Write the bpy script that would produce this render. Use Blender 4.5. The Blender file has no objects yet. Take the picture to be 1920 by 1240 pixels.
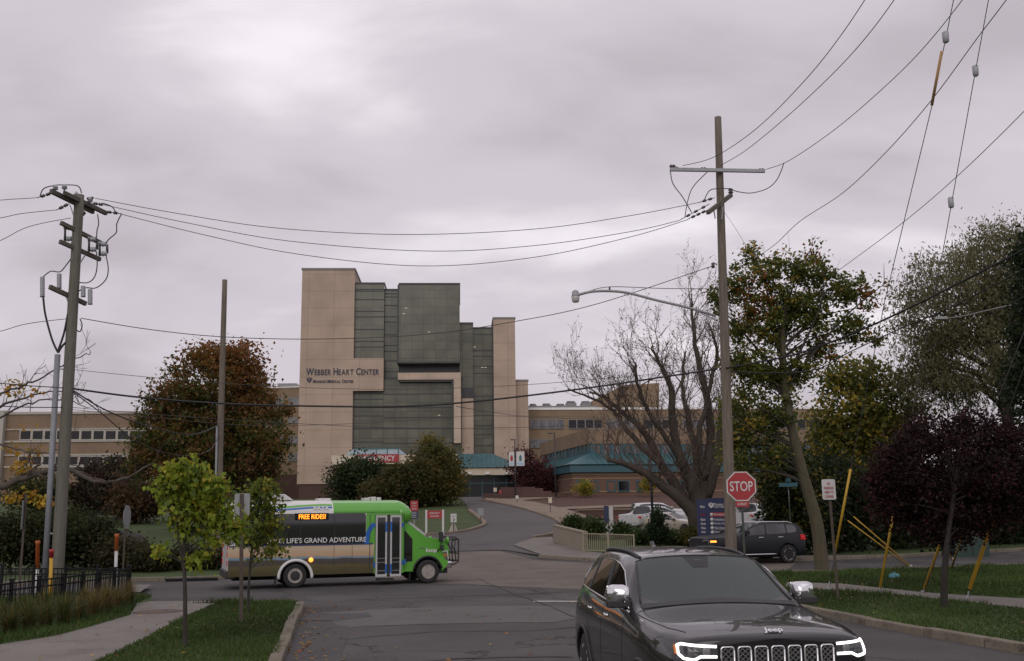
import bpy, bmesh, math, random
import numpy as np
from mathutils import Vector, Matrix
from mathutils.bvhtree import BVHTree
R_ = math.radians
scene = bpy.context.scene
COL = scene.collection

# ---------------------------------------------------------------- camera, sky, sun, exposure
EYE, FOC, PIT, ROLL = 2.23, 1900.0, math.atan(346 / 1900.0), 0.012
cam = bpy.data.objects.new('camera', bpy.data.cameras.new('camera'))
COL.objects.link(cam)
cam.data.sensor_width = 36.0
cam.data.lens = 36.0 * FOC / 1920.0
cam.data.clip_start, cam.data.clip_end = 0.1, 3000
cam.matrix_world = (Matrix.Translation((0, 0, EYE)) @ Matrix.Rotation(math.pi / 2 + PIT, 4, 'X')
                    @ Matrix.Rotation(-ROLL, 4, 'Z'))
scene.camera = cam
scene.view_settings.view_transform = 'Standard'
scene.view_settings.look = 'None'
scene.view_settings.exposure = 0.0
scene.view_settings.gamma = 1.0

SUN_EL, SUN_ROT = R_(30), R_(192)
world = bpy.data.worlds.new('World')
scene.world = world
world.use_nodes = True
wn, wl = world.node_tree.nodes, world.node_tree.links
wn.clear()


def wnode(t, **kw):
    n = wn.new(t)
    for k, v in kw.items():
        setattr(n, k, v)
    return n


def wmath(op, a, b=None, c=None):
    n = wnode('ShaderNodeMath', operation=op)
    for i, v in enumerate((a, b, c)):
        if v is None:
            continue
        if isinstance(v, (int, float)):
            n.inputs[i].default_value = v
        else:
            wl.new(v, n.inputs[i])
    return n.outputs[0]


sky = wnode('ShaderNodeTexSky', sky_type='NISHITA')
sky.sun_disc = False
sky.sun_elevation, sky.sun_rotation = SUN_EL, SUN_ROT
sky.air_density, sky.dust_density = 1.0, 4.0
tc = wnode('ShaderNodeTexCoord')
sep = wnode('ShaderNodeSeparateXYZ')
wl.new(tc.outputs['Generated'], sep.inputs[0])
el = wmath('MAXIMUM', sep.outputs[2], 0.0)
den = wmath('ADD', el, 0.42)
comb = wnode('ShaderNodeCombineXYZ')                    # cloud deck: direction projected on a high plane
wl.new(wmath('DIVIDE', sep.outputs[0], den), comb.inputs[0])
wl.new(wmath('DIVIDE', sep.outputs[1], den), comb.inputs[1])
mp = wnode('ShaderNodeMapping')
mp.inputs['Location'].default_value = (1.35, 0.45, 0.0)
mp.inputs['Rotation'].default_value = (0, 0, R_(-38))
mp.inputs['Scale'].default_value = (1.0, 1.75, 1.0)
wl.new(comb.outputs[0], mp.inputs[0])
n1 = wnode('ShaderNodeTexNoise'); n1.inputs['Scale'].default_value = 1.0
n1.inputs['Detail'].default_value = 4; n1.inputs['Roughness'].default_value = 0.48; n1.inputs['Distortion'].default_value = 0.25
n2 = wnode('ShaderNodeTexNoise'); n2.inputs['Scale'].default_value = 3.2
n2.inputs['Detail'].default_value = 5; n2.inputs['Roughness'].default_value = 0.5; n2.inputs['Distortion'].default_value = 0.3
wl.new(mp.outputs[0], n1.inputs[0]); wl.new(mp.outputs[0], n2.inputs[0])
dens = wmath('ADD', wmath('MULTIPLY', n1.outputs[0], 0.68), wmath('MULTIPLY', n2.outputs[0], 0.32))
ramp = wnode('ShaderNodeValToRGB')
ramp.color_ramp.interpolation = 'EASE'
e = ramp.color_ramp.elements
e[0].position, e[0].color = 0.36, (0.485, 0.440, 0.480, 1)
e[1].position, e[1].color = 0.645, (0.90, 0.84, 0.89, 1)
m = e.new(0.5); m.color = (0.615, 0.562, 0.612, 1)
wl.new(dens, ramp.inputs[0])
# an overcast sky is brighter towards the zenith
zen = wnode('ShaderNodeMapRange'); zen.interpolation_type = 'SMOOTHSTEP'
wl.new(el, zen.inputs[0])
zen.inputs[1].default_value, zen.inputs[2].default_value = 0.42, 1.0
zen.inputs[3].default_value, zen.inputs[4].default_value = 1.0, 1.2
vm = wnode('ShaderNodeVectorMath', operation='SCALE')
wl.new(ramp.outputs[0], vm.inputs[0]); wl.new(wmath('MULTIPLY', zen.outputs[0], 10.8), vm.inputs['Scale'])
mix = wnode('ShaderNodeMix', data_type='RGBA')
mix.inputs['Factor'].default_value = 0.96
wl.new(sky.outputs[0], mix.inputs['A']); wl.new(vm.outputs[0], mix.inputs['B'])
bg = wnode('ShaderNodeBackground'); bg.inputs[1].default_value = 0.1
wl.new(mix.outputs['Result'], bg.inputs[0])
wo = wnode('ShaderNodeOutputWorld')
wl.new(bg.outputs[0], wo.inputs[0])

sl = bpy.data.lights.new('sun', 'SUN')
sl.energy, sl.angle, sl.color = 0.9, R_(45), (1.0, 0.96, 0.9)
sun = bpy.data.objects.new('sun', sl)
COL.objects.link(sun)
# sun_rotation is measured clockwise from +Y
sd = Vector((math.sin(SUN_ROT) * math.cos(SUN_EL), math.cos(SUN_ROT) * math.cos(SUN_EL), math.sin(SUN_EL)))
sun.rotation_euler = sd.to_track_quat('Z', 'Y').to_euler()

# ---------------------------------------------------------------- rays, terrain
_CR = np.array(cam.matrix_world.to_3x3())


def ray(px, py):
    d = _CR @ np.array([(px - 960) / FOC, (620 - py) / FOC, -1.0])
    return d / d[1]


def at(px, py, Y):                                     # world point at distance Y seen at photo pixel (px, py)
    d = ray(px, py)
    return Vector((d[0] * Y, Y, EYE + d[2] * Y))


def sst(a, b, x):
    t = min(1.0, max(0.0, (x - a) / (b - a)))
    return t * t * (3 - 2 * t)


def soft(s):
    return 0.0 if s <= 0 else (s * s / 12.0 if s < 6 else s - 3.0)


def T(x, y):
    if y < 32:                                         # crowned street surface
        dd = (x - 3.3) * 0.98 + (y - 10) * 0.2
        return 0.11 * max(0.0, 1 - (dd / 4.6) ** 2) * (1 - sst(20, 31, y))
    up = 0.056 * soft(y - 42)
    if up > 4.4:
        up = 4.4 + (up - 4.4) * 0.35
    up = min(up, 6.0)
    low = 0.034 * soft(y - 42)
    xe = 6 + (77 - y) * 0.1 if y < 77 else (6 - (y - 77) * 0.123 if y < 107 else 2.3)
    k = max(1 - sst(xe + 0.3, xe + 4.0, x), sst(85, 89, y))
    return low + (up - low) * k


def G(px, py, z=0.0):
    d = ray(px, py)
    t = (z - EYE) / d[2]
    return Vector((d[0] * t, t, z))


def S(px, py, off=0.0):                                # first hit of the pixel's ray with the terrain
    d = ray(px, py)
    y = 10.0
    while y < 200:
        if EYE + d[2] * y <= T(d[0] * y, y) + off:
            break
        y += 0.25
    lo, hi = y - 0.25, y
    for _ in range(12):
        m_ = (lo + hi) / 2
        if EYE + d[2] * m_ <= T(d[0] * m_, m_) + off:
            hi = m_
        else:
            lo = m_
    return Vector((d[0] * hi, hi, T(d[0] * hi, hi) + off))


# ---------------------------------------------------------------- materials
MATS = {}


def mat(name, c1, c2=None, scale=4.0, rough=0.6, metal=0.0, bump=0.0, bscale=None, coat=0.0, emit=None, es=1.0,
        spec=0.5, stretch=None, lo=0.35, hi=0.65, detail=6):
    if name in MATS:
        return MATS[name]
    m = bpy.data.materials.new(name)
    m.use_nodes = True
    nt = m.node_tree
    b = nt.nodes['Principled BSDF']
    b.inputs['Roughness'].default_value = rough
    b.inputs['Metallic'].default_value = metal
    b.inputs['Coat Weight'].default_value = coat
    b.inputs['Coat Roughness'].default_value = 0.04
    b.inputs['Specular IOR Level'].default_value = spec
    b.inputs['Base Color'].default_value = (*c1, 1)
    if c2 is not None or bump:
        t = nt.nodes.new('ShaderNodeTexCoord')
        mpn = nt.nodes.new('ShaderNodeMapping')
        nt.links.new(t.outputs['Object'], mpn.inputs[0])
        if stretch:
            mpn.inputs['Scale'].default_value = stretch
        if c2 is not None:
            n = nt.nodes.new('ShaderNodeTexNoise')
            n.inputs['Scale'].default_value = scale
            n.inputs['Detail'].default_value = detail
            n.inputs['Roughness'].default_value = 0.65
            nt.links.new(mpn.outputs[0], n.inputs['Vector'])
            r = nt.nodes.new('ShaderNodeValToRGB')
            r.color_ramp.elements[0].position, r.color_ramp.elements[0].color = lo, (*c1, 1)
            r.color_ramp.elements[1].position, r.color_ramp.elements[1].color = hi, (*c2, 1)
            nt.links.new(n.outputs[0], r.inputs[0])
            nt.links.new(r.outputs[0], b.inputs['Base Color'])
        if bump:
            n = nt.nodes.new('ShaderNodeTexNoise')
            n.inputs['Scale'].default_value = bscale or scale * 6
            n.inputs['Detail'].default_value = 5
            nt.links.new(mpn.outputs[0], n.inputs['Vector'])
            bp = nt.nodes.new('ShaderNodeBump')
            bp.inputs['Strength'].default_value = bump
            bp.inputs['Distance'].default_value = 0.02
            nt.links.new(n.outputs[0], bp.inputs['Height'])
            nt.links.new(bp.outputs[0], b.inputs['Normal'])
    if emit:
        b.inputs['Emission Color'].default_value = (*emit, 1)
        b.inputs['Emission Strength'].default_value = es
    MATS[name] = m
    return m


def brick(name, c1, c2, mortar, bw=0.2, bh=0.075, ms=0.012, rough=0.85):
    m = bpy.data.materials.new(name)
    m.use_nodes = True
    nt = m.node_tree
    b = nt.nodes['Principled BSDF']
    b.inputs['Roughness'].default_value = rough
    t = nt.nodes.new('ShaderNodeTexCoord')
    s = nt.nodes.new('ShaderNodeSeparateXYZ')
    nt.links.new(t.outputs['Object'], s.inputs[0])
    a = nt.nodes.new('ShaderNodeMath'); a.operation = 'ADD'
    nt.links.new(s.outputs[0], a.inputs[0]); nt.links.new(s.outputs[1], a.inputs[1])
    c = nt.nodes.new('ShaderNodeCombineXYZ')
    nt.links.new(a.outputs[0], c.inputs[0]); nt.links.new(s.outputs[2], c.inputs[1])
    br = nt.nodes.new('ShaderNodeTexBrick')
    br.inputs['Scale'].default_value = 1.0
    br.inputs['Brick Width'].default_value = bw
    br.inputs['Row Height'].default_value = bh
    br.inputs['Mortar Size'].default_value = ms
    br.inputs['Color1'].default_value = (*c1, 1)
    br.inputs['Color2'].default_value = (*c2, 1)
    br.inputs['Mortar'].default_value = (*mortar, 1)
    nt.links.new(c.outputs[0], br.inputs[0])
    n = nt.nodes.new('ShaderNodeTexNoise')
    n.inputs['Scale'].default_value = 0.35
    n.inputs['Detail'].default_value = 8
    nt.links.new(t.outputs['Object'], n.inputs[0])
    mr = nt.nodes.new('ShaderNodeMapRange')
    mr.inputs[1].default_value, mr.inputs[2].default_value = 0.3, 0.7
    mr.inputs[3].default_value, mr.inputs[4].default_value = 0.82, 1.12
    nt.links.new(n.outputs[0], mr.inputs[0])
    v = nt.nodes.new('ShaderNodeVectorMath'); v.operation = 'SCALE'
    nt.links.new(br.outputs[0], v.inputs[0]); nt.links.new(mr.outputs[0], v.inputs['Scale'])
    nt.links.new(v.outputs[0], b.inputs['Base Color'])
    MATS[name] = m
    return m


# ---------------------------------------------------------------- mesh helpers
def link(name, me, parent=None, loc=None):
    o = bpy.data.objects.new(name, me)
    COL.objects.link(o)
    if parent is not None:
        o.parent = parent
    if loc is not None:
        o.location = loc
    return o


def tag(o, label=None, cat=None, group=None, kind=None):
    if label: o['label'] = label
    if cat: o['category'] = cat
    if group: o['group'] = group
    if kind: o['kind'] = kind
    return o


def thing(name, label, cat, loc=(0, 0, 0), rz=0.0, group=None):
    o = bpy.data.objects.new(name, None)
    COL.objects.link(o)
    o.empty_display_size = 0.2
    o.location = loc
    o.rotation_euler = (0, 0, rz)
    return tag(o, label, cat, group)


def copy_tree(o, parent=None):
    c = o.copy()
    COL.objects.link(c)
    if parent is not None:
        c.parent = parent
    for ch in [q for q in bpy.data.objects if q.parent == o]:
        copy_tree(ch, c)
    return c


class MB:
    def __init__(self):
        self.v, self.f, self.mi, self.sm = [], [], [], []
        self.cur, self.smooth = 0, False

    def add(self, vs, fs, smooth=None):
        o = len(self.v)
        self.v += [tuple(p) for p in vs]
        for f in fs:
            self.f.append(tuple(i + o for i in f))
            self.mi.append(self.cur)
            self.sm.append(self.smooth if smooth is None else smooth)
        return self

    def box(self, x0, x1, y0, y1, z0, z1, M=None):
        vs = [Vector((x, y, z)) for z in (z0, z1) for y in (y0, y1) for x in (x0, x1)]
        if M is not None:
            vs = [M @ p for p in vs]
        return self.add(vs, [(0, 2, 3, 1), (4, 5, 7, 6), (0, 1, 5, 4), (2, 6, 7, 3), (0, 4, 6, 2), (1, 3, 7, 5)], False)

    def bar(self, a, b, w, h, up=(0, 0, 1)):           # a box beam from a to b
        a, b = Vector(a), Vector(b)
        d = (b - a)
        L = d.length
        d.normalize()
        s = d.cross(Vector(up))
        if s.length < 1e-4:
            s = d.cross(Vector((1, 0, 0)))
        s.normalize()
        u = s.cross(d)
        vs = []
        for p in (a, b):
            for su, ss in ((-1, -1), (-1, 1), (1, 1), (1, -1)):
                vs.append(p + s * (ss * w / 2) + u * (su * h / 2))
        return self.add(vs, [(0, 1, 2, 3), (7, 6, 5, 4), (0, 4, 5, 1), (1, 5, 6, 2), (2, 6, 7, 3), (3, 7, 4, 0)], False)

    def path(self, pts, r, n=8, cap=True):             # tube along a polyline; r number or list
        pts = [Vector(p) for p in pts]
        k = len(pts)
        rs = r if isinstance(r, (list, tuple)) else [r] * k
        ref = None
        vs = []
        for i, p in enumerate(pts):
            d = (pts[min(i + 1, k - 1)] - pts[max(i - 1, 0)])
            if d.length < 1e-9:
                d = Vector((0, 0, 1))
            d.normalize()
            if ref is None:
                ref = d.orthogonal().normalized()
            ref = (ref - d * ref.dot(d))
            if ref.length < 1e-6:
                ref = d.orthogonal()
            ref.normalize()
            q = d.cross(ref)
            for j in range(n):
                a = 2 * math.pi * j / n
                vs.append(p + (ref * math.cos(a) + q * math.sin(a)) * rs[i])
        fs = []
        for i in range(k - 1):
            for j in range(n):
                j2 = (j + 1) % n
                fs.append((i * n + j, i * n + j2, (i + 1) * n + j2, (i + 1) * n + j))
        self.add(vs, fs, n > 3)
        if cap:
            o = len(self.v) - len(vs)
            self.f.append(tuple(o + j for j in range(n))[::-1]); self.mi.append(self.cur); self.sm.append(False)
            self.f.append(tuple(o + (k - 1) * n + j for j in range(n))); self.mi.append(self.cur); self.sm.append(False)
        return self

    def lathe(self, prof, c=(0, 0, 0), axis='Z', n=20, smooth=True):   # prof: (r, h) list
        vs, fs = [], []
        for r, h in prof:
            for j in range(n):
                a = 2 * math.pi * j / n
                p = (r * math.cos(a), r * math.sin(a), h)
                if axis == 'X': p = (p[2], p[0], p[1])
                if axis == 'Y': p = (p[0], p[2], p[1])
                vs.append((p[0] + c[0], p[1] + c[1], p[2] + c[2]))
        for i in range(len(prof) - 1):
            for j in range(n):
                j2 = (j + 1) % n
                fs.append((i * n + j, i * n + j2, (i + 1) * n + j2, (i + 1) * n + j))
        o = len(self.v)
        self.add(vs, fs, smooth)
        for i in (0, len(prof) - 1):
            if prof[i][0] > 1e-4:
                self.f.append(tuple(o + i * n + j for j in range(n))); self.mi.append(self.cur); self.sm.append(False)
        return self

    def prism(self, poly, y0, y1, M=None):             # poly in (x, z), extruded along y
        n = len(poly)
        vs = [Vector((x, y0, z)) for x, z in poly] + [Vector((x, y1, z)) for x, z in poly]
        if M is not None:
            vs = [M @ p for p in vs]
        fs = [tuple(range(n)), tuple(range(2 * n - 1, n - 1, -1))]
        fs += [(i, i + n, (i + 1) % n + n, (i + 1) % n) for i in range(n)]
        return self.add(vs, fs, False)

    def build(self, name, m=None, parent=None, loc=None, bevel=0.0, fix=True):
        me = bpy.data.meshes.new(name)
        me.from_pydata(self.v, [], self.f)
        ms = m if isinstance(m, (list, tuple)) else [m]
        for q in ms:
            if q is not None:
                me.materials.append(q)
        me.polygons.foreach_set('material_index', self.mi)
        me.polygons.foreach_set('use_smooth', self.sm)
        if fix or bevel:
            bm = bmesh.new()
            bm.from_mesh(me)
            if bevel:
                es = [e_ for e_ in bm.edges if len(e_.link_faces) == 2 and e_.calc_face_angle(0) > 0.6]
                bmesh.ops.bevel(bm, geom=es, offset=bevel, segments=2, affect='EDGES', profile=0.6, clamp_overlap=True)
            bmesh.ops.recalc_face_normals(bm, faces=bm.faces)
            bm.to_mesh(me)
            bm.free()
        me.update()
        return link(name, me, parent, loc)


def text_mesh(s, size=1.0, extrude=0.004, bold=0.0, align='CENTER', spacing=1.0):
    cu = bpy.data.curves.new('lettering', 'FONT')
    cu.body = s
    cu.size = size
    cu.extrude = extrude
    cu.offset = bold
    cu.align_x = align
    cu.align_y = 'CENTER'
    cu.space_character = spacing
    cu.resolution_u = 3
    o = bpy.data.objects.new('lettering', cu)
    COL.objects.link(o)
    dg = bpy.context.evaluated_depsgraph_get()
    me = bpy.data.meshes.new_from_object(o.evaluated_get(dg))
    bpy.data.objects.remove(o)
    bpy.data.curves.remove(cu)
    return me


def text(s, m, parent, loc, width=None, height=None, rot=(math.pi / 2, 0, 0), extrude=0.004, bold=0.0, align='CENTER',
         name='lettering', spacing=1.0):
    """flat lettering facing local -Y, scaled to a given width and height"""
    me = text_mesh(s, 1.0, extrude, bold, align, spacing)
    co = np.empty(len(me.vertices) * 3)
    me.vertices.foreach_get('co', co)
    co = co.reshape(-1, 3)
    lo, hi = co.min(0), co.max(0)
    sx = width / (hi[0] - lo[0]) if width else None
    sy = height / (hi[1] - lo[1]) if height else None
    sx = sx or sy
    sy = sy or sx
    if align == 'CENTER':
        co[:, 0] -= (lo[0] + hi[0]) / 2
    elif align == 'LEFT':
        co[:, 0] -= lo[0]
    co[:, 1] -= (lo[1] + hi[1]) / 2
    co[:, 0] *= sx
    co[:, 1] *= sy
    me.vertices.foreach_set('co', co.ravel())
    me.materials.clear()
    me.materials.append(m)
    me.update()
    o = link(name, me, parent)
    o.location = loc
    o.rotation_euler = rot
    return o


def merge_meshes(objs, name):
    """join several lettering meshes (same parent) into the first"""
    bm = bmesh.new()
    for o in objs:
        t = o.data.copy()
        t.transform(Matrix.LocRotScale(o.location, o.rotation_euler, None))
        bm.from_mesh(t)
        bpy.data.meshes.remove(t)
    me = bpy.data.meshes.new(name)
    bm.to_mesh(me)
    bm.free()
    me.materials.append(objs[0].data.materials[0])
    p = objs[0].parent
    for o in objs:
        bpy.data.objects.remove(o)
    return link(name, me, p)


def hermite(pts, n=8):                                 # smooth polyline through points (Catmull-Rom)
    pts = [Vector(p) for p in pts]
    out = []
    for i in range(len(pts) - 1):
        p0, p1, p2, p3 = pts[max(i - 1, 0)], pts[i], pts[i + 1], pts[min(i + 2, len(pts) - 1)]
        for k in range(n):
            t = k / n
            out.append(0.5 * ((2 * p1) + (p2 - p0) * t + (2 * p0 - 5 * p1 + 4 * p2 - p3) * t * t
                              + (3 * p1 - p0 - 3 * p2 + p3) * t ** 3))
    out.append(pts[-1])
    return out

# ---------------------------------------------------------------- setting: ground, streets, pavements
def ground_mat(name, c1, c2, c3, s1, s2, rough=0.9, bump=0.3, bs=60.0, cracks=0.0):
    m = bpy.data.materials.new(name)
    m.use_nodes = True
    nt = m.node_tree
    b = nt.nodes['Principled BSDF']
    b.inputs['Roughness'].default_value = rough
    b.inputs['Specular IOR Level'].default_value = 0.3
    t = nt.nodes.new('ShaderNodeTexCoord')
    def noise(s, d=6):
        n = nt.nodes.new('ShaderNodeTexNoise')
        n.inputs['Scale'].default_value = s
        n.inputs['Detail'].default_value = d
        n.inputs['Roughness'].default_value = 0.6
        nt.links.new(t.outputs['Object'], n.inputs['Vector'])
        return n
    a, c, d = noise(s1), noise(s2), noise(bs, 3)
    r = nt.nodes.new('ShaderNodeValToRGB')
    r.color_ramp.elements[0].position, r.color_ramp.elements[0].color = 0.36, (*c1, 1)
    r.color_ramp.elements[1].position, r.color_ramp.elements[1].color = 0.66, (*c2, 1)
    nt.links.new(a.outputs[0], r.inputs[0])
    mx = nt.nodes.new('ShaderNodeMix'); mx.data_type = 'RGBA'
    r2 = nt.nodes.new('ShaderNodeMapRange')
    r2.inputs[1].default_value, r2.inputs[2].default_value = 0.52, 0.70
    nt.links.new(c.outputs[0], r2.inputs[0])
    nt.links.new(r2.outputs[0], mx.inputs['Factor'])
    nt.links.new(r.outputs[0], mx.inputs['A'])
    mx.inputs['B'].default_value = (*c3, 1)
    out = mx.outputs['Result']
    mul = nt.nodes.new('ShaderNodeMapRange')
    mul.inputs[1].default_value, mul.inputs[2].default_value = 0.3, 0.7
    mul.inputs[3].default_value, mul.inputs[4].default_value = 0.7, 1.3
    nt.links.new(d.outputs[0], mul.inputs[0])
    vs = nt.nodes.new('ShaderNodeVectorMath'); vs.operation = 'SCALE'
    nt.links.new(out, vs.inputs[0]); nt.links.new(mul.outputs[0], vs.inputs['Scale'])
    out = vs.outputs[0]
    if cracks:
        vo = nt.nodes.new('ShaderNodeTexVoronoi'); vo.feature = 'DISTANCE_TO_EDGE'
        vo.inputs['Scale'].default_value = 0.16
        w = noise(0.6, 5)
        ad = nt.nodes.new('ShaderNodeVectorMath'); ad.operation = 'ADD'
        sc = nt.nodes.new('ShaderNodeVectorMath'); sc.operation = 'SCALE'; sc.inputs['Scale'].default_value = 3.0
        nt.links.new(w.outputs['Color'], sc.inputs[0]); nt.links.new(sc.outputs[0], ad.inputs[1])
        nt.links.new(t.outputs['Object'], ad.inputs[0]); nt.links.new(ad.outputs[0], vo.inputs['Vector'])
        cr = nt.nodes.new('ShaderNodeMapRange')
        cr.inputs[1].default_value, cr.inputs[2].default_value = 0.0, 0.011
        cr.inputs[3].default_value, cr.inputs[4].default_value = 1 - cracks, 1.0
        nt.links.new(vo.outputs['Distance'], cr.inputs[0])
        v2 = nt.nodes.new('ShaderNodeVectorMath'); v2.operation = 'SCALE'
        nt.links.new(out, v2.inputs[0]); nt.links.new(cr.outputs[0], v2.inputs['Scale'])
        out = v2.outputs[0]
    nt.links.new(out, b.inputs['Base Color'])
    bp = nt.nodes.new('ShaderNodeBump'); bp.inputs['Strength'].default_value = bump; bp.inputs['Distance'].default_value = 0.02
    nt.links.new(d.outputs[0], bp.inputs['Height']); nt.links.new(bp.outputs[0], b.inputs['Normal'])
    MATS[name] = m
    return m


m_grass = ground_mat('grass_soil', (0.0325, 0.0525, 0.0150), (0.0525, 0.0825, 0.0225), (0.0688, 0.0750, 0.0300), 0.5, 1.7, bump=0.6, bs=30)
m_asph = ground_mat('asphalt', (0.0544, 0.0513, 0.0505), (0.0844, 0.0798, 0.0780), (0.0369, 0.0350, 0.0342), 0.28, 0.16, rough=0.8, bs=70, cracks=0.75)
m_asph2 = ground_mat('asphalt_worn', (0.1220, 0.1020, 0.0850), (0.1545, 0.1317, 0.1106), (0.0974, 0.0827, 0.0713), 0.3, 0.5, rough=0.85, bs=60, cracks=0.3)
m_drive = ground_mat('drive_asphalt', (0.0762, 0.0704, 0.0704), (0.1038, 0.0958, 0.0943), (0.0594, 0.0548, 0.0548), 0.2, 0.4, rough=0.85, bs=40)
m_conc = ground_mat('concrete', (0.1624, 0.1467, 0.1344), (0.1932, 0.1764, 0.1596), (0.1344, 0.1204, 0.1092), 0.4, 1.2, bs=40, bump=0.2)
m_walk = ground_mat('concrete_tan', (0.1860, 0.1457, 0.1085), (0.2232, 0.1767, 0.1333), (0.1612, 0.1240, 0.0930), 0.3, 1.0, bs=30, bump=0.2)
m_kerb = ground_mat('kerb_stone', (0.1500, 0.1290, 0.0990), (0.1980, 0.1710, 0.1320), (0.0840, 0.0690, 0.0510), 1.2, 2.5, bs=30, bump=0.5)
m_mulch = ground_mat('brick_paving', (0.0680, 0.0336, 0.0256), (0.0920, 0.0480, 0.0360), (0.0520, 0.0272, 0.0224), 0.5, 1.5, bs=8, bump=0.4)
m_wet = ground_mat('asphalt_patch', (0.0358, 0.0345, 0.0351), (0.0468, 0.0449, 0.0449), (0.0299, 0.0286, 0.0286), 0.6, 1.1, rough=0.6, bs=60)
m_paint = mat('road_paint', (.62, .60, .56), (.45, .43, .40), scale=6, rough=0.8)


def drape(name, poly, off, m, step=1.0, flat=False, kind='structure'):
    bm = bmesh.new()
    f = bm.faces.new([bm.verts.new((p[0], p[1], 0)) for p in poly])
    bm.normal_update()
    bmesh.ops.triangulate(bm, faces=[f])
    if True:
        xs = [v.co.x for v in bm.verts]; ys = [v.co.y for v in bm.verts]
        for ax, (lo, hi) in enumerate(((max(min(xs), -30), min(max(xs), 45)), (max(min(ys), 6), max(ys)))):
            c = math.ceil(lo / step) * step
            while c < hi:
                no = (1, 0, 0) if ax == 0 else (0, 1, 0)
                bmesh.ops.bisect_plane(bm, geom=bm.verts[:] + bm.edges[:] + bm.faces[:], plane_co=(c, c, 0), plane_no=no)
                c += step
    for v in bm.verts:
        v.co.z = T(v.co.x, v.co.y) + off
    bmesh.ops.recalc_face_normals(bm, faces=bm.faces)
    if sum(f_.normal.z for f_ in bm.faces) < 0:
        bmesh.ops.reverse_faces(bm, faces=bm.faces)
    me = bpy.data.meshes.new(name)
    bm.to_mesh(me); bm.free()
    me.materials.append(m)
    o = link(name, me)
    o['kind'] = kind
    return o


def slab(name, poly, h, m):                            # a raised slab with vertical edges standing on the flat street level
    mb = MB()
    n = len(poly)
    mb.v = [(p[0], p[1], h) for p in poly] + [(p[0], p[1], -0.05) for p in poly]
    mb.f = [tuple(range(n))] + [(i, (i + 1) % n, (i + 1) % n + n, i + n) for i in range(n)]
    mb.mi = [0] * len(mb.f); mb.sm = [False] * len(mb.f)
    bm = bmesh.new()
    o = mb.build(name, m)
    o['kind'] = 'structure'
    return o


def frange(a, b, s):
    out = []
    while a < b - 1e-6:
        out.append(a); a += s
    return out


# one ground sheet to the horizon
gx = frange(-900, -120, 130) + frange(-120, -46, 8) + frange(-46, 46, 1.0) + frange(46, 120, 8) + frange(120, 901, 130)
gy = frange(-300, -20, 70) + frange(-20, 36, 8) + frange(36, 130, 1.0) + frange(130, 200, 7) + frange(200, 2001, 150)
gv = [(x, y, T(x, y) - (0.03 if y > 33 else 0.2)) for y in gy for x in gx]
nx = len(gx)
gf = [(j * nx + i, j * nx + i + 1, (j + 1) * nx + i + 1, (j + 1) * nx + i) for j in range(len(gy) - 1) for i in range(nx - 1)]
mb = MB(); mb.add(gv, gf, True)
tag(mb.build('ground', m_grass, fix=False), kind='structure')

P2 = lambda v: (v.x, v.y)
# street level sheet: the street we look along and the cross street
cross_far = [(-70, 26), (-30, 34.0), (-14.3, 38.0), (-11, 39.0), (-7.5, 41.0), (-5.4, 46.5), (-5.2, 52.5), (-0.4, 53.2), (1.2, 49.2), (3.6, 47.2), (6.5, 46.3),
             (12.6, 46.5), (25.6, 51.2), (70, 68)]
drape('cross_street', [(-70, -12), (90, -12)] + cross_far[::-1], 0.0, m_asph, step=1.0)
# worn tan pavement in the crossing
drape('pavement', [(-4.8, 36.5), (0.5, 32.5), (3.5, 30.2), (9.5, 37.5), (12.5, 45.9), (6.5, 45.6), (3.2, 46.3), (0.9, 48.1), (-0.8, 52.9), (-5.0, 52.4), (-5.0, 46)],
      0.006, m_asph2)
drape('pavement', [(-3.6, 21.5), (0.8, 21.0), (2.3, 23.4), (0.9, 25.3), (-2.0, 25.6), (-4.6, 24.9)], 0.005,
      ground_mat('asphalt_pale', (0.0949, 0.0896, 0.0850), (0.1211, 0.1152, 0.1085), (0.0759, 0.0717, 0.0690), 0.5, 1.0, rough=0.85, bs=60), flat=True)
drape('pavement', [(-5.15, 24.6), (-3.4, 24.3), (-3.2, 23.4), (-3.9, 22.9), (-5.0, 23.1)], 0.009, m_wet, flat=True)
drape('pavement', [(-4.6, 21.5), (-3.3, 21.0), (-2.9, 17.5), (-2.2, 14.0), (-3.3, 14.0), (-4.2, 18.0)], 0.008, m_wet, flat=True)
# tar sealed cracks and joints
m_tar = mat('tar_seam', (.030, .028, .028), (.042, .040, .039), scale=9, rough=.7)


def seam(pts, w, seed):
    rg_ = random.Random(seed)
    P_ = hermite([Vector((x, y, 0)) for x, y in pts], 7)
    P_ = [p + Vector((rg_.uniform(-.05, .05), rg_.uniform(-.05, .05), 0)) for p in P_]
    L_, R2 = [], []
    for i, p in enumerate(P_):
        d_ = (P_[min(i + 1, len(P_) - 1)] - P_[max(0, i - 1)]).normalized()
        n_ = Vector((-d_.y, d_.x, 0)) * w * rg_.uniform(.3, .7)
        L_.append((p.x + n_.x, p.y + n_.y)); R2.append((p.x - n_.x, p.y - n_.y))
    drape('road_seam', L_ + R2[::-1], .014, m_tar)


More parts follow.
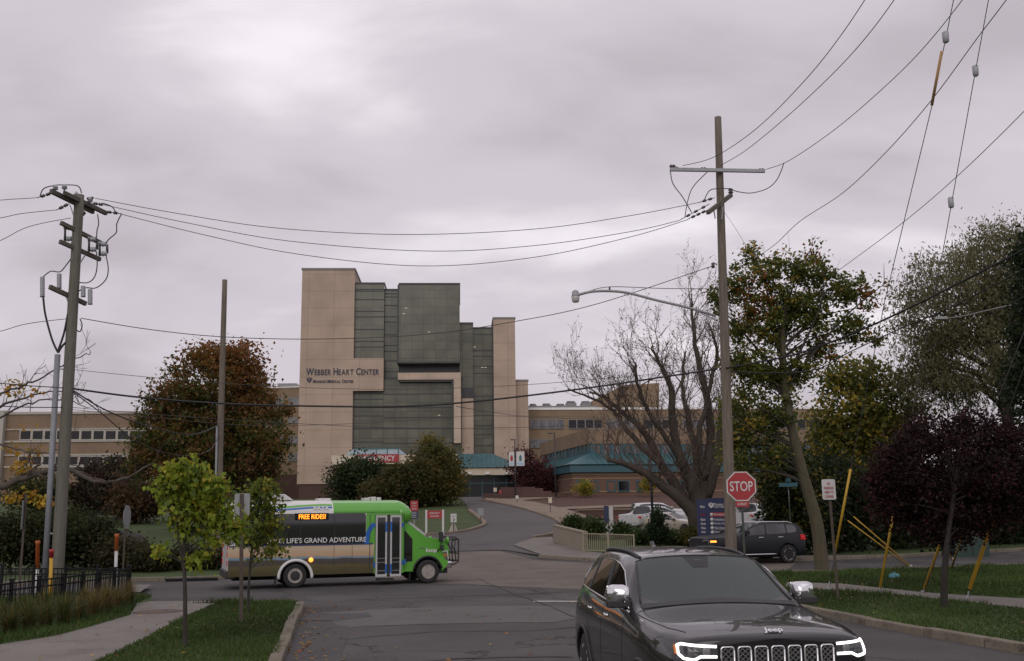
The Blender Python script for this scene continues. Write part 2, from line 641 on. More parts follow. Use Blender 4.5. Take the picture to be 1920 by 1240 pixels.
seam([(-4.6, 28.4), (-1.5, 29.3), (1.2, 30.3), (3.6, 31.0), (6.0, 33.6), (9.5, 36.2)], .07, 1)
seam([(2.7, 14.0), (1.9, 18.0), (1.2, 22.5), (.5, 27.0), (-.4, 32.0), (-1.4, 37.5)], .05, 2)
seam([(-1.8, 34.6), (-.6, 33.2), (.4, 31.8), (.9, 29.6)], .06, 3)
seam([(-3.2, 19.4), (-1.5, 19.9), (.2, 19.6), (1.6, 20.2), (3.4, 19.9)], .05, 4)
seam([(-9.5, 33.0), (-6.0, 34.4), (-2.0, 36.1), (2.0, 37.6), (7.0, 39.4)], .05, 5)
seam([(-2.4, 15.6), (-1.0, 16.2), (.9, 16.0)], .06, 6)
# painted stop line
p0, p1 = G(1000, 1131), G(1085, 1131)
d = (p1 - p0).normalized()
q = Vector((-d.y, d.x, 0))
drape('stop_line', [P2(p0 - q * .13), P2(p0 + d * 5.1 - q * .13), P2(p0 + d * 5.1 + q * .13), P2(p0 + q * .13)], 0.012, m_paint, flat=True)

# near left: lawn and pavement raised above the street
LK = [(-2.2, 8), (-3.0, 12.5), (-3.75, 16.6), (-4.15, 19.0), (-4.75, 22.3), (-5.2, 25.2), (-5.5, 26.6)]      # kerb line
lawnL_edge = [P2(G(412, 1131, .1)), P2(G(390, 1138, .1)), P2(G(330, 1166, .1)), P2(G(262, 1201, .1)), P2(G(180, 1240, .1)), (-5.2, 8)]
near_edge = [(-5.9, 27.2), (-8.4, 26.9)]
slab('lawn', LK + near_edge + lawnL_edge, 0.10, m_grass)
walkL = [P2(G(412, 1131, .1)), P2(G(400, 1127, .1)), P2(G(285, 1127, .1)), P2(G(256, 1132, .1)), P2(G(244, 1153, .1)), P2(G(169, 1175, .1)),
         P2(G(104, 1192, .1)), P2(G(0, 1208, .1)), (-12.5, 16.0), (-14, 8)]
slab('sidewalk', walkL + [(-5.2, 8)] + lawnL_edge[:-1][::-1][:-1], 0.095, m_conc)
slab('planting_bed', walkL[2:] + [(-40, 8), (-40, 24.5), (-14, 29.3), P2(G(242, 1105, .1)), P2(G(285, 1119, .1))], 0.09, m_grass)
drape('sidewalk', [P2(G(242, 1119)), P2(G(242, 1104)), P2(G(283, 1104)), P2(G(262, 1119))], 0.13, m_conc, flat=True)
# near right lawn with its footpath
RK = [(11.2, 4), (9.5, 10.0), (8.0, 16.4), (6.95, 21.2), (6.2, 26), (5.6, 30.5), (5.9, 33.2), (7.4, 35.7), (9.6, 37.0), (20, 40.4), (34, 45.4), (60, 55)]
slab('lawn', RK + [(60, 4)], 0.10, m_grass)
pt = [(1476, 1092), (1578, 1095), (1626, 1100), (1720, 1110), (1784, 1115), (1920, 1123), (2100, 1133), (2700, 1165)]
pb = [(2700, 1230), (2100, 1165), (1920, 1141), (1784, 1127), (1720, 1119), (1640, 1113), (1526, 1105), (1470, 1103)]
drape('footpath', [P2(G(x, y, .1)) for x, y in pt + pb], 0.106, m_conc, flat=True)
drape('footpath', [P2(G(x, y, .1)) for x, y in ((1584, 1094), (1713, 1085.6), (1720, 1087), (1610, 1096))], 0.104, m_conc, flat=True)
drape('footpath', [P2(G(x, y, .1)) for x, y in ((1868, 1081), (1960, 1078), (1960, 1080), (1868, 1083))], 0.104, m_conc, flat=True)


def kerb(name, pts, h=0.14, w=0.18, seg=1.5, gap=0.02, rnd=None, off=0.0, m=None):
    rnd = rnd or random.Random(3)
    pts = [Vector((p[0], p[1], 0)) for p in pts]
    fine = hermite(pts, 12)
    ds = [0.0]
    for i in range(1, len(fine)):
        ds.append(ds[-1] + (fine[i] - fine[i - 1]).length)
    def pos(s):
        for i in range(1, len(ds)):
            if s <= ds[i]:
                t = (s - ds[i - 1]) / max(1e-6, ds[i] - ds[i - 1])
                return fine[i - 1].lerp(fine[i], t)
        return fine[-1]
    mb = MB()
    s = 0.0
    while s < ds[-1] - 0.2:
        L = seg * rnd.uniform(0.8, 1.2)
        a, b = pos(s), pos(min(ds[-1], s + L - gap))
        hh = h + rnd.uniform(-.012, .012)
        j = Vector((rnd.uniform(-.012, .012), rnd.uniform(-.012, .012), 0))
        za, zb = T(a.x, a.y) + off, T(b.x, b.y) + off
        a, b = a + j + Vector((0, 0, za + hh / 2 - .05)), b + j + Vector((0, 0, zb + hh / 2 - .05))
        mb.bar(a, b, w, hh + .1)
        s += L
    o = mb.build(name, m or m_kerb, bevel=0.025)
    o['kind'] = 'structure'
    return o


kerb('kerb', LK, seg=0.95, gap=.03, h=.15, w=.2)
kerb('kerb', LK[-1:] + [(-5.75, 27.1), (-6.4, 27.25), (-8.4, 27.0)], seg=0.8, h=.12)
kerb('kerb', RK, seg=1.7, gap=.04, h=.15, w=.2)
kerb('kerb', cross_far[:6], seg=3.0, gap=.01, h=.14, w=.25)
kerb('kerb', cross_far[8:], seg=3.0, gap=.01, h=.14, w=.25)
# far corner pavement, drive, island
drape('sidewalk', [P2(S(x, y)) for x, y in ((962, 1024), (1000, 1011), (1035, 1009), (1040, 1022), (1095, 1036), (1130, 1040), (1330, 1042))]
      + [(18, 48.6), (12.6, 46.8), (6.5, 46.6), (3.7, 47.4), (1.4, 49.4)], 0.07, m_conc, step=.5)
drv_r = [P2(S(x, y)) for x, y in ((1000, 1010), (1035, 1004), (1052, 990), (1050, 981), (1020, 967), (960, 950), (900, 938.5))]
drv_l = [P2(S(x, y)) for x, y in ((868, 938.5), (880, 958), (905, 978), (908, 985), (897, 991), (870, 998), (830, 1003), (780, 1006), (700, 1008), (600, 1008))]
drape('driveway', [(1.2, 50.0)] + drv_r + [(-3.6, 124), (-8, 124)] + drv_l[:6] + [drv_l[6], (-7.0, 60.5), (-6.0, 55)] + [(-5.2, 52.4), (-0.5, 53.0)], 0.03, m_drive, step=.5)
kerb('kerb', drv_r, seg=2.5, gap=.01, h=.16, w=.3, m=m_walk)
kerb('kerb', drv_l[1:8], seg=1.6, gap=.01, h=.16, w=.3, m=m_walk)
drape('sidewalk', [P2(S(x, y)) for x, y in ((1052, 990), (1085, 984), (1100, 971), (1060, 957), (1000, 943), (958, 938), (906, 936), (915, 940), (960, 949), (1022, 966), (1054, 981))],
      0.14, m_walk, step=.5)
# red brick paved bank and the tan paths across it
drape('brick_bank', [(6.3, 78)] + [(4.2, 92), (2.6, 106), (-3, 119), (8, 122), (40, 122), (40, 88.4), (9.5, 88.4), (8.2, 84)], 0.05, m_mulch, step=1.0)
for a, b, c_, d_ in (((958, 937.5), (1062, 930), (1062, 933), (972, 941)), ((1035, 954), (1190, 948), (1190, 953), (1040, 958))):
    drape('footpath', [P2(S(*q_)) for q_ in (a, b, c_, d_)], 0.12, m_walk, step=.5)
drape('parking_lot', [(9.5, 62), (40, 62), (40, 85), (10.5, 85)], 0.03, m_drive)

# ---------------------------------------------------------------- buildings
def panel_mat(name, c1, c2, joint, pw, ph, js=0.03, rough=0.8, metal=0.0, spec=0.5, var=0.12, bias=0.0):
    """cladding in a regular grid of panels"""
    m = brick(name, c1, c2, joint, pw, ph, js, rough)
    nt = m.node_tree
    for n in nt.nodes:
        if n.type == 'TEX_BRICK':
            n.offset = 0.0
            n.inputs['Bias'].default_value = bias
        if n.type == 'MAP_RANGE':
            n.inputs[3].default_value, n.inputs[4].default_value = 1 - var, 1 + var
    b = nt.nodes['Principled BSDF']
    b.inputs['Metallic'].default_value = metal
    b.inputs['Specular IOR Level'].default_value = spec
    return m


m_beige = panel_mat('precast_panel', (.375, .283, .222), (.392, .298, .234), (.27, .20, .155), 3.9, 2.62, .035)
m_beige2 = panel_mat('precast_band', (.42, .33, .26), (.44, .345, .272), (.3, .23, .18), 3.0, 3.0, .03)
m_glass = panel_mat('curtain_glass', (.072, .073, .052), (.098, .098, .072), (.052, .047, .036), 1.75, 1.32, .045, rough=.2, spec=.45, var=.3)
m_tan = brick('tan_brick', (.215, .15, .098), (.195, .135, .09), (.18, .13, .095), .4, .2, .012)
m_tan2 = brick('tan_brick_pale', (.24, .172, .108), (.22, .157, .10), (.2, .15, .1), .4, .2, .012)  # slightly paler tan brick for the hospital wings and clinic bands
m_red = brick('red_brick', (.135, .068, .048), (.112, .056, .040), (.13, .095, .075), .3, .12, .012)
m_redd = brick('dark_red_brick', (.088, .042, .034), (.075, .036, .030), (.08, .055, .045), .3, .12, .012)
m_cream = mat('cream_stone', (.56, .48, .38), (.50, .425, .335), scale=.8, rough=.8)
m_white = mat('white_metal', (.72, .71, .70), rough=.5)
m_dkglass = mat('window_glass', (.012, .013, .015), rough=.12, spec=.35)
m_gyglass = mat('blind_glass', (.07, .068, .078), (.14, .138, .15), scale=.7, rough=.25, spec=.7, lo=.45, hi=.55)
m_frame = mat('window_frame_pale', (.36, .33, .29), rough=.6)
m_dark = mat('dark_metal', (.03, .03, .032), rough=.5)
m_dkrec = mat('dark_louvre', (.022, .022, .026), rough=.5)
m_gy = mat('grey_metal', (.16, .16, .165), (.21, .21, .21), scale=3, rough=.5)
m_teal = mat('teal_roof', (.028, .088, .102), (.042, .115, .128), scale=.5, rough=.45, metal=.1)
m_teald = mat('teal_trim', (.03, .085, .105), rough=.5)
m_signred = mat('sign_red', (.33, .018, .024), (.28, .015, .02), scale=2, rough=.45)
m_signwhite = mat('sign_white', (.55, .54, .53), (.46, .455, .45), scale=3, rough=.5)
m_letter = mat('dark_letter', (.022, .026, .045), rough=.5)
m_blueglaz = mat('skylight_glazing', (.22, .30, .36), (.32, .40, .44), scale=.4, rough=.12, spec=.8)


class Frame:
    """a facade frame: u along the wall, v into the building, z up, all from an origin on the ground"""
    def __init__(self, O, a):
        self.O, self.a = Vector(O), a
        self.du, self.dv = Vector((math.cos(a), math.sin(a), 0)), Vector((-math.sin(a), math.cos(a), 0))

    def uz(self, px, py, v=0.0):
        d = Vector(ray(px, py))
        e_ = Vector((0, 0, EYE))
        pl = self.O + self.dv * v
        t = (pl - e_).dot(self.dv) / d.dot(self.dv)
        p = e_ + d * t - self.O
        return p.dot(self.du), p.z

    def rect(self, x0, y0, x1, y1, v=0.0):
        a, b = self.uz(x0, y1, v), self.uz(x1, y0, v)
        a2, b2 = self.uz(x0, y0, v), self.uz(x1, y1, v)
        return (a[0] + a2[0]) / 2, (b[0] + b2[0]) / 2, (a[1] + b2[1]) / 2, (b[1] + a2[1]) / 2    # u0 u1 z0 z1


def hline(mb, u0, u1, z, v, h=.10, d=.06):
    mb.box(u0, u1, v - d, v + .02, z - h / 2, z + h / 2)


# --- the tall centre: beige slabs and stepped green glass
O = at(563, 908, 150)
O.z = T(O.x, 150) - 0.5
F = Frame(O, R_(3.0))
hc = thing('hospital_tower', 'tall beige and dark green glass medical centre with stepped roofline behind the bus', 'building', O, F.a)
gz0 = 0.0
u0, u1, zb, zt = F.rect(563, 508, 663, 908)
zbrick = zb
mb = MB()
mb.box(u0, u1, -.6, 16, zb, zt)
su0, su1, sz0, sz1 = F.rect(660, 672, 719, 733, -.6)
mb.box(u1, su1, -.6, -.05, sz0, sz1)
wall = mb.build('wall', m_beige, hc)
mb = MB(); mb.box(u0 - .12, u1 + .12, -.72, 16.1, zt, zt + .28)
mb.build('coping', m_gy, hc)
mb = MB(); mb.box(u0 + .3, u1 - .2, -.4, 16, -1, zb)
mb.build('base_wall', m_redd, hc)
glass = [  # px x0, ytop, x1, ybot, v front
    (660, 533, 719, 868, .30), (719, 545, 748, 868, 1.1), (748, 534, 862, 681, -.45), (718, 711, 866, 868, .25),
    (862, 608, 887, 868, .7), (887, 617, 926, 868, 1.2)]
caps = MB(); lines = MB(); g_ = MB()
ys_l = {0: (543, 546, 562, 584, 594.5, 618, 640, 651, 738, 749, 764, 780, 803, 829),
        1: (551, 557, 573, 594, 604, 628, 648, 659, 677, 697, 708), 3: (739, 764, 783, 803, 831),
        5: (627, 657, 668, 687, 700, 743, 779, 798, 815, 835)}
for i, (a, b, c, d_, v) in enumerate(glass):
    x0, x1, z0, z1 = F.rect(a, b, c, d_, v)
    z0 = -.8 if d_ == 868 else z0
    g_.box(x0, x1, v, 15, z0, z1)
    caps.box(x0 - .08, x1 + .08, v - .1, 15, z1 + (.003 * i), z1 + .25 + .003 * i)
    for y in ys_l.get(i, ()):
        hline(lines, x0, x1, F.uz((a + c) / 2, y, v)[1], v, h=.13)
g_.build('glass_wall', m_glass, hc)
caps.build('coping', m_dark, hc)
mbv = lines
x0, x1, z0, z1 = F.rect(748, 534, 862, 681, -.45)
mbv.box(x0 - .25, x0 - .01, -.5, 1, z0, z1)                                   # dark left side of the upper block
hline(mbv, x0, x1, z0 + .1, -.45, .25)
xr = F.rect(926, 617, 928, 868, 1.2)
mbv.box(xr[0] - .25, xr[0], .8, 1.19, xr[2], xr[3])
mbv.build('mullion', m_dark, hc)
x0, x1, z0, z1 = F.rect(748, 680, 861, 699, 1.5)
mb = MB(); mb.box(x0, x1, 1.3, 2.5, z0 - .2, z1 + .3)
e1 = F.rect(865, 728, 888, 747, .6); mb.box(e1[0], e1[1], .5, 1.5, e1[2], e1[3])
mb.build('window_strip', m_dkrec, hc)
mb = MB()
x0, x1, z0, z1 = F.rect(746, 699, 864, 712, -.8)
mb.box(x0, x1, -.8, 1.4, z0, z1)
y0, y1, w0, w1 = F.rect(851, 711, 864, 831, -.8)
mb.box(y0, y1, -.8, 1.0, w0, z0)
mb.build('frame_band', m_beige2, hc)
mb = MB()
mb.box(y0 - .32, y0 - .005, -.7, .9, w0 + .1, z0 - .1)
mb.box(x0 + .2, y0 - .4, -.6, .9, z0 - .3, z0 - .006)
mb.build('frame_soffit', m_dark, hc)
mb = MB()
e1 = F.rect(864, 747, 888, 868, .55); mb.box(e1[0], e1[1], .55, 3, e1[2], e1[3])
e1 = F.rect(926, 598, 967, 868, .5); mb.box(e1[0], e1[1], .5, 14, e1[2] - 3, e1[3])
e2 = F.rect(967, 715, 991, 868, 2.0); mb.box(e1[1], e2[1], 2.0, 14, e2[2] - 3, e2[3])
mb.build('wall', m_beige, hc)
mb = MB(); mb.box(e1[0] - .1, e1[1] + .1, .4, 14, e1[3] + .002, e1[3] + .25)
mb.build('coping', m_gy, hc)
mb = MB(); mb.box(e1[1] + .1, e2[1] + .1, 1.9, 14, e2[3] + .003, e2[3] + .25)
mb.build('coping', m_gy, hc)
# interior ceiling lights seen through the glass
for px, py, v in ((761, 578, -.46), (757, 588.5, -.46), (804, 623, -.46), (890, 651, 1.19), (924, 649, 1.19), (904, 689, 1.19), (910, 689.5, 1.19), (895, 780, 1.19), (921, 779.5, 1.19), (823, 779, .24)):
    u, z = F.uz(px, py, v)
    mb = MB(); mb.box(u - .15, u + .18, v - .03, v, z - .03, z + .03)
    mb.build('ceiling_light', mat('lit_lamp', (.8, .7, .5), emit=(1, .85, .6), es=.3), hc)


def small_caps(words, m, parent, u0, u1, z, v, h, bold=.012):
    objs = []
    # lay out runs: first letter full height, the rest 78 percent
    x = 0.0
    runs = []
    for w in words.split():
        for k, ch in enumerate(w):
            me = text_mesh(ch, 1.0, .05, bold)
            co = [vv.co.copy() for vv in me.vertices]
            lo, hi = min(c.x for c in co), max(c.x for c in co)
            zl, zh = min(c.y for c in co), max(c.y for c in co)
            s = 1.0 if k == 0 else 0.80
            for vv in me.vertices:
                vv.co = Vector(((vv.co.x - lo) * s + x, (vv.co.y - zl) / (zh - zl) * s * .72, vv.co.z))
            runs.append(me)
            x += (hi - lo) * s + .085
        x += .26
    tot = x - .34
    sx, sz = (u1 - u0) / tot, h / .72
    bm = bmesh.new()
    for me in runs:
        for vv in me.vertices:
            vv.co = Vector((u0 + vv.co.x * sx, v - vv.co.z, z + vv.co.y * sz))
        bm.from_mesh(me)
        bpy.data.meshes.remove(me)
    me = bpy.data.meshes.new('lettering')
    bm.to_mesh(me); bm.free()
    me.materials.clear(); me.materials.append(m)
    return link('lettering', me, parent)


def crest(m, parent, u, z, v, s):                      # a small bird-and-shield emblem
    mb = MB()
    P = [(-.5, .35), (-.2, .45), (-.12, .12), (0, .0), (.12, .12), (.2, .45), (.5, .35), (.42, -.1), (.05, -.5), (-.05, -.5), (-.42, -.1)]
    mb.prism([(u + a * s, z + b * s) for a, b in P], v - .05, v)
    mb.prism([(u + a * s, z + b * s) for a, b in ((0, .62), (.13, .42), (0, .2), (-.13, .42))], v - .05, v)
    return mb.build('emblem', m, parent)


a_, b_ = F.uz(574, 704, -.6), F.uz(711, 704, -.6)
small_caps('WEBBER HEART CENTER', m_letter, hc, a_[0], b_[0], a_[1], -.62, 1.08, .022)
a_, b_ = F.uz(587, 718.5, -.6), F.uz(663, 718.5, -.6)
small_caps('MUNSON MEDICAL CENTER', m_letter, hc, a_[0], b_[0], a_[1], -.62, .50, .03)
u, z = F.uz(580, 713, -.6)
crest(m_letter, hc, u, z, -.62, .80)


def window_row(F, parent, y0, y1, xs, v, fr=m_frame, gl=m_dkglass, name='window', fw=.12):
    for a, b in xs:
        x0, x1, z0, z1 = F.rect(a, y0, b, y1, v)
        mb = MB()
        mb.box(x0, x1, v - .10, v + .1, z1 - fw, z1); mb.box(x0, x1, v - .14, v + .1, z0, z0 + fw)
        mb.box(x0, x0 + fw, v - .10, v + .1, z0 + fw, z1 - fw); mb.box(x1 - fw, x1, v - .10, v + .1, z0 + fw, z1 - fw)
        o = mb.build(name, fr, parent)
        mb = MB(); mb.box(x0 + fw, x1 - fw, v - .04, v + .05, z0 + fw, z1 - fw)
        mb.build('pane', gl, o)


# --- low brick wing at the left
O = at(-60, 925, 140); O.z = T(O.x, 140) - .6
F = Frame(O, R_(2.0))
lw = thing('brick_wing', 'three storey tan brick wing with dark ribbon windows at the far left', 'building', O, F.a)
u0, u1, zb, zt = F.rect(-200, 777, 400, 930)
mb = MB(); mb.box(u0, u1, 0, 18, -1, zt)
mb.build('wall', m_tan, lw)
mb = MB(); mb.box(u0 - .1, u1 + .1, -.15, 18.1, zt, zt + .35)
for ya, yb in ((804, 806.5), (826, 829.5), (852, 854.5), (873.5, 877)):
    x0, x1, z0, z1 = F.rect(-200, ya, 400, yb)
    mb.box(F.uz(8, ya)[0], u1 - .1, -.16, .05, z0, z1)
mb.build('stone_band', m_frame, lw)
for ya, yb, x0 in ((806.5, 826, 37), (854.5, 873.5, 34)):
    window_row(F, lw, ya, yb, [(x0 + 22.8 * i, x0 + 22.8 * (i + 1)) for i in range(15)], -.05, fw=.15)
mb = MB()
pu0, pu1, _, _ = F.rect(-40, 770, 7, 930); mb.box(pu0, pu1, -.8, 1, -1, zt - .1 + .6)
mb.build('pilaster', m_frame, lw)
mb = MB()
a_ = F.uz(56, 778, 4); mb.path([(a_[0], 4, zt), (a_[0], 4, zt + 3.4)], .06, 6)
r_ = F.rect(63, 772, 87, 777, 5); mb.box(r_[0], r_[1], 5, 6.5, zt, zt + .75)
mb.build('roof_vent', m_dark, lw)

# --- wing behind the tower
O = at(505, 925, 172); O.z = T(O.x, 172) - .5
F = Frame(O, R_(2.0))
bw = thing('hospital_wing', 'yellowish tan wing with grey windows between the big maple and the tower', 'building', O, F.a)
u0, u1, zb, zt = F.rect(430, 728, 600, 930)
zs = F.uz(540, 890)[1]
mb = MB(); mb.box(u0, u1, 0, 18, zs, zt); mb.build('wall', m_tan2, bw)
mb = MB(); mb.box(u0, u1, -.2, 18, -1, zs - .003); mb.build('base_wall', m_redd, bw)
mb = MB(); mb.box(u0 - .1, u1 + .1, -.12, 18, zt, zt + .3); mb.build('coping', m_white, bw)
for ya, yb in ((745, 760), (783, 794), (818, 832), (850, 865)):
    window_row(F, bw, ya, yb, [(470, 488), (490, 508), (512, 530), (541, 552), (552, 563)], -.05, fr=m_gy, gl=m_gyglass, fw=.1)
mb = MB()
r_ = F.rect(520, 719, 556, 727, 3); mb.box(r_[0], r_[1], 3, 8, zt + .32, r_[3]); mb.build('roof_vent', m_gy, bw)

# --- tan wing to the right of the tower
O = at(980, 925, 158); O.z = T(O.x, 158) - .5
F = Frame(O, R_(5.0))
rw = thing('hospital_wing', 'long tan wing with purple grey ribbon windows behind the bare tree', 'building', O, F.a)
u0, u1, zb, zt = F.rect(970, 768, 1560, 930)
mb = MB(); mb.box(u0, u1, 0, 20, -1, zt)
pr = F.rect(1110, 752, 1236, 766, 3)
sl_ = [F.uz(x, y, 3) for x, y in ((1110, 752), (1168, 723), (1236, 718), (1236, 772), (1110, 772))]
mb.prism(sl_, 3, 14)
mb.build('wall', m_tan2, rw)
mb = MB(); mb.box(u0 - .1, u1, -.12, 2.9, zt, zt + .35)
mb.build('coping', m_white, rw)
mb = MB()
for a, b, c in ((993, 1007, 757), (1017, 1034, 756.5), (1043, 1060, 757), (1062, 1081, 752), (1090, 1108, 752)):
    r_ = F.rect(a, c, b, 766, 1.5)
    mb.box(r_[0], r_[1], 1.5, 2.8, zt + .36, r_[3] - .3)
    mb.lathe([((r_[1] - r_[0]) * .45, r_[3] - .3), ((r_[1] - r_[0]) * .42, r_[3])], c=((r_[0] + r_[1]) / 2, 2.15, 0), n=14)
r_ = F.rect(985, 761, 1120, 766, 1.2); mb.box(r_[0], r_[1], 1.25, 1.45, zt + .36, r_[3])
mb.build('roof_vent', m_gy, rw)
for ya, yb in ((787, 804), (824, 840), (866, 880)):
    for s in range(8):
        x = 994 + s * 71.5
        window_row(F, rw, ya, yb, [(x + k * 15.9, x + (k + 1) * 15.9) for k in range(4)], -.05, fr=m_gy, gl=m_gyglass if s % 2 == 0 else m_dkglass, fw=.08)

# --- clinic with teal skirt roof
O = at(1107, 926, 125); O.z = T(O.x, 125) - .1
F = Frame(O, R_(12.0))
cl = thing('clinic', 'low brick clinic with teal metal skirt roof behind the bare tree', 'building', O, F.a)
fz0, fz1 = F.uz(1150, 832)[1], F.uz(1150, 804)[1]
wz0 = F.uz(1150, 851)[1]
ez = F.uz(1150, 871, -3)[1]
UL = 34.0
mb = MB(); mb.box(0, UL, 0, 26, fz0, fz1); mb.build('upper_wall', m_tan, cl)
mb = MB(); mb.box(.2, UL - .2, .2, 25.8, wz0 - 1.2, fz0 - .003); mb.build('ribbon_glazing', m_gyglass, cl)
for i in range(26):
    mb = MB(); mb.box(i * 1.3 + .15, i * 1.3 + (.45 if i % 3 else .9), .05, .3, wz0 - 1, fz0 - .006)
    mb.build('glazing_bar', m_teald, cl)
for i in range(14):
    mb = MB(); mb.box(.05, .3, i * 1.8 + .3, i * 1.8 + .9, wz0 - 1, fz0 - .006)
    mb.build('glazing_bar', m_teald, cl)
ov = 3.0                                               # the ground floor stands forward of the upper one
roof = MB()
A = [(-ov - .5, -ov - .5, ez), (UL + ov, -ov - .5, ez), (UL, -.02, wz0 + .05), (-.02, -.02, wz0 + .05), (-ov - .5, 27, ez), (-.02, 27, wz0 + .05)]
roof.add(A, [(0, 1, 2, 3), (0, 3, 5, 4)])
B = [(p[0], p[1], p[2] - .15) for p in A]
roof.add(B, [(3, 2, 1, 0), (4, 5, 3, 0)])
n_ = int((UL + ov) / .75)
for i in range(n_):                                    # standing seams
    x = i * .75
    b_ = (x, -ov - .5, ez + .03); t_ = (x, -.05, wz0 + .08)
    roof.bar(b_, t_, .06, .07)
for i in range(34):
    y = i * .75
    roof.bar((-ov - .5, y, ez + .03), (-.05, y, wz0 + .08), .06, .07)
roof.build('roof', m_teal, cl)
mb = MB(); mb.box(-ov - .45, UL + ov, -ov - .45, 27, ez - .95, ez - .16); mb.build('fascia', m_teald, cl)
mb = MB(); mb.box(-ov, UL + ov - .5, -ov, 26.5, -2.5, ez - .96); mb.build('wall', m_red, cl)
mb = MB()
for zz, h in ((ez - 1.25, .2), (F.uz(1150, 898, -ov)[1], .12), (F.uz(1150, 923, -ov)[1], .16)):
    mb.box(-ov - .05, UL + ov - .55, -ov - .06, 20, zz, zz + h)
mb.build('stone_band', m_tan2, cl)
for a, b, k in ((1080, 1096, 0), (1097, 1104, 1), (1104, 1122, 0), (1138, 1154, 0), (1158, 1180, 1), (1193, 1204, 1), (1250, 1270, 1), (1274, 1290, 1), (1310, 1330, 1)):
    window_row(F, cl, 901, 922, [(a, b)], -ov - .02, fr=m_teald, gl=m_dkglass if k else m_red, fw=.12)

# --- emergency entrance with teal hipped canopy
O = at(862, 935, 134); O.z = T(O.x, 134)
F = Frame(O, R_(3.0))
em = thing('emergency_entrance', 'low glass emergency entrance with teal hipped roof below the tower', 'building', O, F.a)
f0 = F.rect(858, 877, 992, 891)
g0 = F.rect(866, 891, 987, 940)
mb = MB(); mb.box(f0[0], f0[1], -.3, 9, f0[2], f0[3])
l0 = F.rect(621, 853, 858, 870)
mb.box(l0[0], f0[0] - .02, .2, 9, l0[2], l0[3])
mb.build('fascia', m_cream, em)
mb = MB(); mb.box(l0[0] + .5, f0[1] - 1, 1.0, 9, -1, f0[2] + .02); mb.build('storefront', m_dkglass, em)
mb = MB()
for k in range(16):
    x = l0[0] + .6 + (f0[1] - l0[0] - 2) * k / 15
    mb.box(x - .05, x + .05, .9, 1.0, -.5, f0[2])
mb.box(l0[0] + .6, f0[1] - 1.1, .88, .98, (f0[2]) * .62, (f0[2]) * .62 + .12)
mb.build('mullion', m_teald, em)
mb = MB(); mb.box(f0[1] - 1.1, f0[1] - .15, -.1, 1, -1, f0[2] - .003); mb.box(l0[0] + .2, l0[0] + 1.2, .3, 1.2, -1, l0[2]); mb.build('pillar', m_red, em)
rg = F.uz(922, 851, 4.5)
ro = MB()
e0, e1_ = f0[0] - 4, f0[1] + .2
A = [(e0, -.6, f0[3] + .02), (e1_ - .6, -.6, f0[3] + .02), (e1_ - .6, 9.6, f0[3] + .02), (e0, 9.6, f0[3] + .02), (e0, 4.5, rg[1]), (rg[0], 4.5, rg[1])]
ro.add(A, [(0, 1, 5, 4), (1, 2, 5), (2, 3, 4, 5), (3, 0, 4), (3, 2, 1, 0)])
k = e0 + .4
while k < e1_ - .7:
    t_ = 1.0 if k < rg[0] else max(0.0, (e1_ - .6 - k) / (e1_ - .6 - rg[0]))
    if t_ > .05:
        ro.bar((k, -.6, f0[3] + .04), (k, -.6 + 5.1 * t_, f0[3] + .04 + (rg[1] - f0[3]) * t_), .06, .07)
    k += .62
ro.build('roof', m_teal, em)
s0 = F.rect(664, 841, 747, 853, 1)
mb = MB()
mb.prism([(s0[0] - 1.2, s0[2]), (s0[0], s0[3]), (s0[1], s0[3]), (s0[1] + 1, s0[2])], 1, 6)
mb.build('skylight', m_blueglaz, em)
mb = MB()
for k in range(5):
    x = s0[0] + (s0[1] - s0[0]) * k / 4
    mb.box(x - .06, x + .06, .93, 1.0, s0[2], s0[3])
mb.box(s0[0], s0[1], .92, 1, s0[3] - .1, s0[3] + .08)
mb.build('skylight_bar', m_teal, em)
r0 = F.rect(668, 852, 748, 867, .1)
mb = MB(); mb.box(r0[0], r0[1], .05, .19, r0[2], r0[3]); sg = mb.build('sign_panel', m_signred, em)
text('EMERGENCY', m_signwhite, em, ((r0[0] + r0[1]) / 2 - .1, .04, (r0[2] + r0[3]) / 2), width=(r0[1] - r0[0]) * .86, height=.68, bold=.02)
mb = MB()
for x in (880, 914, 951):
    u, z = F.uz(x, 888, -.4); mb.box(u - .25, u + .25, -.6, -.3, z - .1, z + .12)
u, z = F.uz(993, 881, -.4); mb.lathe([(.02, z + .3), (.22, z + .2), (.25, z - .1), (.02, z - .25)], c=(u, -.4, 0), n=12)
mb.build('flood_lamp', m_white, em)

# --- stepped brick wall beside the entrance
O = at(945, 935, 118); O.z = T(O.x, 118)
F = Frame(O, R_(3.0))
bwall = thing('retaining_wall', 'dark red brick retaining wall with stepped top beside the emergency entrance', 'wall', O, F.a)
mb = MB()
for a, b, y in ((905, 938, 925), (938, 1003, 913.5), (1003, 1018, 915.5), (1018, 1034, 921), (1034, 1062, 924)):
    x0, x1, z0, z1 = F.rect(a, y, b, 940)
    mb.box(x0, x1, 0, .6, -1.5, z1)
mb.build('wall', m_redd, bwall)
O = at(1150, 985, 87.5); O.z = .6
F = Frame(O, R_(0))
w2 = thing('retaining_wall', 'long low brick retaining wall behind the parked white vehicles', 'wall', O, 0)
x0, x1, z0, z1 = F.rect(1085, 959, 1600, 985)
mb = MB(); mb.box(x0, x1, 0, .5, -.6, 1.95); mb.build('wall', m_redd, w2)
mb = MB(); mb.box(x0 - .05, x1, -.06, .56, 1.953, 2.08); mb.build('coping', m_walk, w2)

